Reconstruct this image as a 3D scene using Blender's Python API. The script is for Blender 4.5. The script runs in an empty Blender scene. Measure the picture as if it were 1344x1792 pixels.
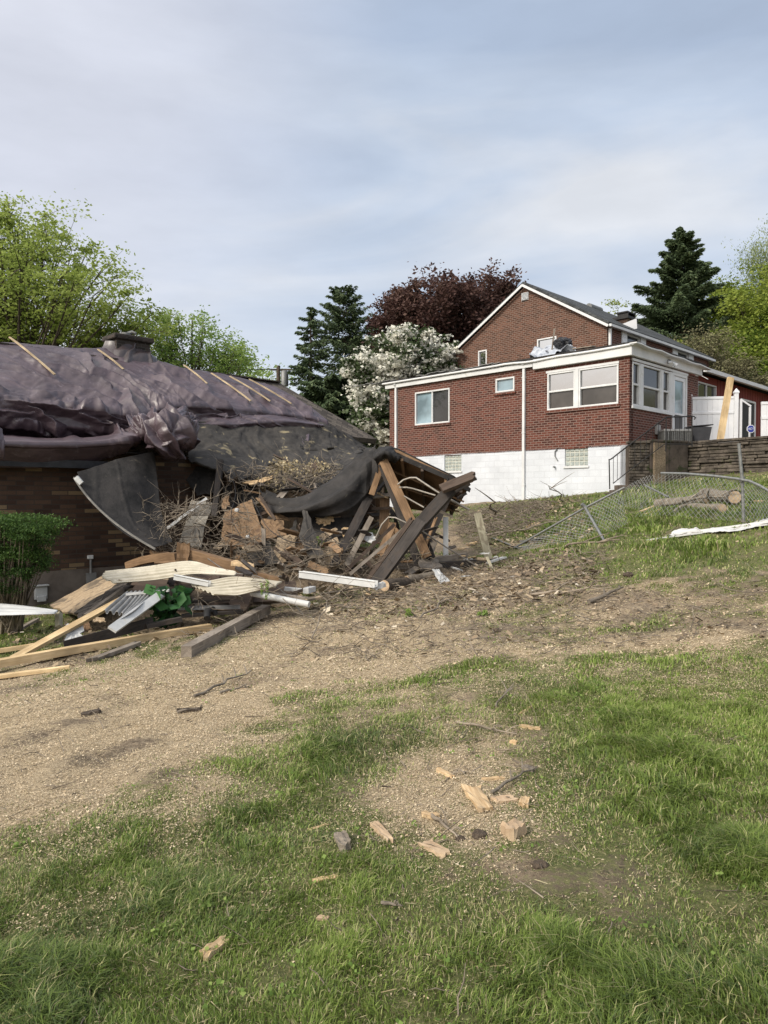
import bpy, bmesh, math, random
import numpy as np
from mathutils import Vector, Matrix, Quaternion

random.seed(7)
RNG = np.random.default_rng(11)
S = bpy.context.scene
COL = S.collection

# ------------------------------------------------------------------ camera
CAMZ, FPX, PITCH = 1.6, 1243.0, math.atan(28 / 1243)
cd = bpy.data.cameras.new('camera'); cam = bpy.data.objects.new('camera', cd); COL.objects.link(cam)
cam.location = (0, 0, CAMZ); cam.rotation_euler = (math.pi / 2 - PITCH, 0, 0)
cd.sensor_fit = 'HORIZONTAL'; cd.sensor_width = 36; cd.lens = FPX / 1344 * 36
cd.clip_start = 0.05; cd.clip_end = 2000
S.camera = cam
S.render.resolution_x, S.render.resolution_y = 768, 1024

# ------------------------------------------------------------------ sky: bright overcast with soft cloud bands
SUN_AZ, SUN_EL = math.radians(-128), math.radians(38)      # compass-style: 0 = +Y, negative = left; behind-left of the viewer
w = bpy.data.worlds.new('World'); S.world = w; w.use_nodes = True
nt = w.node_tree; N = nt.nodes; LK = nt.links
for n in list(N): N.remove(n)
out = N.new('ShaderNodeOutputWorld'); bgs = N.new('ShaderNodeBackground'); bgc = N.new('ShaderNodeBackground')
add = N.new('ShaderNodeAddShader')
sky = N.new('ShaderNodeTexSky'); sky.sky_type = 'NISHITA'; sky.sun_disc = False
sky.sun_elevation = SUN_EL; sky.sun_rotation = SUN_AZ; sky.dust_density = 3
LK.new(sky.outputs[0], bgs.inputs[0]); bgs.inputs[1].default_value = 0.02
tc = N.new('ShaderNodeTexCoord')
mp = N.new('ShaderNodeMapping'); mp.inputs['Scale'].default_value = (1.0, 1.3, 3.2); mp.inputs['Rotation'].default_value = (0.35, 0.5, 0.3)
LK.new(tc.outputs['Generated'], mp.inputs[0])
nz = N.new('ShaderNodeTexNoise'); nz.inputs['Scale'].default_value = 1.5; nz.inputs['Detail'].default_value = 7; nz.inputs['Roughness'].default_value = 0.48
nz.inputs['Distortion'].default_value = 0.5
LK.new(mp.outputs[0], nz.inputs[0])
rp = N.new('ShaderNodeValToRGB')
e = rp.color_ramp.elements
e[0].position = 0.38; e[0].color = (0.40, 0.475, 0.60, 1)
e[1].position = 0.64; e[1].color = (0.72, 0.735, 0.765, 1)
m_ = e.new(0.50); m_.color = (0.50, 0.57, 0.68, 1)
LK.new(nz.outputs[0], rp.inputs[0])
# brighter towards the horizon, brighter and warmer where the sun sits behind the cloud
sx = N.new('ShaderNodeSeparateXYZ'); LK.new(tc.outputs['Generated'], sx.inputs[0])
hz = N.new('ShaderNodeMapRange'); hz.inputs[1].default_value = 0.02; hz.inputs[2].default_value = 0.30; hz.inputs[3].default_value = 1; hz.inputs[4].default_value = 0
LK.new(sx.outputs['Z'], hz.inputs[0])
mx = N.new('ShaderNodeMix'); mx.data_type = 'RGBA'; LK.new(rp.outputs[0], mx.inputs['A']); mx.inputs['B'].default_value = (0.80, 0.84, 0.90, 1)
hm = N.new('ShaderNodeMath'); hm.operation = 'MULTIPLY'; LK.new(hz.outputs[0], hm.inputs[0]); hm.inputs[1].default_value = 0.75
LK.new(hm.outputs[0], mx.inputs['Factor'])
vd = N.new('ShaderNodeVectorMath'); vd.operation = 'DOT_PRODUCT'; LK.new(tc.outputs['Generated'], vd.inputs[0])
vd.inputs[1].default_value = (math.sin(SUN_AZ) * math.cos(SUN_EL), math.cos(SUN_AZ) * math.cos(SUN_EL), math.sin(SUN_EL))
gl = N.new('ShaderNodeMapRange'); gl.interpolation_type = 'SMOOTHSTEP'
gl.inputs[1].default_value = 0.1; gl.inputs[2].default_value = 1.0; gl.inputs[3].default_value = 0; gl.inputs[4].default_value = 1
LK.new(vd.outputs['Value'], gl.inputs[0])
mx2 = N.new('ShaderNodeMix'); mx2.data_type = 'RGBA'; mx2.blend_type = 'ADD'; LK.new(mx.outputs['Result'], mx2.inputs['A']); mx2.inputs['B'].default_value = (1.1, 1.0, 0.86, 1)
LK.new(gl.outputs[0], mx2.inputs['Factor'])
lf_ = N.new('ShaderNodeVectorMath'); lf_.operation = 'DOT_PRODUCT'; LK.new(tc.outputs['Generated'], lf_.inputs[0]); lf_.inputs[1].default_value = (-0.50, 0.72, 0.48)
lr_ = N.new('ShaderNodeMapRange'); lr_.interpolation_type = 'SMOOTHSTEP'; LK.new(lf_.outputs['Value'], lr_.inputs[0]); lr_.inputs[1].default_value = .84; lr_.inputs[2].default_value = 1.0; lr_.inputs[3].default_value = 0; lr_.inputs[4].default_value = .6
nz2 = N.new('ShaderNodeTexNoise'); nz2.inputs['Scale'].default_value = 5; nz2.inputs['Detail'].default_value = 6; nz2.inputs['Roughness'].default_value = .55; LK.new(mp.outputs[0], nz2.inputs[0])
nm2 = N.new('ShaderNodeMapRange'); LK.new(nz2.outputs[0], nm2.inputs[0]); nm2.inputs[1].default_value = .3; nm2.inputs[2].default_value = .7; nm2.inputs[3].default_value = .94; nm2.inputs[4].default_value = 1.07
mxl = N.new('ShaderNodeMix'); mxl.data_type = 'RGBA'; LK.new(mx2.outputs['Result'], mxl.inputs['A']); mxl.inputs['B'].default_value = (.80, .78, .82, 1); LK.new(lr_.outputs[0], mxl.inputs['Factor'])
mxm = N.new('ShaderNodeMix'); mxm.data_type = 'RGBA'; mxm.blend_type = 'MULTIPLY'; mxm.inputs['Factor'].default_value = 1; LK.new(mxl.outputs['Result'], mxm.inputs['A']); LK.new(nm2.outputs[0], mxm.inputs['B']); mx2 = mxm
# warm band low on the horizon behind-left
wv = N.new('ShaderNodeVectorMath'); wv.operation = 'DOT_PRODUCT'; LK.new(tc.outputs['Generated'], wv.inputs[0]); wv.inputs[1].default_value = (-0.85, -0.52, 0)
wr = N.new('ShaderNodeMapRange'); wr.inputs[1].default_value = 0.3; wr.inputs[2].default_value = 0.9; LK.new(wv.outputs['Value'], wr.inputs[0])
hz2 = N.new('ShaderNodeMapRange'); hz2.inputs[1].default_value = 0.09; hz2.inputs[2].default_value = 0.22; hz2.inputs[3].default_value = 1; hz2.inputs[4].default_value = 0
LK.new(sx.outputs['Z'], hz2.inputs[0])
mu = N.new('ShaderNodeMath'); mu.operation = 'MULTIPLY'; LK.new(wr.outputs[0], mu.inputs[0]); LK.new(hz2.outputs[0], mu.inputs[1])
mx3 = N.new('ShaderNodeMix'); mx3.data_type = 'RGBA'; LK.new(mx2.outputs['Result'], mx3.inputs['A']); mx3.inputs['B'].default_value = (0.86, 0.70, 0.57, 1)
LK.new(mu.outputs[0], mx3.inputs['Factor'])
LK.new(mx3.outputs['Result'], bgc.inputs[0]); bgc.inputs[1].default_value = 0.77
LK.new(bgs.outputs[0], add.inputs[0]); LK.new(bgc.outputs[0], add.inputs[1]); LK.new(add.outputs[0], out.inputs[0])

sd = bpy.data.lights.new('sun', 'SUN'); so = bpy.data.objects.new('sun', sd); COL.objects.link(so)
sd.energy = 2.7; sd.angle = math.radians(13); sd.color = (1.0, 0.92, 0.79)
sv = Vector(vd.inputs[1].default_value)
so.rotation_euler = (-sv).to_track_quat('-Z', 'Y').to_euler()
S.view_settings.view_transform = 'Standard'; S.view_settings.look = 'None'; S.view_settings.gamma = 1
S.view_settings.use_curve_mapping = False; S.view_settings.exposure = 0.38
S.render.engine = 'CYCLES'

# ------------------------------------------------------------------ pixel -> world helpers (surveying the photograph)
cp, sp_ = math.cos(PITCH), math.sin(PITCH)
def ray(x, y):
    a, b = (x - 672) / FPX, (896 - y) / FPX
    return Vector((a, cp + b * sp_, -sp_ + b * cp))
def P(x, y, D):
    d = ray(x, y); return Vector((0, 0, CAMZ)) + d * (D / d.y)
AH = math.radians(44.5)
Ld = Vector((-math.sin(AH), math.cos(AH), 0)); Rd = Vector((math.cos(AH), math.sin(AH), 0))
HC = Vector((7.23, 21.0, 0))                  # near corner of the red house

# ------------------------------------------------------------------ terrain heights
CTRL = np.array([
 (0,2,0),(-2,3,-.06),(2,3,.10),(0,6,0),(-4,6,-.28),(-4,9.5,-.34),(-6.5,12,-.42),(-9,11,-.5),(0,9,0),(0,11,.0),(0,13,.05),(-4,13,-.2),
 (3,8,.32),(5.6,11,1.12),(8,11,1.55),(4.3,11.5,.86),(2.2,14,.28),(3.1,14,.62),(7.0,20.6,1.75),(9.5,19.6,2.15),(11.5,18.5,2.35),(3.6,24.5,1.36),(.3,28,1.15),
 (5,17,1.15),(7.5,15,1.6),(-3,18,.2),(-7,18,-.2),(-4,26,.5),(0,22,.75),(-25,18,-.8),(-20,35,0.),(-40,60,.5),(0,60,2.5),(20,40,4.5),(40,50,9),(60,80,16),(20,80,6),(25,20,4.5),(15,10,2.6),
 (5,6,.55),(4,2,.25),(-3,0,-.2),(3,-4,.1),(-20,0,-1.2),(-20,-30,-1.5),(20,-30,1.5),(30,0,3.5),(0,120,4),(-100,150,3),(100,150,18),(-100,-60,-2),(100,-60,4)], float)
def _tps(r2): return 0.5 * r2 * np.log(r2 + 1e-9)
_n = len(CTRL); _A = np.zeros((_n + 3, _n + 3)); _x = CTRL[:, 0]; _y = CTRL[:, 1]
_A[:_n, :_n] = _tps((_x[:, None] - _x) ** 2 + (_y[:, None] - _y) ** 2) + np.eye(_n) * 0.6
_A[:_n, _n] = 1; _A[:_n, _n + 1] = _x; _A[:_n, _n + 2] = _y; _A[_n, :_n] = 1; _A[_n + 1, :_n] = _x; _A[_n + 2, :_n] = _y
_w = np.linalg.solve(_A, np.concatenate([CTRL[:, 2], [0, 0, 0]]))
def h0(X, Y):
    X = np.asarray(X, float); Y = np.asarray(Y, float)
    r = _w[_n] + _w[_n + 1] * X + _w[_n + 2] * Y
    for i in range(_n): r = r + _w[i] * _tps((X - _x[i]) ** 2 + (Y - _y[i]) ** 2)
    return r
def _hash(ix, iy, s):
    v = np.sin(ix * 127.1 + iy * 311.7 + s * 74.7) * 43758.5453
    return v - np.floor(v)
def vn(x, y, s=0):
    ix, iy = np.floor(x), np.floor(y); fx, fy = x - ix, y - iy
    fx = fx * fx * (3 - 2 * fx); fy = fy * fy * (3 - 2 * fy)
    a = _hash(ix, iy, s) * (1 - fx) + _hash(ix + 1, iy, s) * fx
    b = _hash(ix, iy + 1, s) * (1 - fx) + _hash(ix + 1, iy + 1, s) * fx
    return a * (1 - fy) + b * fy
def fbm(x, y, s=0, o=4, rough=.5):
    t = 0; a = 1; n = 0
    for i in range(o):
        t = t + a * vn(x * 2 ** i + 17.3 * i, y * 2 ** i - 9.1 * i, s + i); n += a; a *= rough
    return t / n
def H(X, Y):
    X = np.asarray(X, float); Y = np.asarray(Y, float)
    return h0(X, Y) + (fbm(X * .8, Y * .8, 3, 3) - .5) * .10 + (fbm(X * 4, Y * 4, 9, 4, .6) - .5) * .05
def facet(x, y, s):
    """piecewise flat noise on a triangular lattice: creased sheet plastic"""
    k = (x + y) * .366; i, j = np.floor(x + k), np.floor(y + k); a = x + k - i; b_ = y + k - j; u_ = a > b_
    h00 = _hash(i, j, s); h11 = _hash(i + 1, j + 1, s); h10 = _hash(i + 1, j, s); h01 = _hash(i, j + 1, s)
    return np.where(u_, h00 * (1 - a) + h10 * (a - b_) + h11 * b_, h00 * (1 - b_) + h01 * (b_ - a) + h11 * a)
def crumple(U, V, k, seed, rot, asp=2.4, warp=.5):
    """flat facets with sharp creases, stretched along one direction; second value: thin raised folds"""
    u = U * math.cos(rot) + V * math.sin(rot); v = -U * math.sin(rot) + V * math.cos(rot)
    u = u + (fbm(U * .6, V * .6, seed, 2) - .5) * warp * 2; v = v + (fbm(U * .6, V * .6, seed + 3, 2) - .5) * warp * 2
    f = facet(u * k / asp, v * k, seed) + .45 * facet(u * k * 2.1 / asp + 3, v * k * 1.8, seed + 7)
    g_ = facet(u * k * .6 / asp / 2, v * k * .9, seed + 11); e = np.clip(1 - np.abs(g_ - .5) * 11, 0, 1)
    return (f - .72), e
def hz_(x, y): return float(H(x, y))
def worley(x, y, s=0):
    ix, iy = np.floor(x), np.floor(y); d1 = np.full(np.shape(x), 9.0); d2 = np.full(np.shape(x), 9.0)
    for a in (-1, 0, 1):
        for c in (-1, 0, 1):
            jx, jy = ix + a, iy + c; d = np.hypot(jx + _hash(jx, jy, s) - x, jy + _hash(jx, jy, s + 5) - y); d2 = np.minimum(d2, np.maximum(d, d1)); d1 = np.minimum(d1, d)
    return d1, d2
_DS = np.concatenate([np.arange(1.2, 8, .02), np.arange(8, 60, .1)])
def G(x, y, dz=0.0):
    d = ray(x, y); X = d.x / d.y * _DS; Z = CAMZ + d.z / d.y * _DS
    g = Z - H(X, _DS); k = np.argmax(g < 0)
    if not (g < 0).any(): k = len(_DS) - 1
    D = _DS[k]
    if k > 0: D = _DS[k - 1] + (_DS[k] - _DS[k - 1]) * g[k - 1] / (g[k - 1] - g[k] + 1e-9)
    X = d.x / d.y * D
    return Vector((X, D, hz_(X, D) + dz))

# ------------------------------------------------------------------ tagging and object helpers
def tag(o, label=None, cat=None, group=None, kind=None):
    if label: o['label'] = label
    if cat: o['category'] = cat
    if group: o['group'] = group
    if kind: o['kind'] = kind
    return o
def thing(name, loc, label, cat, group=None):
    o = bpy.data.objects.new(name, None); COL.objects.link(o); o.location = loc
    o.empty_display_size = .2
    return tag(o, label, cat, group)
def put(o, parent):
    """parent o (already given its world matrix) under an unrotated Empty or part"""
    if parent is not None:
        base = Vector((0, 0, 0)); p = parent
        M = Matrix.Identity(4)
        while p is not None:
            M = p.matrix_basis @ M; p = p.parent
        o.matrix_basis = M.inverted() @ o.matrix_basis
        o.parent = parent
    return o

def cube_uv(me):
    nP = len(me.polygons)
    if nP == 0: return
    uv = me.uv_layers.new(name='UVMap')
    co = np.empty(len(me.vertices) * 3); me.vertices.foreach_get('co', co); co = co.reshape(-1, 3)
    li = np.empty(len(me.loops), int); me.loops.foreach_get('vertex_index', li)
    nrm = np.empty(nP * 3); me.polygons.foreach_get('normal', nrm); nrm = nrm.reshape(-1, 3)
    tot = np.empty(nP, int); me.polygons.foreach_get('loop_total', tot)
    ln = np.repeat(nrm, tot, 0); p = co[li]
    hor = np.stack([-ln[:, 1], ln[:, 0]], 1); l = np.linalg.norm(hor, axis=1); hor[l > 1e-6] /= l[l > 1e-6, None]
    flat = np.abs(ln[:, 2]) > .75
    u = np.where(flat, p[:, 0], p[:, 0] * hor[:, 0] + p[:, 1] * hor[:, 1]); v = np.where(flat, p[:, 1], p[:, 2])
    uv.data.foreach_set('uv', np.stack([u, v], 1).ravel().astype(np.float32))

class MB:
    def __init__(s): s.v = []; s.f = []; s.sm = []
    def add(s, V, F, smooth=False):
        o = len(s.v); s.v += [tuple(v) for v in V]; s.f += [tuple(i + o for i in f) for f in F]; s.sm += [smooth] * len(F)
    def box(s, O, a, b, c):
        """corner O and three edge vectors"""
        O, a, b, c = map(Vector, (O, a, b, c))
        V = [O, O + a, O + a + b, O + b, O + c, O + a + c, O + a + b + c, O + b + c]
        F = [(0, 3, 2, 1), (4, 5, 6, 7), (0, 1, 5, 4), (1, 2, 6, 5), (2, 3, 7, 6), (3, 0, 4, 7)]
        if a.cross(b).dot(c) < 0: F = [f[::-1] for f in F]
        s.add(V, F)
    def beam(s, p0, p1, w, t, up=(0, 0, 1)):
        p0, p1 = Vector(p0), Vector(p1); d = (p1 - p0); x = d.normalized(); up = Vector(up)
        y = up.cross(x)
        if y.length < 1e-4: y = Vector((1, 0, 0)).cross(x)
        y.normalize(); z = x.cross(y)
        s.box(p0 - y * w / 2 - z * t / 2, d, y * w, z * t)
    def tube(s, pts, r, n=8, caps=True, smooth=True):
        pts = [Vector(p) for p in pts]
        if not hasattr(r, '__len__'): r = [r] * len(pts)
        V = []; F = []; ref = None
        for i, p in enumerate(pts):
            d = (pts[min(i + 1, len(pts) - 1)] - pts[max(i - 1, 0)]).normalized()
            if ref is None: ref = Vector((0, 0, 1)) if abs(d.z) < .9 else Vector((1, 0, 0))
            y = ref.cross(d)
            if y.length < 1e-4: y = Vector((1, 0, 0)).cross(d)
            y.normalize(); z = d.cross(y); ref = z
            for k in range(n):
                a = 2 * math.pi * k / n; V.append(p + (y * math.cos(a) + z * math.sin(a)) * r[i])
        for i in range(len(pts) - 1):
            for k in range(n):
                F.append((i * n + k, i * n + (k + 1) % n, (i + 1) * n + (k + 1) % n, (i + 1) * n + k))
        s.add(V, F, smooth)
        if caps:
            s.add(V[:n], [tuple(range(n))[::-1]]); s.add(V[-n:], [tuple(range(n))])
    def build(s, name, mat, parent=None, bevel=0):
        me = bpy.data.meshes.new(name)
        V = np.array(s.v, float)
        base = Vector((0, 0, 0))
        if parent is None and len(V):
            base = Vector(((V[:, 0].min() + V[:, 0].max()) / 2, (V[:, 1].min() + V[:, 1].max()) / 2, V[:, 2].min()))
            base = Vector([round(c, 3) for c in base])
        me.from_pydata([tuple(Vector(v) - base) for v in s.v], [], s.f)
        me.polygons.foreach_set('use_smooth', s.sm)
        cube_uv(me)
        mats = mat if isinstance(mat, (list, tuple)) else [mat]
        for m in mats: me.materials.append(m)
        o = bpy.data.objects.new(name, me); COL.objects.link(o); o.location = base
        put(o, parent)
        if bevel:
            b = o.modifiers.new('bevel', 'BEVEL'); b.width = bevel; b.segments = 1; b.limit_method = 'ANGLE'
        return o

def fast_mesh(name, V, faces, mat, rnd=None, parent=None, smooth=False, attrs=None):
    """faces: list of int arrays (n,k)"""
    V = np.asarray(V, np.float32)
    me = bpy.data.meshes.new(name)
    base = Vector((0, 0, 0))
    if parent is None:
        base = Vector((float(V[:, 0].mean()), float(V[:, 1].mean()), float(V[:, 2].min())))
        V = V - np.array(base, np.float32)
    me.vertices.add(len(V)); me.vertices.foreach_set('co', V.ravel())
    loops = np.concatenate([f.ravel() for f in faces]); tot = np.concatenate([np.full(len(f), f.shape[1]) for f in faces])
    st = np.concatenate([[0], np.cumsum(tot)[:-1]])
    me.loops.add(len(loops)); me.loops.foreach_set('vertex_index', loops.astype(np.int32))
    me.polygons.add(len(tot)); me.polygons.foreach_set('loop_start', st.astype(np.int32)); me.polygons.foreach_set('loop_total', tot.astype(np.int32))
    if smooth: me.polygons.foreach_set('use_smooth', np.ones(len(tot), bool))
    me.update(calc_edges=True)
    if rnd is not None:
        a = me.attributes.new('rnd', 'FLOAT', 'FACE'); a.data.foreach_set('value', np.asarray(rnd, np.float32))
    for k, v in (attrs or {}).items():
        a = me.attributes.new(k, 'FLOAT', 'POINT'); a.data.foreach_set('value', np.asarray(v, np.float32))
    for m in (mat if isinstance(mat, (list, tuple)) else [mat]): me.materials.append(m)
    o = bpy.data.objects.new(name, me); COL.objects.link(o); o.location = base
    put(o, parent)
    return o

# ------------------------------------------------------------------ materials
def newmat(name):
    m = bpy.data.materials.new(name); m.use_nodes = True
    nt = m.node_tree; b = nt.nodes['Principled BSDF']; b.inputs['Specular IOR Level'].default_value = .3
    return m, nt.nodes, nt.links, b
def ramp(N, cols, pos=None):
    r = N.new('ShaderNodeValToRGB'); e = r.color_ramp.elements
    while len(e) < len(cols): e.new(.5)
    for i, c in enumerate(cols):
        e[i].position = pos[i] if pos else i / (len(cols) - 1); e[i].color = (*c, 1)
    return r
def mixc(N, L, a, b, f, mode='MIX'):
    m = N.new('ShaderNodeMix'); m.data_type = 'RGBA'; m.blend_type = mode
    for k, v in (('A', a), ('B', b), ('Factor', f)):
        if isinstance(v, (int, float)): m.inputs[k].default_value = v
        elif isinstance(v, tuple): m.inputs[k].default_value = (*v, 1)
        else: L.new(v, m.inputs[k])
    return m.outputs['Result']
def noise(N, L, vec, scale, detail=5, rough=.6, dist=0):
    n = N.new('ShaderNodeTexNoise'); n.inputs['Scale'].default_value = scale; n.inputs['Detail'].default_value = detail
    n.inputs['Roughness'].default_value = rough; n.inputs['Distortion'].default_value = dist
    L.new(vec, n.inputs['Vector']); return n.outputs['Fac']
def bump(N, L, b, h, strength=.3, dist=.01):
    bp = N.new('ShaderNodeBump'); bp.inputs['Strength'].default_value = strength; bp.inputs['Distance'].default_value = dist
    L.new(h, bp.inputs['Height']); L.new(bp.outputs[0], b.inputs['Normal'])
def coords(N, L, scale=(1, 1, 1), kind='Object'):
    t = N.new('ShaderNodeTexCoord'); m = N.new('ShaderNodeMapping'); m.inputs['Scale'].default_value = scale
    L.new(t.outputs[kind], m.inputs[0]); return m.outputs[0]
def plain(name, c1, c2, scale=6, rough=.7, bmp=.2, metal=0, stretch=(1, 1, 1), spots=None, spec=.3, dist=.01, ob=True):
    """two-tone mottled surface, optional third colour in scattered stains"""
    m, N, L, b = newmat(name)
    v = coords(N, L, stretch)
    n1 = noise(N, L, v, scale, 6, .65, .3)
    r = ramp(N, [c1, c2], [.34, .66]); L.new(n1, r.inputs[0]); c = r.outputs[0]
    if spots:
        col, sc, thr = spots
        n2 = noise(N, L, v, sc, 5, .6, .6); rr = ramp(N, [(0, 0, 0), (1, 1, 1)], [thr, thr + .08]); L.new(n2, rr.inputs[0])
        c = mixc(N, L, c, col, rr.outputs[0])
    if ob:   # each object of the material a little different
        oi = N.new('ShaderNodeObjectInfo'); mr = N.new('ShaderNodeMapRange'); mr.inputs[3].default_value = .86; mr.inputs[4].default_value = 1.12
        L.new(oi.outputs['Random'], mr.inputs[0]); c = mixc(N, L, c, mr.outputs[0], 1.0, 'MULTIPLY')
    L.new(c, b.inputs['Base Color']); b.inputs['Roughness'].default_value = rough; b.inputs['Metallic'].default_value = metal
    b.inputs['Specular IOR Level'].default_value = spec
    n3 = noise(N, L, v, scale * 6, 4, .6); bump(N, L, b, n3, bmp, dist)
    return m
def wood(name, dark, light, rough=.75, knots=True, scale=1.0, stain=None):
    """grain runs along local X"""
    m, N, L, b = newmat(name)
    v = coords(N, L, (.9 * scale, 14 * scale, 14 * scale)); n1 = noise(N, L, v, 3.2, 6, .6, 1.2)
    r = ramp(N, [dark, light], [.3, .7]); L.new(n1, r.inputs[0]); c = r.outputs[0]
    v2 = coords(N, L, (1, 1.4, 1.4)); n2 = noise(N, L, v2, 2.6, 3, .5)
    r2 = ramp(N, [(.68, .66, .64), (1.1, 1.1, 1.1)], [.35, .65]); L.new(n2, r2.inputs[0]); c = mixc(N, L, c, r2.outputs[0], 1.0, 'MULTIPLY')
    if stain:
        n4 = noise(N, L, v2, 5, 5, .65, .8); rr = ramp(N, [(0, 0, 0), (1, 1, 1)], [.52, .62]); L.new(n4, rr.inputs[0]); c = mixc(N, L, c, stain, rr.outputs[0])
    if knots:
        vo = N.new('ShaderNodeTexVoronoi'); vo.inputs['Scale'].default_value = 2.2; L.new(coords(N, L, (1, 3, 3)), vo.inputs['Vector'])
        rr = ramp(N, [(1, 1, 1), (0, 0, 0)], [.03, .09]); L.new(vo.outputs['Distance'], rr.inputs[0]); c = mixc(N, L, c, (dark[0] * .4, dark[1] * .35, dark[2] * .3), rr.outputs[0])
    oi = N.new('ShaderNodeObjectInfo'); mr = N.new('ShaderNodeMapRange'); mr.inputs[3].default_value = .85; mr.inputs[4].default_value = 1.1
    L.new(oi.outputs['Random'], mr.inputs[0]); c = mixc(N, L, c, mr.outputs[0], 1.0, 'MULTIPLY')
    L.new(c, b.inputs['Base Color']); b.inputs['Roughness'].default_value = rough
    bump(N, L, b, n1, .35, .004)
    return m
def brick(name, c1, c2, mortar, bw=.215, bh=.07, ms=.011, freq=2, extra=None, streak=.5, extra_at=(.72, .74)):
    m, N, L, b = newmat(name)
    v = coords(N, L, kind='UV')
    t = N.new('ShaderNodeTexBrick'); t.offset = .5; t.inputs['Scale'].default_value = 1; t.inputs['Brick Width'].default_value = bw
    t.inputs['Row Height'].default_value = bh; t.inputs['Mortar Size'].default_value = ms; t.inputs['Mortar Smooth'].default_value = .15
    t.inputs['Color1'].default_value = (0, 0, 0, 1); t.inputs['Color2'].default_value = (1, 1, 1, 1); t.inputs['Mortar'].default_value = (.5, .5, .5, 1)
    L.new(v, t.inputs['Vector'])
    cols = [c1, c2] if not extra else [c1, c2, extra]
    r = ramp(N, cols, [.1, .7] if not extra else [.1, extra_at[0], extra_at[1]]); L.new(t.outputs['Color'], r.inputs[0])
    n1 = noise(N, L, v, 1.1, 5, .6); r2 = ramp(N, [(1 - streak * .45,) * 3, (1.12,) * 3], [.3, .7]); L.new(n1, r2.inputs[0])
    n9 = noise(N, L, v, 60, 3, .6); r9 = ramp(N, [(.8,) * 3, (1.15,) * 3], [.3, .7]); L.new(n9, r9.inputs[0])
    c = mixc(N, L, r.outputs[0], r2.outputs[0], 1.0, 'MULTIPLY'); c = mixc(N, L, c, r9.outputs[0], 1.0, 'MULTIPLY')
    c = mixc(N, L, c, mortar, t.outputs['Fac'])
    L.new(c, b.inputs['Base Color']); b.inputs['Roughness'].default_value = .88
    inv = N.new('ShaderNodeMath'); inv.operation = 'SUBTRACT'; inv.inputs[0].default_value = 1; L.new(t.outputs['Fac'], inv.inputs[1])
    bump(N, L, b, inv.outputs[0], .6, .006)
    return m
def leafm(name, cols, trans=.35, rough=.6):
    m, N, L, b = newmat(name)
    a = N.new('ShaderNodeAttribute'); a.attribute_name = 'rnd'
    r = ramp(N, cols); L.new(a.outputs['Fac'], r.inputs[0]); L.new(r.outputs[0], b.inputs['Base Color']); b.inputs['Roughness'].default_value = rough
    b.inputs['Specular IOR Level'].default_value = .2
    t = N.new('ShaderNodeBsdfTranslucent'); L.new(r.outputs[0], t.inputs[0]); mx = N.new('ShaderNodeMixShader'); mx.inputs[0].default_value = trans
    L.new(b.outputs[0], mx.inputs[1]); L.new(t.outputs[0], mx.inputs[2]); L.new(mx.outputs[0], N['Material Output'].inputs[0])
    return m
def glass(name, tint=(.03, .035, .04), rough=.04):
    m, N, L, b = newmat(name)
    v = coords(N, L); n = noise(N, L, v, 1.3, 3, .5); r = ramp(N, [tint, tuple(c * 2.2 for c in tint)], [.35, .65]); L.new(n, r.inputs[0])
    L.new(r.outputs[0], b.inputs['Base Color']); b.inputs['Roughness'].default_value = rough; b.inputs['Specular IOR Level'].default_value = .8
    n2 = noise(N, L, v, 2.2, 2, .5); bump(N, L, b, n2, .08, .02)
    return m

M_pine = wood('fresh_pine', (.50, .35, .18), (.72, .56, .34))
M_tan = wood('brown_lumber', (.13, .078, .042), (.27, .17, .095))
M_grey = wood('weathered_lumber', (.13, .108, .09), (.30, .26, .215), stain=(.24, .205, .17))
M_dark = wood('dark_lumber', (.022, .019, .018), (.066, .057, .052), knots=False, stain=(.05, .04, .034))
M_darkbrown = wood('dark_brown_lumber', (.04, .028, .021), (.105, .073, .054), knots=False, stain=(.07, .05, .038))
M_split = wood('split_wood', (.40, .26, .13), (.70, .54, .34), knots=False, stain=(.36, .27, .17))
M_post = wood('pale_weathered_lumber', (.30, .28, .20), (.48, .45, .34), stain=(.24, .21, .15))
M_osb = plain('particle_board', (.17, .105, .06), (.31, .205, .12), 22, .85, .5, spots=((.14, .09, .06), 3, .56))
M_osb2 = plain('pale_board', (.27, .20, .13), (.44, .34, .23), 16, .85, .4, spots=((.15, .12, .09), 2.4, .54))
M_felt = plain('roofing_felt', (.012, .0115, .0115), (.034, .031, .030), 3.5, .78, .45, spots=((.085, .075, .06), 7, .66), dist=.02)
M_felt2 = plain('torn_roofing_felt', (.024, .022, .021), (.066, .060, .054), 3, .85, .5, spots=((.27, .225, .14), 2.4, .60), dist=.02)
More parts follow.
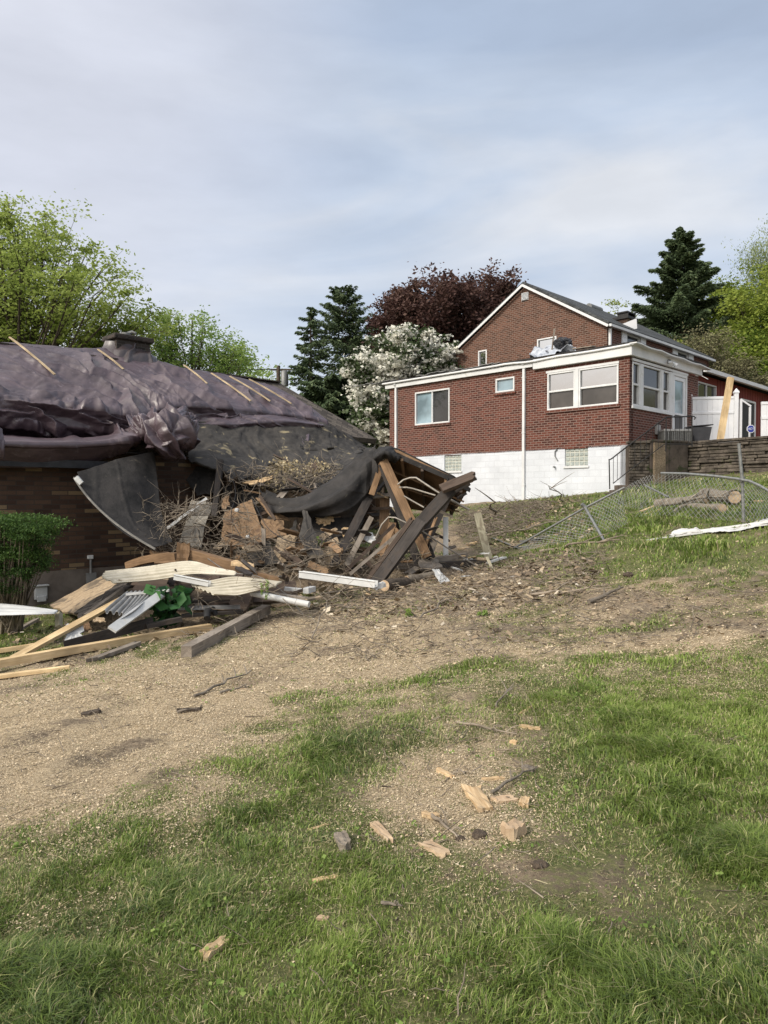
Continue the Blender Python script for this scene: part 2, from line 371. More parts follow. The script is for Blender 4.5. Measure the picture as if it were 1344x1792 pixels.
def tarp_material():
    m, N, L, b = newmat('brown_tarp'); v = coords(N, L)
    n1 = noise(N, L, v, 2.0, 5, .6, .4); r = ramp(N, [(.039, .023, .030), (.076, .050, .061)], [.34, .66]); L.new(n1, r.inputs[0])
    n2 = noise(N, L, v, 6, 5, .65, .8); rr = ramp(N, [(0, 0, 0), (1, 1, 1)], [.58, .70]); L.new(n2, rr.inputs[0]); c = mixc(N, L, r.outputs[0], (.12, .092, .108), rr.outputs[0])
    L.new(c, b.inputs['Base Color']); b.inputs['Roughness'].default_value = .47; b.inputs['Specular IOR Level'].default_value = .8
    wv_ = N.new('ShaderNodeTexNoise'); wv_.inputs['Scale'].default_value = 1.6; wv_.inputs['Detail'].default_value = 2; L.new(v, wv_.inputs['Vector'])
    ad = N.new('ShaderNodeVectorMath'); ad.operation = 'MULTIPLY_ADD'; L.new(wv_.outputs['Color'], ad.inputs[0]); ad.inputs[1].default_value = (.8, .8, .8); L.new(v, ad.inputs[2])
    vo = N.new('ShaderNodeTexVoronoi'); vo.inputs['Scale'].default_value = 3.6; vo.feature = 'F1'; mp_ = N.new('ShaderNodeMapping'); mp_.inputs['Scale'].default_value = (.55, .9, 1.5); L.new(ad.outputs[0], mp_.inputs[0]); L.new(mp_.outputs[0], vo.inputs['Vector'])
    v2 = N.new('ShaderNodeTexVoronoi'); v2.inputs['Scale'].default_value = 9; L.new(mp_.outputs[0], v2.inputs['Vector'])
    s1 = N.new('ShaderNodeMath'); s1.operation = 'MULTIPLY_ADD'; L.new(v2.outputs['Distance'], s1.inputs[0]); s1.inputs[1].default_value = .35; L.new(vo.outputs['Distance'], s1.inputs[2])
    bump(N, L, b, s1.outputs[0], .4, .025); return m
M_tarp = tarp_material()
M_tarpd = plain('dark_brown_tarp', (.028, .019, .020), (.055, .040, .042), 3, .42, .3, spec=.7)
M_tarpu = plain('blue_grey_tarp', (.28, .31, .37), (.50, .53, .58), 5, .5, .3, spots=((.07, .07, .085), 3, .56))
M_black = plain('black_plastic_and_eave_shade', (.012, .012, .014), (.03, .03, .034), 6, .45, .3)  # real black plastic; on the damaged eave it paints in shade
M_white = plain('white_painted_metal', (.44, .45, .45), (.58, .58, .57), 3, .5, .12, spots=((.50, .48, .43), 6, .66))
M_whitetrim = plain('white_trim', (.54, .55, .56), (.65, .655, .66), 2, .55, .1, spots=((.50, .49, .46), 2.2, .66), ob=False)
M_vinyl = plain('white_vinyl', (.58, .60, .63), (.68, .69, .71), 2, .4, .06, ob=False)
M_cream = plain('cream_corrugated_metal', (.46, .42, .33), (.66, .61, .50), 3, .5, .15, spots=((.22, .17, .11), 5, .62))
M_greymetal = plain('grey_corrugated_metal', (.17, .17, .17), (.30, .30, .30), 3, .42, .15, metal=.3)
M_galv = plain('galvanised_steel', (.13, .135, .135), (.23, .235, .23), 20, .5, .15, metal=.4, spots=((.17, .12, .08), 9, .68))
M_iron = plain('black_iron', (.012, .012, .013), (.03, .028, .027), 20, .55, .2)
M_bark = plain('bark', (.045, .036, .028), (.12, .095, .075), 12, .95, .9, dist=.03, stretch=(1, 1, .4))
M_barkl = plain('log_bark', (.12, .10, .08), (.26, .225, .18), 9, .95, .8, dist=.02, spots=((.36, .31, .24), 5, .62))
M_cut = plain('cut_wood', (.33, .23, .145), (.52, .40, .27), 8, .8, .2)
M_twig = plain('twig_bark', (.10, .082, .062), (.30, .25, .195), 5, .95, .2, ob=False)
M_brick = brick('red_brick', (.055, .018, .012), (.118, .037, .024), (.205, .145, .125), bw=.21, bh=.075, ms=.0105, streak=.4)
M_brickg = brick('brown_brick', (.066, .030, .019), (.122, .054, .034), (.19, .14, .115), bw=.21, bh=.075, ms=.0105, streak=.4)
M_brickold = brick('mottled_brown_brick', (.045, .025, .018), (.095, .056, .037), (.045, .037, .031), bw=.30, bh=.085, ms=.008, extra=(.20, .14, .08), streak=.6, extra_at=(.86, .88))
M_block = brick('painted_block', (.54, .565, .61), (.58, .605, .65), (.50, .52, .56), bw=.4, bh=.2, ms=.006, streak=.18)
M_stone = plain('wall_stone', (.028, .024, .020), (.13, .11, .09), 3.5, .95, .8, spots=((.05, .06, .025), 3, .6), dist=.03)
M_conc = plain('old_concrete', (.065, .052, .043), (.155, .125, .105), 2.5, .95, .5, spots=((.06, .055, .035), 2, .58), dist=.02)
M_found = plain('grey_foundation', (.10, .082, .07), (.16, .135, .115), 3, .95, .4, dist=.01)
M_siding = plain('red_siding', (.145, .028, .024), (.20, .04, .033), 1.6, .7, .1, stretch=(1, 1, 1), ob=False)
M_glass = glass('window_glass', (.012, .013, .015)); M_glassl = glass('bright_window_glass', (.012, .012, .013)); M_glassl.node_tree.nodes['Principled BSDF'].inputs['IOR'].default_value = 2.8; M_glassl.node_tree.nodes['Principled BSDF'].inputs['Specular IOR Level'].default_value = 1.0
M_curtain = glass('curtained_window_glass', (.13, .18, .21), .1)
M_gblock = plain('glass_block', (.25, .28, .27), (.42, .46, .43), 8, .12, .4, spec=.8, ob=False)
M_mortar = plain('pale_mortar', (.42, .43, .38), (.54, .54, .49), 5, .8, .2, ob=False)
M_screen = plain('dark_screen', (.02, .022, .024), (.035, .037, .04), 3, .6, .1)
M_bin = plain('dark_plastic', (.035, .037, .042), (.06, .062, .07), 4, .45, .1)
M_blue = plain('blue_sign_face', (.015, .03, .22), (.02, .04, .28), 3, .4, .02)
M_maple = leafm('spring_leaves', [(.17, .23, .05), (.31, .385, .09), (.45, .52, .17)], .5)
M_dec2 = leafm('young_green_leaves', [(.13, .22, .05), (.24, .35, .09), (.38, .47, .15)], .5)
M_forest = leafm('yellow_green_leaves', [(.07, .12, .02), (.16, .22, .035), (.28, .33, .06)], .4)
M_birch = leafm('pale_grey_green_leaves', [(.14, .19, .08), (.24, .29, .13), (.38, .42, .24)], .4)
M_bare = leafm('fine_brown_twigs', [(.09, .085, .05), (.16, .15, .08), (.22, .22, .11)], .2)
M_conifer = leafm('dark_needles', [(.035, .055, .030), (.078, .115, .055), (.16, .20, .095)], .15)
M_beech = leafm('copper_leaves', [(.038, .019, .018), (.078, .040, .034), (.14, .085, .068)], .3)
M_dog = leafm('blossom_and_leaf', [(.04, .065, .025), (.085, .12, .05), (.74, .73, .64), (.84, .83, .77)], .3)
M_shrub = leafm('shrub_leaves', [(.016, .038, .010), (.045, .092, .020), (.11, .185, .045)], .3)
M_hosta = leafm('broad_leaves', [(.012, .05, .018), (.03, .10, .03), (.06, .16, .045)], .3, .4)
M_grass = leafm('grass_blades', [(.105, .15, .062), (.14, .20, .045), (.205, .28, .062), (.30, .365, .10), (.50, .43, .27)], .35, .55)
M_dry = leafm('dry_grass', [(.20, .15, .085), (.34, .28, .16), (.46, .41, .26)], .2, .9)
M_darkbrick = brick('dark_chimney_brick', (.022, .018, .016), (.055, .042, .036), (.05, .045, .04), streak=.6)
M_chip = leafm('wood_chips', [(.21, .15, .095), (.40, .31, .20), (.52, .42, .285), (.66, .56, .41)], 0, .9)
M_scrap = leafm('scrap_bits', [(.11, .085, .062), (.23, .175, .12), (.38, .30, .2), (.60, .55, .46)], 0, .9)

# ================================================================== GROUND
def gpoly(pts): return np.array([(p.x, p.y) for p in (G(*q) for q in pts)])
def inpoly(X, Y, poly, soft=.25):
    """soft inside test: 1 inside, 0 outside, blended over `soft` metres"""
    X = np.asarray(X); Y = np.asarray(Y); ins = np.zeros(X.shape, bool); d = np.full(X.shape, 1e9)
    n = len(poly)
    for i in range(n):
        x0, y0 = poly[i]; x1, y1 = poly[(i + 1) % n]
        c = ((y0 > Y) != (y1 > Y)) & (X < (x1 - x0) * (Y - y0) / (y1 - y0 + 1e-12) + x0); ins ^= c
        ex, ey = x1 - x0, y1 - y0; t = np.clip(((X - x0) * ex + (Y - y0) * ey) / (ex * ex + ey * ey + 1e-9), 0, 1)
        d = np.minimum(d, np.hypot(X - x0 - t * ex, Y - y0 - t * ey))
    s = np.where(ins, d, -d)
    return np.clip(s / soft * .5 + .5, 0, 1)
PG = [  # (polygon in surveyed points, strength, softness)
 (gpoly([(-500,1600),(0,1600),(120,1540),(230,1462),(420,1400),(540,1330),(655,1305),(640,1400),(650,1470),(730,1505),(830,1560),(960,1560),(1010,1515),(955,1440),(925,1350),(960,1290),(1000,1190),(1100,1185),(1344,1165),(1900,1165),(2000,1792),(2600,2600),(-1200,2600),(-900,1792)]), 1.0, .95),
 (gpoly([(560,1270),(640,1222),(700,1190),(860,1168),(905,1190),(760,1228),(650,1262)]), .75, .5),
 (gpoly([(1075,985),(1120,955),(1250,938),(1344,932),(1700,920),(1700,1015),(1344,985),(1200,985),(1130,1000)]), 1.0, 1.0),
 (gpoly([(985,885),(1030,868),(1120,850),(1344,832),(1800,820),(1800,930),(1344,925),(1150,942),(1060,960),(930,955),(880,930)]), .95, 1.2),
 (gpoly([(820,890),(980,862),(1010,872),(960,900),(900,915),(820,915)]), .7, 1.2),
 (gpoly([(-300,1110),(0,1095),(90,1105),(100,1135),(0,1160),(-300,1170)]), .9, .8),
]
PC = [
 (gpoly([(-500,1185),(0,1185),(300,1140),(480,1060),(800,1060),(1000,1110),(1344,1060),(1700,1060),(1800,1200),(1100,1200),(960,1200),(960,1300),(900,1300),(660,1310),(420,1420),(120,1560),(-500,1640)]), 1.0, .8),
 (gpoly([(560,1010),(800,1000),(1000,985),(1150,990),(1344,1000),(1800,990),(1800,1080),(1344,1090),(1000,1130),(560,1090)]), .6, .8),
 (gpoly([(690,1330),(760,1290),(930,1290),(950,1400),(960,1470),(990,1530),(900,1545),(800,1500),(710,1480),(660,1420)]), 1.2, .35),
]
def masks(X, Y):
    wx = X + (fbm(X * 1.3, Y * 1.3, 21, 4, .6) - .5) * 1.3; wy = Y + (fbm(X * 1.3, Y * 1.3, 31, 4, .6) - .5) * 1.5
    g = np.zeros(np.shape(X))
    for p, s, f in PG: g = np.maximum(g, inpoly(wx, wy, p, f) * s)
    c = np.zeros(np.shape(X))
    px_, py_ = X + (wx - X) * .3, Y + (wy - Y) * .3
    for p, s, f in PC[:-1]: c = np.maximum(c, inpoly(wx, wy, p, f) * s)
    c = np.maximum(c, inpoly(px_, py_, PC[-1][0], PC[-1][2]) * PC[-1][1])
    far = np.clip((Y - 30) / 6, 0, 1); left = np.clip((-11 - X) / 3, 0, 1); back = np.clip((-1 - Y) / 2, 0, 1)
    g = np.maximum(g, np.maximum(far, np.maximum(left, back)))
    patch = fbm(X * 1.1, Y * 1.1, 41, 4, .62); fine = fbm(X * 5, Y * 5, 47, 3, .6)
    g = g * np.clip((patch - .20) * 4.2, .66, 1.15) * np.clip(.6 + (fine - .3) * 2.1, .6, 1.3)
    dens = c * np.clip(.35 + (fbm(X * 1.7, Y * 1.7, 51, 4, .6) - .32) * 3.2, .1, 1.3)
    sparse = np.clip((fbm(X * .7, Y * .7, 151, 4, .6) - .36) * 1.9, .03, .42) * np.clip(.4 + (fine - .3) * 3, .1, 1.4)
    g = np.maximum(g, inpoly(px_, py_, PG[0][0], .9) * (.52 + .5 * (fine - .35)))
    g = g * (1 - .9 * inpoly(px_, py_, PC[-1][0], .5))
    g = np.maximum(g, sparse * np.clip(1.15 - 1.0 * c, .06, 1))
    return np.clip(g, 0, 1.2), np.clip(dens, 0, 1.4)

def axis(lim0, lim1, d0, growth):
    a = [0.0]; d = d0
    while a[-1] < lim1: a.append(a[-1] + d); d = min(d * growth, 25)
    b = [0.0]; d = d0
    while b[-1] < lim0: b.append(b[-1] + d); d = min(d * growth, 25)
    return np.array([-v for v in b[:0:-1]] + a)
ax = axis(700, 700, .035, 1.0105)
ay = np.concatenate([-axis(0, 700, .5, 1.12)[1:][::-1] + 1.0, 1.0 + axis(0, 700, .03, 1.0072)])
XX, YY = np.meshgrid(ax, ay)
gv, cv = masks(XX, YY)
ZZ = H(XX, YY) + gv * .01 * (fbm(XX * 9, YY * 9, 61, 2) - .3)
# churned soil: lumps where neither grass nor much chip covers it, a rut where the machine went
bare = np.clip(1 - gv - cv * .5, 0, 1) * np.clip(1 - (YY - 20) / 5, 0, 1)
ZZ += bare * (np.abs(fbm(XX * 3, YY * 3, 71, 5, .62) - .5) * .12 - .01)
nx, ny = len(ax), len(ay)
idx = np.arange(nx * ny).reshape(ny, nx)
Fq = np.stack([idx[:-1, :-1], idx[:-1, 1:], idx[1:, 1:], idx[1:, :-1]], -1).reshape(-1, 4)
# ground material
m, N, L, b = newmat('churned_lawn')
vg = coords(N, L)
ag = N.new('ShaderNodeAttribute'); ag.attribute_name = 'grass'; ac = N.new('ShaderNodeAttribute'); ac.attribute_name = 'chips'
n1 = noise(N, L, vg, 1.6, 8, .68, .3); n2 = noise(N, L, vg, 26, 6, .7); n3 = noise(N, L, vg, 90, 3, .7); n5 = noise(N, L, vg, .55, 4, .6)
soil = ramp(N, [(.095, .074, .053), (.235, .188, .136), (.37, .31, .23)], [.3, .52, .72]); L.new(n2, soil.inputs[0])
soil2 = ramp(N, [(.7, .7, .7), (1.25, 1.2, 1.15)], [.35, .65]); L.new(n1, soil2.inputs[0]); sc = mixc(N, L, soil.outputs[0], soil2.outputs[0], 1, 'MULTIPLY')
straw = ramp(N, [(.20, .152, .10), (.385, .305, .20), (.54, .445, .315)], [.34, .5, .68]); L.new(n3, straw.inputs[0])
# chip cover = chips attribute against fine noise
def cover(attr, nz_, lo, hi, k):
    a = N.new('ShaderNodeMath'); a.operation = 'MULTIPLY_ADD'; L.new(attr, a.inputs[0]); a.inputs[1].default_value = k; L.new(nz_, a.inputs[2])
    r = N.new('ShaderNodeMapRange'); r.interpolation_type = 'SMOOTHSTEP'; L.new(a.outputs[0], r.inputs[0]); r.inputs[1].default_value = lo; r.inputs[2].default_value = hi; return r.outputs[0]
cc = mixc(N, L, sc, straw.outputs[0], cover(ac.outputs['Fac'], n2, .62, .95, .55))
thatch = ramp(N, [(.055, .062, .026), (.12, .13, .05), (.26, .22, .12)], [.3, .55, .75]); L.new(n2, thatch.inputs[0])
cc = mixc(N, L, cc, thatch.outputs[0], cover(ag.outputs['Fac'], n2, .62, .86, .95))
fle = ramp(N, [(0, 0, 0), (1, 1, 1)], [.60, .66]); L.new(n3, fle.inputs[0]); flm = N.new('ShaderNodeMath'); flm.operation = 'MULTIPLY'; L.new(fle.outputs[0], flm.inputs[0]); flm.inputs[1].default_value = .6; cc = mixc(N, L, cc, (.40, .33, .21), flm.outputs[0])
L.new(cc, b.inputs['Base Color']); b.inputs['Roughness'].default_value = .95; b.inputs['Specular IOR Level'].default_value = .15
nb = noise(N, L, vg, 22, 8, .75); bump(N, L, b, nb, .9, .035)
ground = fast_mesh('ground', np.stack([XX.ravel(), YY.ravel(), ZZ.ravel()], 1), [Fq], m, attrs={'grass': gv.ravel(), 'chips': cv.ravel()}, smooth=True)
tag(ground, kind='structure')

# ------------------------------------------------------------------ grass blades, chips, twigs scattered over it
def scatter(n, y0, y1, slack=2.0):
    """n random ground points, evenly per square metre, in the strip y0..y1 that could be seen"""
    Y = np.sqrt(RNG.uniform((y0 + 1) ** 2, (y1 + 1) ** 2, n)) - 1; X = RNG.uniform(-1, 1, n) * (Y * .545 + slack)
    return X, Y
def blades(specs):
    Vs = []; rn = []
    for n, y0, y1, hgt, wid in specs:
        X, Y = scatter(n, y0, y1); g, c = masks(X, Y)
        keep = RNG.uniform(0, 1, n) < g ** 1.15; X, Y, g = X[keep], Y[keep], g[keep]; k = len(X)
        # tufts: blades lean out of nearby tuft centres
        tall = np.clip((fbm(X * 1.4, Y * 1.4, 81, 4, .6) - .42) * 4, 0, 1)
        hh = hgt * (.4 + .6 * g + 2.1 * tall * g) * RNG.uniform(.45, 1.35, k)
        az = fbm(X * 3, Y * 3, 91, 2) * 12 + RNG.normal(0, 1.3, k); lean = RNG.uniform(.15, .95, k) + .35 * tall
        dx, dy = np.cos(az), np.sin(az); ww = wid * RNG.uniform(.6, 1.4, k)
        fa = az + math.pi / 2 + RNG.normal(0, .5, k); sx_, sy_ = np.cos(fa) * ww / 2, np.sin(fa) * ww / 2
        Z = H(X, Y) - .006
        def row(t, l): 
            r = hh * l; return X + dx * r, Y + dy * r, Z + hh * t
        a = row(0, 0); b_ = row(.55, .28 * lean); c_ = row(.8 - .3 * (lean - .4).clip(0, 1), .85 * lean)
        V = np.stack([np.stack([a[0] - sx_, a[1] - sy_, a[2]], 1), np.stack([a[0] + sx_, a[1] + sy_, a[2]], 1),
                      np.stack([b_[0] - sx_ * .8, b_[1] - sy_ * .8, b_[2]], 1), np.stack([b_[0] + sx_ * .8, b_[1] + sy_ * .8, b_[2]], 1),
                      np.stack([c_[0], c_[1], c_[2]], 1)], 1)
        Vs.append(V)
        tone = .30 + .40 * (fbm(X * .9, Y * .9, 101, 4) - .5) * 1.6 + .3 * (fbm(X * 4, Y * 4, 111, 3) - .5) + RNG.normal(0, .12, k)
        dead = RNG.uniform(0, 1, k) < (.13 + .35 * np.clip(.85 - g, 0, 1)); tone = np.where(dead, RNG.uniform(.8, 1, k), np.clip(tone, 0, .8)); rn.append(np.repeat(tone, 2))
    V = np.concatenate(Vs); k = len(V); o = np.arange(k) * 5
    q = np.stack([o, o + 1, o + 3, o + 2], 1); t = np.stack([o + 2, o + 3, o + 4], 1)
    tone = np.concatenate(rn)[::2]
    return V.reshape(-1, 3), [q, t], np.concatenate([tone, tone])
V, F, rn = blades([(370000, 1.4, 3.2, .036, .0036), (360000, 3.2, 5.5, .040, .0052), (215000, 5.5, 9, .044, .009), (170000, 9, 17, .06, .016), (65000, 17, 27, .075, .03)])
grass = fast_mesh('grass', V, F, M_grass, rn); tag(grass, 'green lawn grass growing in ragged patches on the slope', 'grass', kind='stuff')

def flakes(n, y0, y1, l0, l1, wr, wfun, lift=.012, wmin=0.0, clump=0):
    X, Y = scatter(n, y0, y1)
    if clump: X = X + RNG.normal(0, clump, n); Y = Y + RNG.normal(0, clump, n)
    k = RNG.uniform(0, 1, n) < np.maximum(wfun(X, Y), wmin); X, Y = X[k], Y[k]; k = len(X)
    Lx = RNG.uniform(l0, l1, k) * RNG.choice([.6, 1, 1.7], k, p=[.5, .38, .12]); Wx = Lx * RNG.uniform(*wr, k); az = RNG.uniform(0, 6.28, k); tx = RNG.normal(0, .28, k); ty = RNG.normal(0, .35, k)
    ca, sa = np.cos(az), np.sin(az); Z = H(X, Y) + RNG.uniform(.2, 1, k) * lift
    a = np.stack([ca * Lx, sa * Lx, tx * Lx], 1) / 2; b_ = np.stack([-sa * Wx, ca * Wx, ty * Wx], 1) / 2; c = np.stack([X, Y, Z], 1)
    V = np.stack([c - a - b_ * .7, c + a * .8 - b_, c + a + b_ * .6, c - a * .9 + b_], 1)
    return V.reshape(-1, 3), k
parts_ = [flakes(760000, 1.7, 6, .004, .009, (.25, .7), lambda X, Y: masks(X, Y)[1] * .85, wmin=.06),
          flakes(330000, 6, 10, .007, .017, (.25, .7), lambda X, Y: masks(X, Y)[1] * .7, wmin=.07),
          flakes(150000, 10, 18, .012, .032, (.2, .55), lambda X, Y: masks(X, Y)[1] * .4, wmin=.06)]
V = np.concatenate([p[0] for p in parts_]); k = len(V) // 4
fast_mesh('wood_chips', V, [np.arange(k * 4).reshape(-1, 4)], M_chip, RNG.beta(2.2, 1.6, k))
tag(bpy.data.objects['wood_chips'], 'pale wood chips and sawdust strewn over the torn lawn', 'wood chips', kind='stuff')

V, k = flakes(380000, 1.5, 9, .012, .036, (.035, .07), lambda X, Y: np.clip(masks(X, Y)[0] * .35 + .22, 0, .6), lift=.02)
fast_mesh('dry_grass', V, [np.arange(k * 4).reshape(-1, 4)], M_dry, RNG.uniform(0, 1, k)); tag(bpy.data.objects['dry_grass'], 'dead straw-coloured grass stalks matted through the lawn', 'dry grass', kind='stuff')

def twigs(n, X, Y, Z, l0, l1, r, tilt=.15, az0=None, spread=1.0, kink=.35, seed=0):
    """n thin crooked 3-sided sticks of four joints each"""
    g = np.random.default_rng(seed); az = g.uniform(0, 6.28, n) if az0 is None else az0 + g.normal(0, spread, n)
    el = g.normal(0, tilt, n); Lg = g.uniform(l0, l1, n) * g.uniform(.4, 1, n); R_ = r * g.uniform(.5, 1.5, n)
    p = np.stack([X, Y, Z], 1); pts = [p]
    for j in range(3):
        az = az + g.normal(0, kink, n); el = el + g.normal(0, kink * .6, n)
        p = p + np.stack([np.cos(az) * np.cos(el), np.sin(az) * np.cos(el), np.sin(el)], 1) * (Lg / 3)[:, None]; pts.append(p)
    V = []
    for j, p in enumerate(pts):
        rr = R_ * (1, .85, .65, .3)[j]
        for q in range(3):
            a = q * 2.094; u = np.stack([-np.sin(az) * math.cos(a), np.cos(az) * math.cos(a), np.full(n, math.sin(a))], 1); V.append(p + u * rr[:, None])
    V = np.stack(V, 1).reshape(-1, 3); o = (np.arange(n) * 12)[:, None]; F = []
    for j in range(3):
        for q in range(3):
            q2 = (q + 1) % 3; F.append(np.concatenate([o + j * 3 + q, o + j * 3 + q2, o + j * 3 + 3 + q2, o + j * 3 + 3 + q], 1))
    return V, np.concatenate(F)
def twig_object(name, label, cat, specs, mat, kind='stuff', parent=None):
    Vs = []; Fs = []; o = 0
    for i, s in enumerate(specs):
        V, F = twigs(*s, seed=i + 5); Vs.append(V); Fs.append(F + o); o += len(V)
    ob = fast_mesh(name, np.concatenate(Vs), [np.concatenate(Fs)], mat, parent=parent)
    tag(ob, label, cat, kind=kind); return ob
def box_area(n, poly):
    """n random points inside a surveyed ground polygon"""
    p = gpoly(poly); out_ = []
    while len(out_) < n:
        X = RNG.uniform(p[:, 0].min(), p[:, 0].max(), n * 3); Y = RNG.uniform(p[:, 1].min(), p[:, 1].max(), n * 3)
        k = inpoly(X, Y, p, .01) > .5; out_ += list(zip(X[k], Y[k]))
    a = np.array(out_[:n]); return a[:, 0], a[:, 1]
specs = []
for n, poly, l0, l1, r, lift in [
    (1500, [(800,905),(900,885),(970,880),(960,915),(900,940),(840,960),(800,940)], .2, .9, .008, .22), (900, [(800,905),(1000,868),(1060,880),(1050,930),(930,960),(840,975),(800,940)], .2, .8, .006, .05),
    (1800, [(560,1010),(860,985),(1060,960),(1080,1020),(1000,1060),(760,1060),(560,1070)], .15, .7, .006, .05),
    (1100, [(560,1060),(1000,1060),(1344,1010),(1344,1090),(900,1150),(500,1160)], .1, .5, .005, .03),
    (700, [(300,1010),(560,1000),(600,1080),(500,1110),(330,1130)], .1, .6, .005, .06),
    (380, [(0,1200),(560,1120),(900,1150),(700,1300),(0,1500)], .05, .3, .003, .02),
    (160, [(690,1200),(960,1200),(960,1480),(800,1520),(660,1400)], .06, .35, .0035, .02),
    (110, [(0,1792),(0,1600),(600,1350),(1344,1250),(1344,1792)], .05, .2, .0025, .03),
    (700, [(1060,960),(1120,870),(1344,850),(1344,930)], .1, .6, .005, .03)]:
    X, Y = box_area(n, poly); specs.append((n, X, Y, H(X, Y) + RNG.uniform(.0, 1, n) ** 2 * lift + .005, l0, l1, r, .12))
twig_object('twig_litter', 'grey brown twigs and brush littering the torn slope', 'twigs', specs, M_twig)
# dull scraps mixed in the rubble zone
pp = []
for n, poly, l0, l1, lift in [(3000, [(560,990),(860,975),(1000,960),(1060,1000),(1000,1060),(560,1080),(480,1050)], .03, .12, .05),
                        (1500, [(800,900),(1000,875),(1050,940),(860,970)], .03, .12, .08), (900, [(380,985),(640,985),(640,1050),(400,1050)], .03, .14, .1),
                        (900, [(560,1060),(1344,1010),(1344,1120),(500,1160)], .02, .07, .02), (600, [(0,1110),(320,1040),(420,1110),(100,1180)], .03, .10, .03)]:
    X, Y = box_area(n, poly); k = n; Lx = RNG.uniform(l0, l1, k); Wx = Lx * RNG.uniform(.15, .6, k); az = RNG.uniform(0, 6.28, k)
    ca, sa = np.cos(az), np.sin(az); c = np.stack([X, Y, H(X, Y) + .01 + RNG.uniform(0, 1, k) ** 2 * lift], 1)
    a = np.stack([ca * Lx, sa * Lx, RNG.normal(0, .3, k) * Lx], 1) / 2; b_ = np.stack([-sa * Wx, ca * Wx, RNG.normal(0, .5, k) * Wx], 1) / 2
    pp.append(np.stack([c - a - b_, c + a - b_, c + a + b_, c - a + b_], 1).reshape(-1, 3))
V = np.concatenate(pp); k = len(V) // 4
fast_mesh('splinter_litter', V, [np.arange(k * 4).reshape(-1, 4)], M_scrap, RNG.beta(1.3, 2.2, k)); tag(bpy.data.objects['splinter_litter'], 'small splinters and bark scraps round the wreckage', 'splinters', kind='stuff')

# ================================================================== TREES

def leaves(C, size, asp=.5, droop=0, flat=.5, seed=1):
    g = np.random.default_rng(seed); n = len(C)
    az = g.uniform(0, 6.28, n); el = g.normal(-droop, flat, n); sz = size * g.uniform(.6, 1.4, n)
    a = np.stack([np.cos(az) * np.cos(el), np.sin(az) * np.cos(el), np.sin(el)], 1); r = g.normal(0, 1, (n, 3)); r -= (r * a).sum(1)[:, None] * a; r /= np.linalg.norm(r, axis=1)[:, None] + 1e-9
    a = a * sz[:, None]; r = r * (sz * asp)[:, None]
    return np.stack([C - a * .5, C + r * .5 - a * .05, C + a * .5, C - r * .5 - a * .05], 1).reshape(-1, 3), n
def bez(p0, p1, p2, n):
    return [p0 * (1 - t) ** 2 + p1 * 2 * t * (1 - t) + p2 * t * t for t in [i / n for i in range(n + 1)]]
def leafy_tree(name, label, cat, base, top, crowns, nlimb, nleaf, lsize, lm, bark=None, trunk_r=.2, seed=1, flat=.45, clump=.22, group=None, droop=0, zf=.26, stems=1, twiggy=5, tone=None, asp=.5, open_=.0):
    """crowns: list of (centre, (rx,ry,rz), weight) ellipsoids"""
    rd = random.Random(seed); g = np.random.default_rng(seed)
    base = Vector(base); t = thing(name, base, label, cat, group)
    mb = MB(); C = []; tone_ = []
    tops = []
    for s in range(stems):
        off = Vector((rd.uniform(-1, 1), rd.uniform(-1, 1), 0)) * (trunk_r * 3 if stems > 1 else 0)
        tp = Vector(top) + off * 3
        pts = bez(base + off - Vector((0, 0, .3)), (base + tp) / 2 + Vector((rd.uniform(-.4, .4), rd.uniform(-.4, .4), 0)), tp, 8)
        mb.tube(pts, [trunk_r * (1 - .8 * i / 8) / (stems ** .5) for i in range(9)], 8); tops.append(pts)
    wsum = sum(c[2] for c in crowns)
    for cc_, rr_, ww_ in crowns:
        cc_ = Vector(cc_)
        nl = max(2, int(nlimb * ww_ / wsum)); per = int(nleaf * ww_ / wsum / nl)
        for i in range(nl):
            while True:
                d = Vector((rd.uniform(-1, 1), rd.uniform(-1, 1), rd.uniform(-1, 1)))
                if .35 < d.length < 1: break
            q = cc_ + Vector((d.x * rr_[0], d.y * rr_[1], d.z * rr_[2]))
            tr = rd.choice(tops); zz = base.z + (q.z - base.z) * rd.uniform(.35, .62)
            s0 = min(tr, key=lambda p: abs(p.z - zz))
            mid = (s0 + q) / 2 + Vector((0, 0, -(q - s0).length * rd.uniform(-.05, .18)))
            r0 = trunk_r * rd.uniform(.18, .38); br = bez(s0, mid, q, 6); mb.tube(br, [r0 * (1 - .85 * k / 6) for k in range(7)], 5, caps=False)
            R0 = clump * (rr_[0] + rr_[2]) / 2 * rd.uniform(.7, 1.35)
            tw = []
            for k in range(twiggy):
                e = q + Vector((rd.gauss(0, 1) * R0, rd.gauss(0, 1) * R0, rd.gauss(0, .62) * R0)); st = br[rd.choice([3, 4, 5, 6])]
                b2 = bez(st, (st + e) / 2 + Vector((0, 0, .15 * R0)), e, 3); mb.tube(b2, [r0 * .22, r0 * .16, r0 * .1, r0 * .04], 3, caps=False); tw += b2[1:]
            tw = np.array([tuple(v) for v in tw]); pick = tw[g.integers(0, len(tw), per)]
            c = pick + g.normal(0, 1, (per, 3)) * np.array([R0 * .42, R0 * .42, R0 * zf]) + np.array([0, 0, -droop * R0]) * g.uniform(0, 1, (per, 1))
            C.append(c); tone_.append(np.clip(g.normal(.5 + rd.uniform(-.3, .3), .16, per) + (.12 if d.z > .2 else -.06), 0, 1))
    V, n = leaves(np.concatenate(C), lsize, asp, droop * .8, flat, seed)
    rn = np.concatenate(tone_) if tone is None else tone(np.concatenate(C), g)
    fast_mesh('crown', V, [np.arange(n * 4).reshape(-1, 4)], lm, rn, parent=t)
    mb.build('trunk', bark or M_bark, t)
    return t
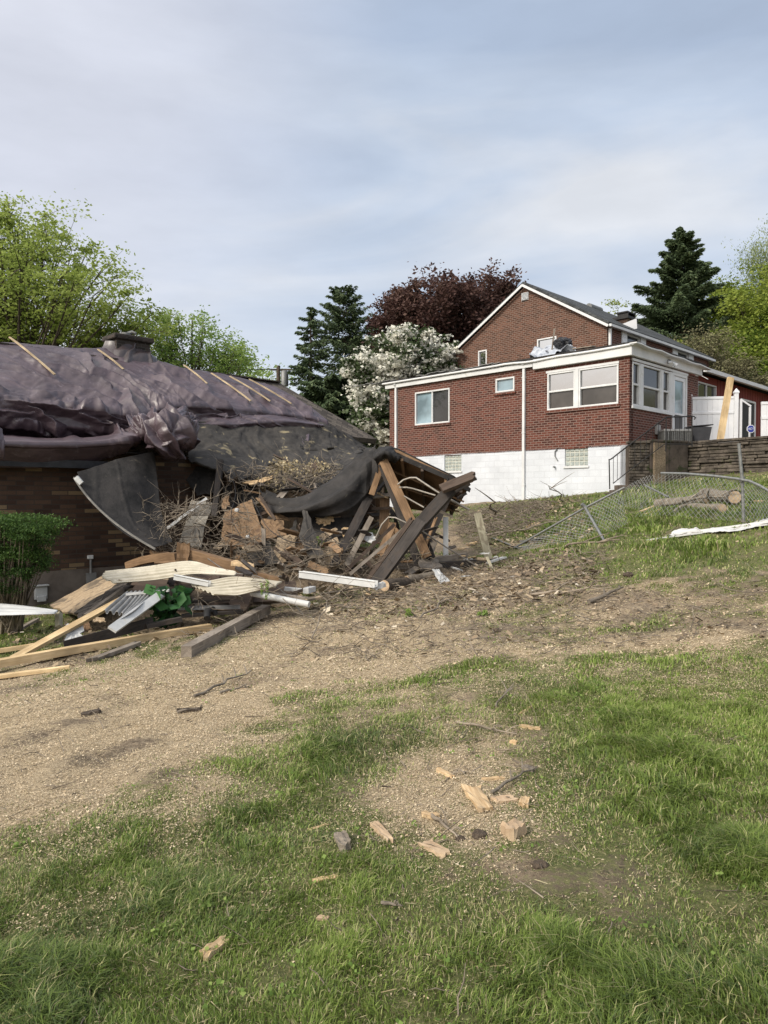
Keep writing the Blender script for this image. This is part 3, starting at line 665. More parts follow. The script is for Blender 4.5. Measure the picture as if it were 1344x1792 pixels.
def conifer(name, label, base, height, rmax, seed, lean=0, n=16000, start=.06, shape=1.0, droop=.25, tops=1, group=None, size=.34, gap=0.0):
    g = np.random.default_rng(seed); rd = random.Random(seed); base = Vector(base); t = thing(name, base, label, 'conifer', group)
    mb = MB(); C = []; A = []; TU = []
    for tp in range(tops):
        off = Vector(((tp - (tops - 1) / 2) * rmax * .9, rd.uniform(-.3, .3), 0)); hh = height * (1 - .06 * tp); nb = int(hh * 21)
        mb.tube([base - Vector((0, 0, .4)), base + off * .5 + Vector((0, 0, hh * .5)), base + off + Vector((0, 0, hh))], [height * .016, height * .011, .02], 7)
        for i in range(nb):
            f = start + (1 - start) * (i + rd.random()) / nb; z = f * hh; prof = (1 - f) ** (.85 * shape) + .03
            prof *= min(1, (f - start) * 9 + .45); ln = rmax * prof * rd.choice((.62, .8, .95, 1.05)) * rd.uniform(.85, 1.12); az = rd.uniform(0, 6.283)
            if rd.random() < gap: continue
            c0 = base + off * min(1, f * 1.2) + Vector((0, 0, z)); d = Vector((math.cos(az), math.sin(az), 0))
            up = .35 * f
            pts = [c0, c0 + d * ln * .5 + Vector((0, 0, ln * (-droop * .5 + up * .4))), c0 + d * ln + Vector((0, 0, ln * (-droop + up)))]
            mb.tube(pts, [.035, .02, .008], 3, caps=False)
            per = max(6, int(n / (nb * tops) * (.3 + 1.3 * prof)))
            u = g.uniform(.12, 1.03, per) ** .8; a, b_, c_ = [np.array(tuple(p)) for p in pts]
            p = ((1 - u) ** 2)[:, None] * a + (2 * u * (1 - u))[:, None] * b_ + (u ** 2)[:, None] * c_
            side = np.array([-d.y, d.x, 0]); wdt = ln * .34 * (1 - u * .93) + .05; s = g.uniform(-1, 1, per)
            p = p + side * (s * wdt)[:, None]; p[:, 2] -= np.abs(g.normal(0, .16, per)) * (ln * .6 + .4) * (1 - .75 * u); C.append(p); TU.append(u)
            dirv = side * (np.sign(s) * .8)[:, None] + np.array(tuple(d)) * .8 + np.array([0, 0, -.35 - droop]) + g.normal(0, .28, (per, 3)); A.append(dirv / np.linalg.norm(dirv, axis=1)[:, None])
    C = np.concatenate(C); A = np.concatenate(A); n_ = len(C); sz = size * g.uniform(.6, 1.3, n_); r = g.normal(0, 1, (n_, 3)); r -= (r * A).sum(1)[:, None] * A; r /= np.linalg.norm(r, axis=1)[:, None]
    a = A * sz[:, None]; r = r * (sz * .27)[:, None]; V = np.stack([C - a * .5, C + r * .5, C + a * .5, C - r * .5], 1).reshape(-1, 3)
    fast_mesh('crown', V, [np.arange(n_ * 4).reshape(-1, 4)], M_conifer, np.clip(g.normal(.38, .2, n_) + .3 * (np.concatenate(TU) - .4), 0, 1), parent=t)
    mb.build('trunk', M_bark, t); return t
def gz(X, Y): return (X, Y, hz_(X, Y))
def at(x, y, D): return P(x, y, D)
def base_at(x, D): p = P(x, 868, D); return gz(p.x, p.y)
s28 = 28 / FPX
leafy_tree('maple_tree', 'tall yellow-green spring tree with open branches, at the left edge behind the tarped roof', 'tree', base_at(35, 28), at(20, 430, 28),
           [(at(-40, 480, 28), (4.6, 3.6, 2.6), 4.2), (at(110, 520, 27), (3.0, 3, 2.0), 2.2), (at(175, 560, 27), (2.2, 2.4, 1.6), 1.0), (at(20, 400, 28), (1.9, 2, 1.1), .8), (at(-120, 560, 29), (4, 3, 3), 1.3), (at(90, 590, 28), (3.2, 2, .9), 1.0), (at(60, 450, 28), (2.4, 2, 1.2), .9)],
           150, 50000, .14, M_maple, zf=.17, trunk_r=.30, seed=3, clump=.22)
leafy_tree('young_tree', 'fine-leaved green tree with several thin stems, right of the tarped chimney', 'tree', base_at(350, 31), at(345, 560, 31),
           [(at(325, 600, 31), (1.7, 1.7, 1.45), 2), (at(395, 625, 31), (1.35, 1.4, 1.4), 1.4), (at(265, 600, 31), (1.2, 1.2, 1.4), 1), (at(350, 665, 31), (2.6, 1.6, 1.4), 1.4)],
           70, 18000, .13, M_dec2, trunk_r=.17, seed=9, stems=3, clump=.26)
leafy_tree('distant_tree', 'low light green tree far behind the utility pole', 'tree', base_at(460, 62), at(455, 680, 62), [(at(440, 700, 62), (4, 3, 2.8), 1)], 24, 5000, .28, M_dec2, trunk_r=.2, seed=12)
conifer('spruce_tree', 'thin ragged dark spruce right of the utility pole', base_at(545, 44), (868 - 548) * 44 / FPX + .4, 2.9, 21, n=36000, shape=.66, gap=.42, size=.25)
conifer('spruce_tree', 'dark twin-topped conifer left of the copper-leaved tree', base_at(650, 48), (868 - 497) * 48 / FPX - .6, 4.2, 22, n=95000, shape=.5, tops=2, size=.27, droop=.1)
conifer('spruce_tree', 'dark bushy conifer behind the end of the torn shingle roof', base_at(585, 38), (868 - 655) * 38 / FPX + .2, 3.9, 23, n=90000, shape=.35, size=.28)
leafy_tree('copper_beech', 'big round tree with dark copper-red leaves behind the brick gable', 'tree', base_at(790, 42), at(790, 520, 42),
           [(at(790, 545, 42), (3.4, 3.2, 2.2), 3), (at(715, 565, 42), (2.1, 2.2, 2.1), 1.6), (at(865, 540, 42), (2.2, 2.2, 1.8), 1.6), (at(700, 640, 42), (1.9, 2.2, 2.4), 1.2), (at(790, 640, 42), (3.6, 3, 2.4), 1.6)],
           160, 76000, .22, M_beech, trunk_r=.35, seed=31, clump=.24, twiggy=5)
def dogtone(C, g):
    c = fbm(C[:, 0] * 1.7 + 5, C[:, 2] * 2.2, 131, 3) + .25 * (fbm(C[:, 1] * 2, C[:, 2] * 2, 141, 2) - .5)
    return np.where(g.uniform(0, 1, len(C)) < np.clip((c - .40) * 6, .12, .92), g.uniform(.66, 1, len(C)), g.uniform(0, .4, len(C)))
leafy_tree('flowering_dogwood', 'white-blossomed tree growing at the far left corner of the red brick house', 'tree', base_at(668, 31), at(690, 640, 31),
           [(at(725, 610, 31), (1.7, 1.8, .95), 1.4), (at(660, 660, 31), (1.5, 1.6, 1.3), 1.5), (at(735, 660, 32), (1.9, 1.5, 1.4), 1.2), (at(662, 735, 30.5), (.95, 1.3, 1.5), 1.3), (at(770, 610, 31), (.9, 1.2, .8), .5)],
           130, 44000, .14, M_dog, zf=.13, trunk_r=.16, seed=41, clump=.26, tone=dogtone, flat=.3, asp=.85)
conifer('spruce_tree', 'tall broad dark green spruce with pointed top right of the brick chimney', base_at(1188, 47), (868 - 405) * 47 / FPX + CAMZ - base_at(1188, 47)[2], 7.2, 51, n=260000, shape=.95, size=.27, droop=.12, gap=.04)
grp = 'trees on the hillside behind the annex'
leafy_tree('hillside_tree', 'bright yellow-green leafy tree at the right edge above the annex', 'tree', base_at(1345, 42), at(1345, 540, 42), [(at(1350, 560, 42), (2.8, 3, 2.6), 2), (at(1400, 520, 43), (2.6, 3, 3.2), 1.2), (at(1330, 640, 41), (2.6, 3, 2.2), 1.6)], 100, 46000, .2, M_forest, trunk_r=.2, seed=61, group=grp)
leafy_tree('hillside_tree', 'dull green leafy tree filling the gap right of the tall spruce', 'tree', base_at(1262, 53), at(1262, 540, 53), [(at(1262, 560, 53), (2.4, 2.5, 2.8), 1.5), (at(1250, 660, 50), (3.4, 3, 2.8), 1.4)], 80, 34000, .22, M_forest, trunk_r=.2, seed=62, group=grp)
leafy_tree('hillside_tree', 'thin twiggy half-bare tree just above the annex roof', 'tree', base_at(1240, 37), at(1240, 600, 37), [(at(1245, 640, 37), (1.7, 1.7, 1.8), 1), (at(1290, 665, 36), (1.6, 1.5, 1.2), .6)], 90, 16000, .12, M_bare, trunk_r=.12, seed=63, group=grp, twiggy=9, stems=3)
leafy_tree('hillside_tree', 'pale drooping tree rising highest at the right edge', 'tree', base_at(1370, 50), at(1375, 400, 50), [(at(1372, 450, 50), (2.4, 2.2, 2.9), 2), (at(1355, 500, 50), (1.7, 2, 1.8), .8)], 80, 20000, .17, M_birch, trunk_r=.2, seed=64, group=grp, droop=1.2, asp=.35)
leafy_tree('hillside_tree', 'green leafy tree low on the slope between spruce and annex roof', 'tree', base_at(1180, 40), at(1180, 640, 40), [(at(1180, 650, 40), (3.2, 3, 1.8), 1), (at(1300, 610, 47), (2.8, 3, 2.6), .9)], 80, 32000, .2, M_forest, trunk_r=.2, seed=65, group=grp)
leafy_tree('distant_tree', 'small yellow-green treetop showing left of the brick chimney', 'tree', base_at(1082, 62), at(1082, 560, 62), [(at(1083, 575, 62), (1.6, 2, 2.2), 1)], 20, 4000, .24, M_forest, trunk_r=.2, seed=66)

# broad-leaved weeds and clover in the lawn
X, Y = scatter(5200, 1.7, 7.5); kw_ = (RNG.uniform(0, 1, len(X)) < masks(X, Y)[0] * np.clip((fbm(X * 2.2, Y * 2.2, 171, 3) - .46) * 7, 0, 1)); X, Y = X[kw_], Y[kw_]
Xr = np.repeat(X, 5) + RNG.normal(0, .018, len(X) * 5); Yr = np.repeat(Y, 5) + RNG.normal(0, .018, len(X) * 5)
V, n_ = leaves(np.stack([Xr, Yr, H(Xr, Yr) + RNG.uniform(.012, .04, len(Xr))], 1), .017, .9, 0, .35, 9)
tag(fast_mesh('lawn_weeds', V, [np.arange(n_ * 4).reshape(-1, 4)], M_dec2, RNG.uniform(.1, .8, n_)), 'low clover and broad-leaved weeds in the lawn', 'weeds', kind='stuff')

# utility pole with transformer and wires
pb = Vector(base_at(487, 45)); t = thing('utility_pole', pb, 'wooden utility pole with a grey transformer can, left of the dark conifers', 'utility pole')
mb = MB(); ptop = at(487, 640, 45); mb.tube([pb, ptop], [.16, .12], 8); mb.build('pole', M_bark, t)
mb = MB(); c = at(498, 662, 44.7); mb.tube([c - Vector((0, 0, .48)), c + Vector((0, 0, .40)), c + Vector((0, 0, .48))], [.24, .24, .14], 12); mb.build('transformer', M_galv, t)
mb = MB(); mb.beam(ptop + Vector((-.5, 0, -.25)), ptop + Vector((.9, 0, -.25)), .1, .1); mb.build('crossarm', M_bark, t)
mb = MB()
for y_, q in ((642, (-.5, 0, -.2)), (650, (.5, 0, -.2))):
    a = ptop + Vector(q); b1 = a + Vector((34, 14, -2)); mid = (a + b1) / 2 - Vector((0, 0, 1.6)); mb.tube(bez(a, mid, b1, 12), .018, 4)
    b1 = a + Vector((-40, -6, 1)); mid = (a + b1) / 2 - Vector((0, 0, 1.8)); mb.tube(bez(a, mid, b1, 12), .018, 4)
mb.build('wire', M_black, t)

# ================================================================== THE RED BRICK HOUSE
def hit(x, y, O, n):
    d = ray(x, y); o = Vector((0, 0, CAMZ)); t = (Vector(O) - o).dot(n) / d.dot(n); return o + d * t
class Wall:
    """vertical plane through O along horizontal ud; outward normal n"""
    def __init__(s, O, ud, n): s.O = Vector(O); s.u = ud; s.n = n
    def uv(s, x, y): p = hit(x, y, s.O, s.n); return ((p - s.O).dot(s.u), p.z)
    def pt(s, u, z, out=0): p = s.O + s.u * u + s.n * out; return Vector((p.x, p.y, z))
    def rect(s, x0, y0, x1, y1):
        """opening spanned by two opposite corners taken at mid-edges"""
        ym, xm = (y0 + y1) / 2, (x0 + x1) / 2
        a = s.uv(x0, ym)[0]; b = s.uv(x1, ym)[0]; c = s.uv(xm, y1)[1]; d = s.uv(xm, y0)[1]
        return (min(a, b), max(a, b), c, d)
    def bx(s, mb, u0, u1, z0, z1, o0, o1):
        mb.box(s.pt(u0, z0, o0), s.u * (u1 - u0), s.n * (o1 - o0), Vector((0, 0, z1 - z0)))
    def build(s, name, u0, u1, z0, z1, holes, mat, parent, th=.25):
        us = sorted({u0, u1} | {h for q in holes for h in q[:2]}); zs = sorted({z0, z1} | {h for q in holes for h in q[2:]})
        solid = lambda i, j: 0 <= i < len(us) - 1 and 0 <= j < len(zs) - 1 and not any(q[0] - 1e-6 < (us[i] + us[i + 1]) / 2 < q[1] and q[2] < (zs[j] + zs[j + 1]) / 2 < q[3] for q in holes)
        mb = MB()
        for i in range(len(us) - 1):
            for j in range(len(zs) - 1):
                if not solid(i, j): continue
                a, b, c, d = us[i], us[i + 1], zs[j], zs[j + 1]; p = s.pt
                flip = (s.u.cross(Vector((0, 0, 1)))).dot(s.n) < 0
                def q4(*v): mb.add(v[::-1] if flip else v, [(0, 1, 2, 3)])
                q4(p(a, c), p(b, c), p(b, d), p(a, d)); q4(p(b, c, -th), p(a, c, -th), p(a, d, -th), p(b, d, -th))
                if not solid(i - 1, j): q4(p(a, c, -th), p(a, c), p(a, d), p(a, d, -th))
                if not solid(i + 1, j): q4(p(b, c), p(b, c, -th), p(b, d, -th), p(b, d))
                if not solid(i, j - 1): q4(p(a, c, -th), p(b, c, -th), p(b, c), p(a, c))
                if not solid(i, j + 1): q4(p(a, d), p(b, d), p(b, d, -th), p(a, d, -th))
        return mb.build(name, mat, parent)
M_glasso = glass('screened_window_glass', (.03, .027, .025), .12)
def window(W, q, parent, kind='sash', gm=None, sill=True, fw=.055, name='window', label=None, sillm=None):
    a, b, c, d = q; mb = MB()
    W.bx(mb, a, b, d - fw, d, -.10, .02); W.bx(mb, a, b, c, c + fw, -.10, .025)
    W.bx(mb, a, a + fw, c + fw, d - fw, -.10, .02); W.bx(mb, b - fw, b, c + fw, d - fw, -.10, .02)
    mid = (c + d) / 2; um = (a + b) / 2
    if kind == 'sash': W.bx(mb, a + fw, b - fw, mid - .03, mid + .03, -.085, 0)
    if kind == 'slide': W.bx(mb, um - .03, um + .03, c + fw, d - fw, -.085, 0)
    o = mb.build(name, M_whitetrim, parent, bevel=.006)
    if label: tag(o, label)
    def pane(u0, u1, z0, z1, dep, g):
        m2 = MB(); W.bx(m2, u0 - .005, u1 + .005, z0 - .005, z1 + .005, dep - .012, dep); m2.build('pane', g or M_glass, o)
    if kind == 'sash': pane(a + fw, b - fw, mid + .03, d - fw, -.045, gm); pane(a + fw, b - fw, c + fw, mid - .03, -.065, M_glass if gm is None else M_glasso)
    elif kind == 'slide': pane(a + fw, um - .03, c + fw, d - fw, -.045, M_glass); pane(um + .03, b - fw, c + fw, d - fw, -.065, gm)
    else: pane(a + fw, b - fw, c + fw, d - fw, -.05, gm)
    if sill:
        m2 = MB(); W.bx(m2, a - .06, b + .06, c - .085, c - .004, -.1, .05); m2.build('sill', sillm or M_brick, o)
    return o
HB = Vector((HC.x, HC.y, 1.6))
red = thing('brick_house', HB, 'red brick house with white-painted basement, up the slope', 'house')
WF = Wall(HC, Ld, -Rd); WS = Wall(HC, Rd, -Ld)
ZB, ZT = 3.08, 5.86
q1 = WF.rect(726.5, 683, 787, 742); q2 = WF.rect(867.5, 661, 900.5, 686)
p0 = WF.rect(958, 649, 1005, 716); p1_ = WF.rect(1013, 641, 1082.5, 711)
q3 = (p0[0], p0[1], p1_[2], p1_[3]); q3 = (WF.uv(1008, 680)[0] + .03, WF.uv(958, 685)[0], p1_[2] + .02, p1_[3]); q4 = (p1_[0], WF.uv(1013, 680)[0], p1_[2] + .02, p1_[3])
UL = 10.0
WF.build('front_wall', 0, UL, ZB, ZT, [q1, q2, (q4[0], q3[1], q3[2], q3[3])], M_brick, red)
window(WF, q1, red, 'slide', M_curtain); window(WF, q2, red, 'fixed', M_curtain)
window(WF, q3, red, 'sash', M_glassl, sill=False); window(WF, q4, red, 'sash', M_glassl, sill=False)
mb = MB(); WF.bx(mb, q4[1] + .003, q3[0] - .003, q3[2], q3[3], -.1, .03); mb.build('mullion', M_whitetrim, red)
mb = MB(); WF.bx(mb, q4[0] - .06, q3[1] + .06, q3[2] - .09, q3[2] - .004, -.1, .05); mb.build('long_sill', M_brick, red)
mb = MB(); WF.bx(mb, q4[0] - .02, q3[1] + .04, q3[3] + .003, q3[3] + .07, -.05, .03); mb.build('window_head', M_whitetrim, red)
# basement, painted white
g1 = WF.rect(777.6, 796, 807.5, 824); g2 = WF.rect(988.5, 783, 1029, 815)
WF.build('basement_wall', 0.001, UL, .4, ZB - .003, [g1, g2], M_block, red, th=.27)
mb = MB(); WS.bx(mb, -.0, 3.4, 1.2, ZB - .003, -.27, 0); mb.build('basement_side_wall', M_block, red)
mb = MB()
for zz in [ZB - .22 * k for k in range(1, 9)]: pass
def glassblock(W, q, nu, nv):
    a, b, c, d = q; mb = MB(); W.bx(mb, a, b, c, d, -.12, -.05); o = mb.build('glass_block_window', M_mortar, red)
    m2 = MB(); du, dv = (b - a) / nu, (d - c) / nv
    for i in range(nu):
        for j in range(nv): W.bx(m2, a + du * i + .018, a + du * (i + 1) - .018, c + dv * j + .018, c + dv * (j + 1) - .018, -.06, -.03)
    m2.build('blocks', M_gblock, o, bevel=.008); m3 = MB(); W.bx(m3, a - .04, b + .04, c - .07, c - .003, -.1, .04); m3.build('sill', M_whitetrim, o)
glassblock(WF, g1, 5, 5); glassblock(WF, g2, 5, 4)
# side wall of the enclosed porch
s1 = WS.rect(1106, 639, 1119, 710); s2 = WS.rect(1124, 642, 1156, 716); s3 = WS.rect(1159, 650, 1171, 719); dr = WS.rect(1176, 657, 1201, 756)
zt_ = s2[3]; zb_ = s2[2]; s1 = (s1[0] , s1[1], zb_, zt_); s3 = (s3[0], s3[1], zb_, zt_); dr = (dr[0], dr[1], ZB + .05, zt_ + .02)
WS.build('side_wall', .003, 5.0, ZB, 5.70, [(s1[0], dr[0], zb_, zt_), dr], M_brick, red)
for q in (s1, s2, s3): window(WS, q, red, 'sash', M_glass, sill=False)
for a, b in ((s1[1], s2[0]), (s2[1], s3[0]), (s3[1], dr[0])): mb = MB(); WS.bx(mb, a + .003, b - .003, zb_, zt_, -.1, .03); mb.build('mullion', M_whitetrim, red)
mb = MB(); WS.bx(mb, s1[0] - .03, dr[1] + .05, zt_ + .024, zt_ + .10, -.05, .04); WS.bx(mb, s1[0] - .03, dr[0] - .003, zb_ - .08, zb_ - .003, -.1, .05); mb.build('window_head', M_whitetrim, red)
a, b, c, d = dr; mb = MB(); fw = .09
WS.bx(mb, a, a + fw, c, d, -.1, .03); WS.bx(mb, b - fw, b, c, d, -.1, .03); WS.bx(mb, a + fw, b - fw, d - fw, d, -.1, .03); dfr = mb.build('door_frame', M_whitetrim, red)
mb = MB(); ia, ib, ic, id_ = a + fw + .004, b - fw - .004, c, d - fw - .004; st = .13
WS.bx(mb, ia, ia + st, ic, id_, -.08, 0); WS.bx(mb, ib - st, ib, ic, id_, -.08, 0); WS.bx(mb, ia + st, ib - st, id_ - st, id_, -.08, 0); WS.bx(mb, ia + st, ib - st, ic, ic + .34, -.08, 0); WS.bx(mb, ia + st, ib - st, ic + 1.12, ic + 1.19, -.08, 0)
dor = mb.build('door', M_vinyl, red, bevel=.006)
mb = MB(); WS.bx(mb, ia + st, ib - st, ic + 1.19, id_ - st, -.05, -.035); mb.build('pane', M_curtain, dor)
mb = MB(); WS.bx(mb, ia + st, ib - st, ic + .34, ic + 1.12, -.05, -.035); mb.build('screen', M_bin, dor)
mb = MB(); mb.tube([WS.pt(ia + .06, ic + 1.05, 0), WS.pt(ia + .06, ic + 1.05, .06)], .03, 8); mb.build('handle', M_iron, dor)
# roof edge, fascias and wing roof
FZ0, FZ1 = 5.72, 6.05
mb = MB(); WF.bx(mb, -.12, 3.28, FZ0, FZ1, .003, .12); mb.build('porch_fascia', M_whitetrim, red, bevel=.01)
mb = MB(); WS.bx(mb, -.003, 5.05, FZ0, FZ1, .003, .12); mb.build('porch_fascia', M_whitetrim, red, bevel=.01)
mb = MB(); WF.bx(mb, 3.30, UL + .15, 5.82, 5.97, .003, .10); mb.build('fascia', M_whitetrim, red)
mb = MB()
gp = [WF.pt(u, 6.02 - .02 * math.sin(u * 1.3) * (u < 5) - (.06 if 2.5 < u < 4.2 else 0) * math.sin((u - 2.5) * 1.85), .14) for u in np.linspace(-.2, UL + .25, 26)]
mb.tube(gp, .04, 8); mb.build('gutter', M_whitetrim, red)
mb = MB()
gp = [WS.pt(u, 6.06 - .012 * u - .04 * abs(math.sin(u * 2.1)), .2) for u in np.linspace(-.2, 5.4, 18)]
for i in range(17): mb.beam(gp[i], gp[i + 1], .22, .035)
mb.build('drip_edge', M_whitetrim, red)
rf = MB(); A0 = WF.pt(-.2, 6.04, .12)
rf.box(A0, Ld * (UL + .45), Rd * 4.1, Vector((0, 0, .07))); rf.box(A0 + Rd * 4.1 - Vector((0, 0, .002)), Ld * 2.9, Rd * 1.2, Vector((0, 0, .07))); rf.build('wing_roof', M_felt, red)
mb = MB()
for i in range(22):   # buckled flashing and lifted membrane along the edge
    u = 4.6 + i * .27 * (1 if i < 14 else 1.3); z = 6.10 + random.uniform(0, .07); mb.beam(WF.pt(u, z, .05), WF.pt(u + .32, z + random.uniform(-.03, .05), .02), .22, .02)
mb.build('roof_flashing', M_greymetal, red)
def spout(W, u, z0, z1, nm='downspout', mat=M_whitetrim, kick=.0):
    mb = MB(); W.bx(mb, u - .045, u + .045, z0, z1, .012, .085); mb.beam(W.pt(u, z1 - .02, .05), W.pt(u, z1 + .10, .14), .08, .07)
    for z in (z0 + .5, (z0 + z1) / 2, z1 - .4): W.bx(mb, u - .06, u + .06, z, z + .03, .0, .09)
    return mb.build(nm, mat, red)
u_ = WF.uv(694.5, 750)[0]; spout(WF, u_, 1.2, 5.86)
u_ = WF.uv(918, 750)[0]; spout(WF, u_, 1.45, 5.90)
u_ = WS.uv(1218, 700)[0]; 
# far end and rear of the wing
Wend = Wall(HC + Ld * UL, Rd, Ld); Wend.build('end_wall', .25, 8, .4, 5.9, [], M_brick, red)
# tall gable block behind the wing
GW = Wall(HC + Rd * 4.0, Ld, -Rd); GU0, GU1 = GW.uv(1062, 600)[0], GW.uv(797.5, 620)[0]
zr, zl = GW.uv(1062, 571)[1], GW.uv(797.5, 617)[1]; ua, za = GW.uv(921, 501); ze = (zr + zl) / 2
um = (GU0 + GU1) / 2; ua = um; LG = 9.4
w1 = GW.rect(837, 613, 852, 645); w2 = GW.rect(940, 591, 974, 625); w1 = (*w1[:2], min(w1[2], ZT + .2), w1[3])
GW.build('gable_wall', GU0, GU1, 3, ze, [w1, w2], M_brickg, red)
mb = MB(); A, B, Cc = GW.pt(GU0, ze + .001), GW.pt(GU1, ze + .001), GW.pt(ua, za); bk = Rd * .25
mb.add([A, B, Cc, A + bk, B + bk, Cc + bk], [(0, 2, 1), (3, 4, 5), (0, 1, 4, 3), (1, 2, 5, 4), (2, 0, 3, 5)]); mb.build('gable', M_brickg, red)
window(GW, w1, red, 'sash', M_glassl, sillm=M_brickg); window(GW, w2, red, 'fixed', M_glassl, sillm=M_brickg)
# louvred vent
lv = GW.rect(913.5, 512.5, 925, 526); mb = MB(); a, b, c, d = lv; GW.bx(mb, a, b, c, d, .003, .03)
for k in range(6): z = c + (d - c) * (k + .5) / 6; mb.beam(GW.pt(a + .02, z, .05), GW.pt(b - .02, z, .05), .05, .015, up=(0, .4, 1))
mb.build('gable_vent', M_vinyl, red)
GS = Wall(GW.pt(GU0, 0), Rd, -Ld)
sh = [GS.rect(1087, 582, 1095, 601), GS.rect(1119.5, 594.5, 1128.5, 607), GS.rect(1176, 615.5, 1184, 626), GS.rect(1204, 624.5, 1212, 633)]
zlo, zhi = 6.3, sh[0][3]
ow = [(sh[0][1] + .05, sh[1][0] - .05, 6.35, zhi), (sh[2][1] + .05, sh[3][0] - .05, 6.35, zhi)]
GS.build('upper_side_wall', .26, LG, 3, ze - .05, ow, M_brick, red)
for q in ow: window(GS, q, red, 'sash', M_glass, sill=False)
for q in sh:
    mb = MB(); GS.bx(mb, q[0], q[1], 6.35, zhi + .02, .004, .05)
    for k in range(7): z = 6.4 + (zhi - 6.4) * k / 7; GS.bx(mb, q[0] + .07, q[1] - .07, z, z + .03, .05, .065)
    mb.build('shutter', M_vinyl, red)
GB = Wall(GW.pt(GU1, 0), Rd, Ld); GB.build('far_side_wall', .26, LG, 3, ze - .05, [], M_brick, red)
GN = Wall(GW.pt(GU0, 0) + Rd * LG, Ld, Rd); GN.build('rear_wall', 0, GU1 - GU0, 3, ze, [], M_brick, red)
mb = MB(); A, B, Cc = GN.pt(0, ze + .001), GN.pt(GU1 - GU0, ze + .001), GN.pt(ua - GU0, za); bk = Rd * -.25
mb.add([A, B, Cc, A + bk, B + bk, Cc + bk], [(0, 1, 2), (3, 5, 4), (0, 3, 4, 1), (1, 4, 5, 2), (2, 5, 3, 0)]); mb.build('rear_gable', M_brick, red)
# roof slabs with overhang, rake boards, gutter
M_shingle = brick('grey_shingles', (.03, .033, .035), (.075, .08, .082), (.022, .024, .026), bw=.3, bh=.14, ms=.008, streak=.6)
M_shingleb = brick('brown_shingles', (.045, .038, .033), (.115, .098, .082), (.03, .026, .022), bw=.3, bh=.13, ms=.009, streak=.7)
slope = (za - ze) / (ua - GU0); ov = .14
for sgn, U in ((-1, GU0), (1, GU1)):
    e_ = GW.pt(U, ze) + Ld * sgn * ov - Vector((0, 0, ov * slope - .05)); rg = GW.pt(ua, za + .05)
    mb = MB(); f0 = -Rd * .12; run = Rd * (LG + .3); th = Vector((0, 0, .10))
    mb.box(e_ + f0 + Vector((0, 0, .03)), run, rg - e_, th); mb.build('main_roof', M_shingle, red)
    mb = MB(); mb.beam(e_ + f0 * 1.5 - Vector((0, 0, .03)), rg + f0 * 1.5 - Vector((0, 0, .03)), .04, .09); mb.build('rake_board', M_whitetrim, red)
    mb = MB(); mb.beam(e_ + f0 + Ld * sgn * .05, e_ + f0 + run + Ld * sgn * .05, .09, .09); mb.build('eave_gutter', M_whitetrim, red)
    mb = MB(); mb.box(GW.pt(U, ze - .04) - Rd * .05, run - Rd * .2, Ld * sgn * ov, Vector((0, 0, .03))); mb.build('soffit', M_whitetrim, red)
mb = MB(); GS.bx(mb, .08, .17, 6.1, ze - .1, .02, .1); mb.build('downspout', M_whitetrim, red)
# chimney and roof vent
def on_roof(x, y, lift=0):
    n = (GW.pt(ua, za) - GW.pt(GU0, ze)).cross(Rd).normalized(); return hit(x, y, GW.pt(ua, za), n) + Vector((0, 0, lift))
ch = on_roof(1104, 580); cz = P(1106, 548, ch.y).z
mb = MB(); mb.box(ch - Ld * .0 - Rd * .3 - Vector((0, 0, 1.0)), Rd * .75, Ld * .55, Vector((0, 0, cz - ch.z + .75))); chim = mb.build('chimney', M_brickold, red)
mb = MB(); mb.box(ch - Rd * .36 - Ld * .06 + Vector((0, 0, cz - ch.z - .25)), Rd * .87, Ld * .67, Vector((0, 0, .1))); mb.box(ch - Rd * .3 + Vector((0, 0, cz - ch.z + .0)), Rd * .72, Ld * .5, Vector((0, 0, .05)))
for q in (0, .6): mb.box(ch - Rd * (.25 - q) + Vector((0, 0, cz - ch.z - .16)), Rd * .05, Ld * .45, Vector((0, 0, .17)))
mb.build('chimney_cap', M_iron, chim)
mb = MB(); mb.box(ch - Rd * .34 - Ld * .03 - Vector((0, 0, .5)), Rd * .8, Ld * -.02, Vector((0, 0, .5))); mb.box(ch - Rd * .34 - Ld * .05 - Vector((0, 0, .55)), Rd * .03, Ld * .65, Vector((0, 0, .68))); mb.build('chimney_flashing', M_vinyl, chim)
v_ = on_roof(1040, 546, .14); mb = MB(); mb.tube([v_ - Rd * .5, v_ + Rd * .5], [.16, .16], 10); mb.build('roof_vent', M_galv, red)
mb = MB(); Dc = ch.y - .45; V = [P(1089, 567, Dc), P(1114, 557, Dc), P(1115, 575, Dc), P(1103, 577, Dc)]; V += [v + Ld * .02 + Rd * .03 for v in V]; mb.add(V, [(0, 3, 2, 1), (4, 5, 6, 7), (0, 1, 5, 4), (1, 2, 6, 5), (2, 3, 7, 6), (3, 0, 4, 7)]); mb.build('chimney_cricket', M_vinyl, red)
# flood light on the porch fascia
t = MB(); c = WS.pt(WS.uv(1163, 634)[0], WS.uv(1163, 634)[1], .12); t.tube([c, c - Ld * .06], .07, 10); fl = t.build('flood_light', M_iron, red)
for s_ in (-1, 1):
    t = MB(); t.tube([c - Ld * .05 + Rd * .1 * s_, c - Ld * .12 + Rd * .17 * s_ - Vector((0, 0, .06)), c - Ld * .17 + Rd * .2 * s_ - Vector((0, 0, .12))], [.03, .05, .075], 10); t.build('lamp', M_vinyl, fl)
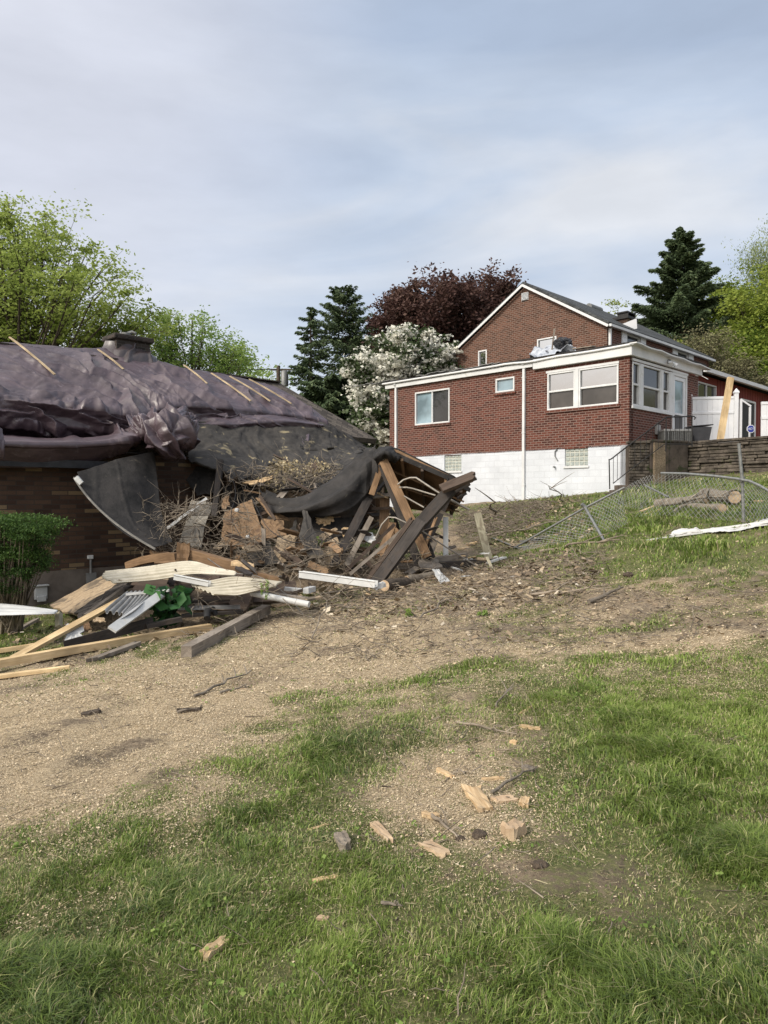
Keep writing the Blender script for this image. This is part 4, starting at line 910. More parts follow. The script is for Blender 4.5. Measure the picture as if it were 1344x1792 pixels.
# small bent pipe and wall box
c = WF.pt(WF.uv(972, 800)[0], WF.uv(972, 790)[1], .03); mb = MB(); mb.tube([c + Ld * -.08 + Vector((0, 0, .06)), c, c - Vector((0, 0, .15)), c + Ld * -.1 - Vector((0, 0, .3))], .018, 6); mb.tube([c - Vector((0, 0, .5)), c - Rd * .08 - Vector((0, 0, .5))], .03, 8); mb.build('pipe', M_galv, red)
c = WS.uv(1149, 752); mb = MB(); WS.bx(mb, c[0] - .12, c[0] + .12, c[1] - .15, c[1] + .15, .003, .08); mb.build('meter_box', M_greymetal, red)

# red-sided annex further back
A0 = P(1216, 700, 26); ann = thing('annex', (A0.x, A0.y, 3.2), 'low red-sided annex with white window behind the white vinyl fence', 'annex')
AW = Wall(Vector((A0.x, A0.y, 0)), Rd, -Ld); aw = AW.rect(1220, 671, 1253, 700); AZ = AW.uv(1222, 652)[1]
zt2 = AW.uv(1236, 671)[1]
aw = (aw[0], aw[1], zt2 - .8, zt2); ad = (AW.uv(1296, 740)[0], AW.uv(1312, 740)[0], 3.3, 5.3)
AW.build('wall', 0, 14, 2.8, AZ - .05, [aw], M_siding, ann)
mb = MB()
for k in range(46): AW.bx(mb, k * .3, k * .3 + .018, 2.8, AZ - .06, .0025, .012) if not (aw[0] - .05 < k * .3 < aw[1] + .05) else AW.bx(mb, k * .3, k * .3 + .018, 2.8, aw[2] - .05, .0025, .012)
mb.build('siding_seams', M_siding, ann)
window(AW, aw, ann, 'slide', M_glass, sill=False)
mb = MB(); AW.bx(mb, .0, .16, 2.9, AZ - .05, .013, .05); mb.build('corner_board', M_whitetrim, ann)
mb = MB(); o_ = AW.pt(-.3, AZ, .45); o_.z = AZ - .02; mb.box(o_, Rd * 15, Ld * 4.5 + Vector((0, 0, .85)), Vector((0, 0, .1))); mb.build('roof', M_shingle, ann)
mb = MB(); mb.beam(AW.pt(-.35, AZ - .03, .5), AW.pt(14.6, AZ - .03, .5), .13, .14); mb.build('gutter', M_whitetrim, ann)
AW2 = Wall(AW.pt(0, 0), Ld, -Rd); AW2.build('end_wall', .26, 4, 2.8, AZ + .2, [], M_siding, ann)
mb = MB(); AW.bx(mb, ad[0] - .2, ad[1] + .3, 3.25, 5.5, .02, .07); mb.build('screen_door', M_screen, ann)
mb = MB(); AW.bx(mb, ad[1] + .3, ad[1] + .42, 3.25, 5.58, .02, .1); AW.bx(mb, ad[0] - .2, ad[1] + .3, 5.5, 5.58, .02, .1); mb.build('door_frame', M_whitetrim, ann)

M_concd = plain('dark_old_concrete', (.04, .033, .028), (.105, .085, .07), 2.5, .95, .5, spots=((.035, .04, .02), 3, .55), dist=.02)
# ------------------------------------------------------------------ terrace, retaining walls, things standing there
TZ = 3.16
RW0, RW1 = P(1203, 775, 21.4), P(1344, 765, 19.4); rdv = (RW1 - RW0); rdv.z = 0; rdv.normalize(); rb = Vector((-rdv.y, rdv.x, 0))
E0 = Vector((RW0.x, RW0.y, 0)) + rb * .2; E1 = E0 + rdv * 13
mb = MB(); pts = [E0 + Vector((0, 0, TZ)), E1 + Vector((0, 0, TZ)), E1 + rb * 22 + Vector((0, 0, TZ + .6)), Vector((HC.x, HC.y, 0)) + Rd * 13 + Ld * 1 + Vector((0, 0, TZ + .2)), Vector((HC.x + .05, HC.y + .03, TZ)) + Rd * .5, Vector((7.9, 20.75, TZ))]
low = [p - Vector((0, 0, 2.6)) for p in pts]; n_ = len(pts)
mb.add(pts + low, [tuple(range(n_)), tuple(range(2 * n_ - 1, n_ - 1, -1))] + [(i, i + n_, (i + 1) % n_ + n_, (i + 1) % n_) for i in range(n_)])
tag(mb.build('terrace', m, None), kind='structure')
def stone_wall(name, label, p0, p1, z0, z1, mat, th=.3, rowh=.19, seed=1, rag=.03, lmin=.35, lmax=.9, top=True):
    rd = random.Random(seed); p0 = Vector((p0[0], p0[1], 0)); p1 = Vector((p1[0], p1[1], 0)); d = (p1 - p0); Lw = d.length; x = d / Lw; y = Vector((-x.y, x.x, 0))
    t = thing(name, (p0.x, p0.y, z0), label, 'wall'); mb = MB(); z = z0
    mb.box(p0 + y * .03 + Vector((0, 0, z0 - .3)), x * Lw, y * (th - .03), Vector((0, 0, z1 - z0 + .24))); core = mb.build('core', M_bark, t)
    mb = MB()
    while z < z1 - .01:
        hgt = min(rowh * rd.uniform(.8, 1.2), z1 - z); u = -rd.uniform(0, .3)
        while u < Lw:
            l = rd.uniform(lmin, lmax); a = max(u, 0); b = min(u + l, Lw)
            if b - a > .05: mb.box(p0 + x * (a + .006) - y * rd.uniform(0, rag) + Vector((0, 0, z + rd.uniform(-.008, .008))), x * (b - a - .012) + y * rd.uniform(-.015, .015), y * .14, Vector((0, 0, hgt - .014)))
            u += l
        z += hgt
    mb.build('stones', mat, t, bevel=.012)
    if top:
        mb = MB(); u = 0
        while u < Lw: l = min(rd.uniform(.5, 1.1), Lw - u); mb.box(p0 + x * u - y * .05 + Vector((0, 0, z1 + rd.uniform(0, .012))), x * (l - .01), y * (th + .05), Vector((0, 0, .07))); u += l
        mb.build('coping', mat, t, bevel=.01)
    return t
stone_wall('retaining_wall', 'long dark weathered timber and stone retaining wall at the right edge', RW0, Vector((RW0.x, RW0.y, 0)) + rdv * 9, 2.0, TZ + .0, M_stone, seed=4, rag=.11, lmin=.2, lmax=.9, rowh=.095)
k0 = P(1101, 800, 20.75); k1 = P(1137, 800, 20.8); k2 = P(1204, 800, 21.25)
stone_wall('stair_wall', 'grey brick stair wall against the corner of the white basement', (k0.x, k0.y), (k1.x, k1.y), 1.5, TZ - .03, M_stone, seed=5, rowh=.085, lmin=.15, lmax=.3, rag=.008, th=.25)
mb = MB(); a = Vector((k1.x + .003, k1.y - .02, 1.5)); d = Vector((k2.x, k2.y, 1.5)) - a
mb.box(a, d, Vector((0, .28, 0)), Vector((0, 0, TZ + .04 - 1.5))); mb.box(a + d * .45 - Vector((0, .03, 0)), d * .03, Vector((0, .03, 0)), Vector((0, 0, TZ - 1.6)))
mb.box(a - Vector((0, .03, 0)) + Vector((0, 0, TZ - 1.48)), d, Vector((0, .34, 0)), Vector((0, 0, .07)))
tag(mb.build('concrete_wall', M_concd, None, bevel=.015), 'brown stained concrete wall between the grey brick stair wall and the long dark wall', 'wall')
mb = MB()
for k in range(3):
    c = P(1073 + k * 9, 850 - k * 8.5, 20.35 + k * .03); mb.box((c.x - .12, c.y - .1, max(1.5, c.z - .45)), (.5, 0, 0), (0, .55, 0), (0, 0, .2 + .0 * k) if c.z - .45 < 1.5 else (0, 0, .19))
tag(mb.build('steps', M_conc, None, bevel=.01), 'low worn steps climbing beside the white basement corner', 'steps')
# iron hand rail
t = thing('handrail', P(1067, 853, 20.3), 'black iron stair railing climbing from the lawn to the porch door', 'railing')
R1 = [P(1065, 805, 20.3), P(1070, 803, 20.3), P(1098, 781, 20.35), P(1166, 730, 20.6), P(1214, 728.5, 20.9), P(1217, 731, 20.9), P(1215, 734, 20.9)]
R2 = [P(1073, 846, 20.3), P(1098, 826, 20.35), P(1163, 777, 20.6), P(1211, 778, 20.9)]
mb = MB(); mb.tube(R1, .021, 6); mb.build('top_rail', M_iron, t); mb = MB(); mb.tube(R2, .014, 6); mb.build('bottom_rail', M_iron, t)
def along(pts, x_):
    for a, b in zip(pts, pts[1:]):
        xa = a.x / a.y; xb = b.x / b.y
        if xa <= x_ <= xb: return a.lerp(b, (x_ - xa) / (xb - xa + 1e-9))
    return pts[-1]
for x_ in (1073, 1080, 1088, 1110, 1120, 1130, 1141, 1151, 1172, 1180, 1188, 1196, 1204):
    q = (x_ - 672) / FPX; mb = MB(); mb.tube([along(R1, q), along(R2, q)], .008, 5); mb.build('baluster', M_iron, t)
for a, b in ((P(1066, 805, 20.3), P(1067, 856, 20.3)), (P(1166, 730, 20.6), P(1165, 790, 20.6)), (P(1211, 729, 20.9), P(1211, 782, 20.9))):
    mb = MB(); mb.tube([a, b], .018, 6); mb.build('post', M_iron, t)
# heat pump unit
a = P(1177, 775, 22.2); t = thing('heat_pump', (a.x, a.y, TZ), 'square grey louvred air conditioning unit on the terrace beside the porch door', 'air conditioner')
mb = MB(); hx = .42; hy = .42; zt3 = P(1177, 752, 22.0).z - TZ
for k in range(9):
    z = TZ + .06 + k * (zt3 - .14) / 9
mb.box((a.x - hx + .03, a.y - hy + .03, TZ), (2 * hx - .06, 0, 0), (0, 2 * hy - .06, 0), (0, 0, zt3 - .03)); mb.build('core', M_black, t)
mb = MB()
for k in range(15):
    u = -hx + 2 * hx * k / 14
    mb.box((a.x + u - .012, a.y - hy, TZ + .05), (.024, 0, 0), (0, .03, 0), (0, 0, zt3 - .11)); mb.box((a.x - hx, a.y + u - .012, TZ + .05), (.03, 0, 0), (0, .024, 0), (0, 0, zt3 - .11)); mb.box((a.x + hx - .03, a.y + u - .012, TZ + .05), (.03, 0, 0), (0, .024, 0), (0, 0, zt3 - .11))
mb.build('louvres', M_galv, t)
mb = MB(); mb.box((a.x - hx - .01, a.y - hy - .01, TZ + zt3 - .07), (2 * hx + .02, 0, 0), (0, 2 * hy + .02, 0), (0, 0, .07)); mb.box((a.x - hx - .01, a.y - hy - .01, TZ + .002), (2 * hx + .02, 0, 0), (0, 2 * hy + .02, 0), (0, 0, .05)); mb.build('cabinet', M_greymetal, t, bevel=.012)
# storage tote
a = P(1222, 772, 22.3); t = thing('storage_bin', (a.x, a.y, TZ), 'dark plastic bin with a bulging lid between air conditioner and white fence', 'bin')
mb = MB(); b0, b1, hb = .22, .30, .58
V = [(a.x + s * b0, a.y + q * b0, TZ) for s, q in ((-1, -1), (1, -1), (1, 1), (-1, 1))] + [(a.x + s * b1, a.y + q * b1, TZ + hb) for s, q in ((-1, -1), (1, -1), (1, 1), (-1, 1))]
mb.add(V, [(3, 2, 1, 0), (0, 1, 5, 4), (1, 2, 6, 5), (2, 3, 7, 6), (3, 0, 4, 7), (4, 5, 6, 7)]); mb.build('tub', M_bin, t, bevel=.02)
mb = MB(); mb.box((a.x - .33, a.y - .33, TZ + hb), (.66, 0, .05), (0, .66, 0), (0, 0, .035)); mb.build('lid', M_bin, t, bevel=.015)
# white vinyl privacy fence
Fa, Fb = P(1210, 735, 24.2), P(1284, 735, 24.0); t = thing('vinyl_fence', (Fa.x, Fa.y, TZ), 'white vinyl privacy fence panel with a pointed post cap on the terrace', 'fence')
zt4 = P(1240, 694, 24.1).z; dv = (Fb - Fa); dv.z = 0; ln = dv.length; dx = dv / ln; dy = Vector((-dx.y, dx.x, 0)); f0 = Vector((Fa.x, Fa.y, TZ + .03))
mb = MB(); k = 0
while k * .17 < ln - .01: u = k * .17; mb.box(f0 + dx * u, dx * (min(.165, ln - u)), dy * .03, Vector((0, 0, zt4 - TZ - .1))); k += 1
mb.build('panel', M_vinyl, t)
mb = MB()
for z in (zt4 - TZ - .12, zt4 - TZ - .62, .02): mb.box(f0 - dy * .02 + Vector((0, 0, z)), dx * ln, dy * .07, Vector((0, 0, .09)))
mb.build('rail', M_vinyl, t, bevel=.008)
def vpost(p, zt, par, w=.13):
    mb = MB(); mb.box(p - dx * w / 2 - dy * w / 2, dx * w, dy * w, Vector((0, 0, zt - p.z))); o = mb.build('post', M_vinyl, par, bevel=.008)
    mb = MB(); q = Vector((p.x, p.y, zt)); e = w * .62; V = [q - dx * e - dy * e, q + dx * e - dy * e, q + dx * e + dy * e, q - dx * e + dy * e]; V2 = [v + Vector((0, 0, .04)) for v in V]
    mb.add(V + V2 + [q + Vector((0, 0, .17))], [(3, 2, 1, 0), (0, 1, 5, 4), (1, 2, 6, 5), (2, 3, 7, 6), (3, 0, 4, 7), (4, 5, 8), (5, 6, 8), (6, 7, 8), (7, 4, 8)]); mb.build('cap', M_vinyl, o)
vpost(f0 - dx * .07, zt4 + .02, t); vpost(f0 + dx * (ln + .07), P(1289, 688, 24).z, t)
Ga = P(1332, 735, 23.4); t = thing('vinyl_fence', (Ga.x, Ga.y, TZ), 'white vinyl fence panel cut by the right edge beside the sign', 'fence'); g0 = Vector((Ga.x, Ga.y, TZ + .03)); zt5 = P(1338, 703, 23.4).z
mb = MB()
for k in range(10): mb.box(g0 + dx * k * .17, dx * .165, dy * .03, Vector((0, 0, zt5 - TZ - .1)))
mb.build('panel', M_vinyl, t); mb = MB()
for z in (zt5 - TZ - .12, zt5 - TZ - .6, .02): mb.box(g0 - dy * .02 + Vector((0, 0, z)), dx * 1.7, dy * .07, Vector((0, 0, .09)))
mb.build('rail', M_vinyl, t)
# timber leaning up
mb = MB(); mb.beam(P(1261, 772, 20.2), P(1278.5, 661, 20.5), .15, .15, up=(0, 1, 0))
def plank(name, label, p0, p1, w, t, mat, cat='board', roll=0, bend=0.0, ragged=0, parent=None, group=None, seg=6, seed=0, taper=1.0, up=(0, 0, 1), twist=0):
    """board along local X, slightly warped, optionally splintered at ends (1 = far end, 2 = both)"""
    p0, p1 = Vector(p0), Vector(p1); rd = random.Random(seed or hash(label) % 9999 if False else seed or int(abs(p0.x * 731 + p0.y * 113 + p1.x * 57) * 10))
    x = (p1 - p0); Lp = x.length; x.normalize(); upv = Vector(up); y = upv.cross(x)
    if y.length < .05: y = Vector((1, 0, 0)).cross(x)
    y.normalize(); z = x.cross(y)
    if roll: q = Quaternion(x, math.radians(roll)); y = q @ y; z = q @ z
    nw = 4 if ragged else 1; V = []; F = []; rag_ = [rd.uniform(-1, .3) for _ in range(6)]; rag2_ = [rd.uniform(-1, .3) for _ in range(6)]
    rows = []
    for i in range(seg + 1):
        f = i / seg; row = []
        for side in (0, 1):
            for j in range(nw + 1):
                g = j / nw; xx = f * Lp
                if ragged and i == seg: xx += rag_[j] * min(.16 * min(1, w * 4 + .25), .16 * Lp)
                if ragged > 1 and i == 0: xx -= rag2_[j] * min(.12, .14 * Lp)
                wd = w * (1 + (taper - 1) * f); tw = math.radians(twist) * f
                yy = (g - .5) * wd; zz = (-t / 2 if side == 0 else t / 2); yy, zz = yy * math.cos(tw) - zz * math.sin(tw), yy * math.sin(tw) + zz * math.cos(tw)
                zz += bend * (4 * f * (1 - f)) + rd.uniform(-.002, .002)
                row.append(len(V)); V.append((xx, yy + rd.uniform(-.002, .002), zz))
        rows.append(row)
    n1 = nw + 1
    if ragged and Lp < .4:
        V = [(x_, y_ * (.78 + .22 * rd.random()), z_ * (.5 + .5 * rd.random()) + (y_ / w) * t * rd.choice((-.25, .25, .1))) for x_, y_, z_ in V]
    for i in range(seg):
        a, b = rows[i], rows[i + 1]
        for j in range(nw): F.append((a[j], a[j + 1], b[j + 1], b[j])); F.append((a[n1 + j], b[n1 + j], b[n1 + j + 1], a[n1 + j + 1]))
        F.append((a[0], b[0], b[n1], a[n1])); F.append((a[nw], a[n1 + nw], b[n1 + nw], b[nw]))
    for j in range(nw): a = rows[0]; F.append((a[j], a[n1 + j], a[n1 + j + 1], a[j + 1])); a = rows[-1]; F.append((a[j], a[j + 1], a[n1 + j + 1], a[n1 + j]))
    me = bpy.data.meshes.new(name); me.from_pydata(V, [], F); cube_uv(me); me.materials.append(mat)
    o = bpy.data.objects.new(name, me); COL.objects.link(o)
    M = Matrix.Identity(4); M.col[0][:3] = x; M.col[1][:3] = y; M.col[2][:3] = z; M.col[3][:3] = p0; o.matrix_basis = M
    put(o, parent)
    if parent is None: tag(o, label, cat, group)
    elif label: tag(o, label)
    return o
mb = None
plank('timber_post', 'pale new timber leaning upright against the white fence', P(1260, 772, 20.9), P(1278.5, 661, 21.2), .17, .10, M_pine, 'timber', up=(0, -1, 0))
# lawn sign: blue eight-sided face with white border and strokes
c = P(1314, 750.5, 21.0); t = thing('yard_sign', (c.x, c.y, TZ), 'small blue octagonal security sign with white border on the terrace', 'sign')
def octo(r, y, dep):
    mb = MB(); V = [(c.x + r * math.cos(math.pi / 8 + k * math.pi / 4), y, c.z + r * math.sin(math.pi / 8 + k * math.pi / 4)) for k in range(8)]
    V += [(v[0], v[1] + dep, v[2]) for v in V]; mb.add(V, [tuple(range(8)), tuple(range(15, 7, -1))] + [(k, k + 8, (k + 1) % 8 + 8, (k + 1) % 8) for k in range(8)]); return mb
octo(.125, c.y, .012).build('sign_border', M_vinyl, t); octo(.106, c.y - .004, .004).build('sign_face', M_blue, t)
cu = bpy.data.curves.new('lettering', 'FONT'); cu.body = 'ADT'; cu.size = .095; cu.extrude = .001; cu.align_x = 'CENTER'; cu.align_y = 'CENTER'; cu.shear = .2
tmp = bpy.data.objects.new('lettering_source', cu); COL.objects.link(tmp); bpy.context.view_layer.update()
lm_ = bpy.data.meshes.new_from_object(tmp); bpy.data.objects.remove(tmp); lm_.materials.clear(); lm_.materials.append(M_vinyl)
lo = bpy.data.objects.new('lettering', lm_); COL.objects.link(lo); lo.rotation_euler = (math.pi / 2, 0, 0); lo.location = (c.x, c.y - .007, c.z); lo.matrix_basis = Matrix.Translation((c.x, c.y - .007, c.z)) @ Matrix.Rotation(math.pi / 2, 4, 'X'); put(lo, t)
mb = MB(); mb.tube([(c.x, c.y + .02, TZ - .1), (c.x, c.y + .02, c.z + .05)], .012, 6); mb.build('stake', M_galv, t)
mb = MB(); q = P(1296, 700, 23.9); mb.box((q.x, q.y, TZ), (.06, 0, 0), (0, .06, 0), (0, 0, P(1296, 699, 23.9).z - TZ)); q2 = P(1312, 712, 23.9); mb.box((q2.x, q2.y, TZ), (.05, 0, 0), (0, .06, 0), (0, 0, q2.z - TZ)); mb.beam(P(1296, 699, 23.93), P(1314, 711, 23.93), .05, .05)
tag(mb.build('garden_gate', M_vinyl, None), 'white gate frame with sloping top rail between the fence post and the sign', 'gate')
# roof debris on the red house
def net(ctrl, nu, nv, lin=False):
    """Catmull-Rom surface through a grid of 3-D points; returns (nv,nu,3)"""
    A = np.array([[tuple(p) for p in r] for r in ctrl], float)
    def up1(A, n):
        k = A.shape[0]; t = np.linspace(0, k - 1, n); i = np.minimum(t.astype(int), k - 2); f = (t - i)[:, None, None]
        Ap = np.concatenate([2 * A[:1] - A[1:2], A, 2 * A[-1:] - A[-2:-1]]); p0, p1, p2, p3 = Ap[i], Ap[i + 1], Ap[i + 2], Ap[i + 3]
        return .5 * (2 * p1 + (p2 - p0) * f + (2 * p0 - 5 * p1 + 4 * p2 - p3) * f ** 2 + (3 * p1 - p0 - 3 * p2 + p3) * f ** 3)
    if lin:
        k = A.shape[0]; t = np.linspace(0, k - 1, nv); i = np.minimum(t.astype(int), k - 2); f = (t - i)[:, None, None]; B = A[i] * (1 - f) + A[i + 1] * f
    else: B = up1(A, nv)
    return up1(B.transpose(1, 0, 2), nu).transpose(1, 0, 2)
def cloth(name, ctrl, nu, nv, mat, disp=None, sim=None, lin=False, thick=.006, parent=None, label=None, cat=None, ragged=0, seed=1, group=None, smooth=True):
    Pn = net(ctrl, nu, nv, lin)
    if sim: Pn = sim(Pn)
    du = np.gradient(Pn, axis=1); dv_ = np.gradient(Pn, axis=0); n_ = np.cross(du, dv_); n_ /= np.linalg.norm(n_, axis=2)[..., None] + 1e-9
    if (n_[..., 1].mean() > 0): n_ = -n_
    U = np.cumsum(np.linalg.norm(du, axis=2), 1); V_ = np.cumsum(np.linalg.norm(dv_, axis=2), 0)
    if disp is not None: Pn = Pn + n_ * disp(U, V_, Pn)[..., None]
    idx = np.arange(nu * nv).reshape(nv, nu); Fq = np.stack([idx[:-1, :-1], idx[:-1, 1:], idx[1:, 1:], idx[1:, :-1]], -1).reshape(-1, 4)
    if ragged:   # tear pieces away near the rim
        g = fbm(U * 5 + seed, V_ * 5, seed, 3, .6); iu = np.minimum(np.arange(nu), nu - 1 - np.arange(nu))[None, :] / nu; iv = np.minimum(np.arange(nv), nv - 1 - np.arange(nv))[:, None] / nv
        edge = np.minimum(iu, iv); keep = (edge + (g - .5) * ragged * 1.3) > ragged * .22; kf = keep[:-1, :-1].ravel(); Fq = Fq[kf]
    V2 = Pn.reshape(-1, 3)
    o = fast_mesh(name, V2, [Fq], mat, parent=parent, smooth=smooth)
    s = o.modifiers.new('thickness', 'SOLIDIFY'); s.thickness = thick; s.offset = -1
    if label: tag(o, label, cat, group)
    return o
def wr(a, b, k, seed, ridged=True, rot=0.0):
    """wrinkle field: amplitude a, second scale b"""
    def f(U, V, Pn):
        u = U * math.cos(rot) + V * math.sin(rot); v = -U * math.sin(rot) + V * math.cos(rot)
        wu = u + (fbm(u * .9, v * .9, seed + 40, 3) - .5) * 1.2
        r1 = 1 - 2 * np.abs(fbm(wu * k, v * k * .38, seed, 4, .52) - .5); r2 = 1 - 2 * np.abs(fbm(u * k * 3.1, v * k * 2.0, seed + 9, 3, .55) - .5)
        return a * (r1 ** 2 - .6) + b * (r2 - .7)
    return f
rows = [[P(x, y, D) for x, y, D in r] for r in (
    [(930, 625, 25.1), (945, 615, 25), (965, 607, 25), (985, 604, 24.9), (1005, 612, 24.8)],
    [(928, 631, 24.2), (945, 628, 24.2), (965, 622, 24.1), (985, 616, 24), (1008, 618, 23.8)],
    [(928, 634, 23.6), (945, 632, 23.5), (962, 628, 23.4), (985, 622, 23.3), (1006, 618, 23.2)])]
cloth('roof_tarp', rows, 120, 70, M_tarpu, lambda U, V, Pn: .42 * crumple(U, V, 2.2, 271, .7, 2.4)[0] + .2 * crumple(U, V, 4.6, 272, -.3, 2)[0] + .05, label='crumpled blue-grey tarp heaped on the flat roof edge of the brick house', cat='tarp')
rows = [[P(x, y, D) for x, y, D in r] for r in (
    [(880, 640, 26.2), (900, 636, 26), (920, 632, 25.8), (940, 626, 25.2)],
    [(879, 645, 25.4), (900, 641, 25.2), (920, 637, 25), (935, 634, 24.8)],
    [(882, 646, 25), (900, 643.5, 24.7), (915, 641, 24.5), (931, 637, 24.2)])]
cloth('roof_tarp', rows, 40, 24, M_tarp, wr(.08, .03, 2, 7), label='flat brownish tarp scrap on the roof edge left of the blue-grey tarp', cat='tarp')
rows = [[P(x, y, D) for x, y, D in r] for r in ([(970, 606, 24.6), (978, 594, 24.6), (988, 594, 24.6), (997, 604, 24.6)], [(971, 606, 24.2), (977, 588, 24.2), (988, 591, 24.2), (998, 604, 24.2)], [(968, 609, 23.8), (975, 596, 23.8), (990, 598, 23.8), (1001, 610, 23.8)])]
bm = bmesh.new(); bmesh.ops.create_icosphere(bm, subdivisions=5, radius=1); c = P(985, 601, 24.1)
for v in bm.verts:
    q = v.co.copy(); k = float(facet(np.array(q.x * 2.2 + q.z), np.array(q.y * 2.2 - q.z * 1.3), 3)); k2 = float(facet(np.array(q.x * 5 + q.z * 2), np.array(q.z * 5 + q.y), 4)); v.co = Vector((q.x * .27, q.y * .3, q.z * .19)) * (.75 + .5 * k + .2 * k2)
me = bpy.data.meshes.new('rubbish_bag'); bm.to_mesh(me); bm.free(); me.materials.append(M_black); o = bpy.data.objects.new('rubbish_bag', me); COL.objects.link(o); o.location = c; tag(o, 'black plastic bag lying on top of the blue-grey tarp', 'bag')
plank('batten', 'thin pale stick standing up from the blue-grey roof tarp', P(966, 612, 24.2), P(970.5, 575, 24.2), .05, .03, M_grey, 'stick', up=(0, 1, 0))
for (x0, y0, x1, y1, lab) in ((1005, 611, 1040, 606, 'flat pale board lying on the porch roof right of the tarp'),):
    plank('roof_board', lab, P(x0, y0, 23.2), P(x1, y1, 22.6), .2, .03, M_grey, 'board')
for x0, y0, x1, y1, D, lab in ((1223, 655, 1240, 664, 25.6, 'broken white trim piece hanging at the annex roof corner'), (1200, 636, 1221, 640, 25.0, 'torn pale flashing strip sticking out past the porch roof')):
    plank('broken_trim', lab, P(x0, y0, D), P(x1, y1, D - .2), .09, .02, M_white, 'trim', ragged=1)

# ================================================================== THE DAMAGED HOUSE ON THE LEFT
R0 = Vector((-8.65, 16.0, 5.0)); nh = -Ld.copy(); nh = Vector((math.cos(math.radians(45.5)), -math.sin(math.radians(45.5)), 0))   # nh: level direction from ridge to front eave
Rl = Vector((-nh.y, nh.x, 0)); Rl.normalize()
PIT = 2.7 / 4.2
rn_ = (nh * PIT + Vector((0, 0, 1))).normalized()
def RP(x, y, lift=0.0):
    p = hit(x, y, R0, rn_); return p + rn_ * lift
def rpt(s, d, lift=0.0): return R0 + Rl * s + nh * d + Vector((0, 0, -PIT * d)) + rn_ * lift
hb = rpt(2, 4); hl = thing('damaged_house', (hb.x, hb.y, -.4), 'tan and brown brick house on the left with its roof and right end crushed', 'house')
FW = Wall(R0 + nh * 3.85, Rl, nh); FW.O.z = 0
FW.build('wall', -12, 3.05, .22, 2.42, [], M_brickold, hl, th=.2)
FW.build('foundation', -12, 9.5, -1.2, .217, [], M_found, hl, th=.22)
RWl = Wall(R0 + Rl * 9.3 - nh * 3.6, nh, Rl); RWl.build('end_wall', 0, 6.4, .22, 2.4, [], M_brickold, hl, th=.2)
BW = Wall(R0 - nh * 3.85, Rl, -nh); BW.build('rear_wall', -12, 9.3, -1, 2.42, [], M_brickold, hl, th=.2)
LW = Wall(R0 - Rl * 12 - nh * 3.6, nh, -Rl); LW.build('left_wall', 0, 7.2, -1, 2.42, [], M_brickold, hl, th=.2)
MW = Wall(R0 + Rl * 4.2 - nh * 3.6, nh, Rl); MW.build('inner_wall', 0, 6.6, -.3, 2.4, [], M_darkbrown, hl, th=.12)
IW = Wall(R0 + nh * 1.2, Rl, nh); IW.build('inner_partition', 2.5, 9.2, -.4, 2.3, [], M_osb, hl, th=.1)
# roof: shingled rear slope, front deck (stops short where the tree broke it)
mb = MB(); A = rpt(-12.5, 0, -.02); mb.box(A, Rl * 20.2, -nh * 4.4 + Vector((0, 0, -PIT * 4.4)), Vector((0, 0, -.14))); mb.build('rear_roof', M_shingleb, hl)
mb = MB()
p_ = [rpt(-12.5, 0), rpt(7.72, 0), rpt(8.2, 1.0), rpt(8.75, 1.95), rpt(9.15, 2.75), rpt(7.0, 2.7), rpt(4.5, 2.2), rpt(2.9, 2.0), rpt(1.5, 2.0), rpt(-12.5, 2.0)]
lo_ = [p - rn_ * .16 for p in p_]; n_ = len(p_)
mb.add(p_ + lo_, [tuple(range(n_)), tuple(range(2 * n_ - 1, n_ - 1, -1))] + [(i, i + n_, (i + 1) % n_ + n_, (i + 1) % n_) for i in range(n_)])
mb.build('front_roof', M_shingleb, hl)
mb = MB()
for k in range(34): s = -12.4 + k * .61; mb.beam(rpt(s, .05, -.24), rpt(s, 2.0, -.24), .05, .15)
mb.build('rafters', M_tan, hl)
mb = MB(); mb.beam(rpt(-12.5, 4.28, -.08), rpt(1.6, 4.28, -.08), .03, .14); mb.build('fascia', M_black, hl)  # black colour stands in for the shadow under the eave
mb = MB(); o_ = rpt(-12.5, 3.75); o_.z = 2.425; mb.box(o_, Rl * 14.0, nh * .5, Vector((0, 0, .02))); mb.build('soffit', M_black, hl)  # blackened as well: eave shade put into the colour
mb = MB()
for k in range(40): s = -12.3 + k * .5; mb.beam(rpt(s, 0, .01), rpt(s + .49, 0, .01 + random.uniform(0, .01)), .28, .03, up=(0, 0, 1))
mb.build('ridge_cap', M_shingleb, hl)
# chimney at the ridge
c = RP(235, 632); c = c - nh * .35; zc = P(235, 592, c.y).z
mb = MB(); mb.box(c - Rl * .45 - nh * .3 - Vector((0, 0, 1)), Rl * .9, nh * .62, Vector((0, 0, zc - c.z + 1 - .06))); chm = mb.build('chimney', M_darkbrick, hl)
mb = MB(); mb.box(c - Rl * .53 - nh * .38 + Vector((0, 0, zc - c.z - .12)), Rl * 1.06, nh * .78, Vector((0, 0, .13))); mb.build('chimney_crown', M_darkbrick, chm, bevel=.02)
mb = MB(); q = c + Vector((0, 0, zc - c.z)); mb.tube([q + Vector((-.05, 0, -.05)), q + Vector((-.05, 0, .13))], .14, 12); mb.tube([q + Vector((.0, 0, .1)), q + Vector((.12, 0, .16)), q + Vector((.2, 0, .12))], [.07, .05, .03], 6); mb.build('flue', M_galv, chm)
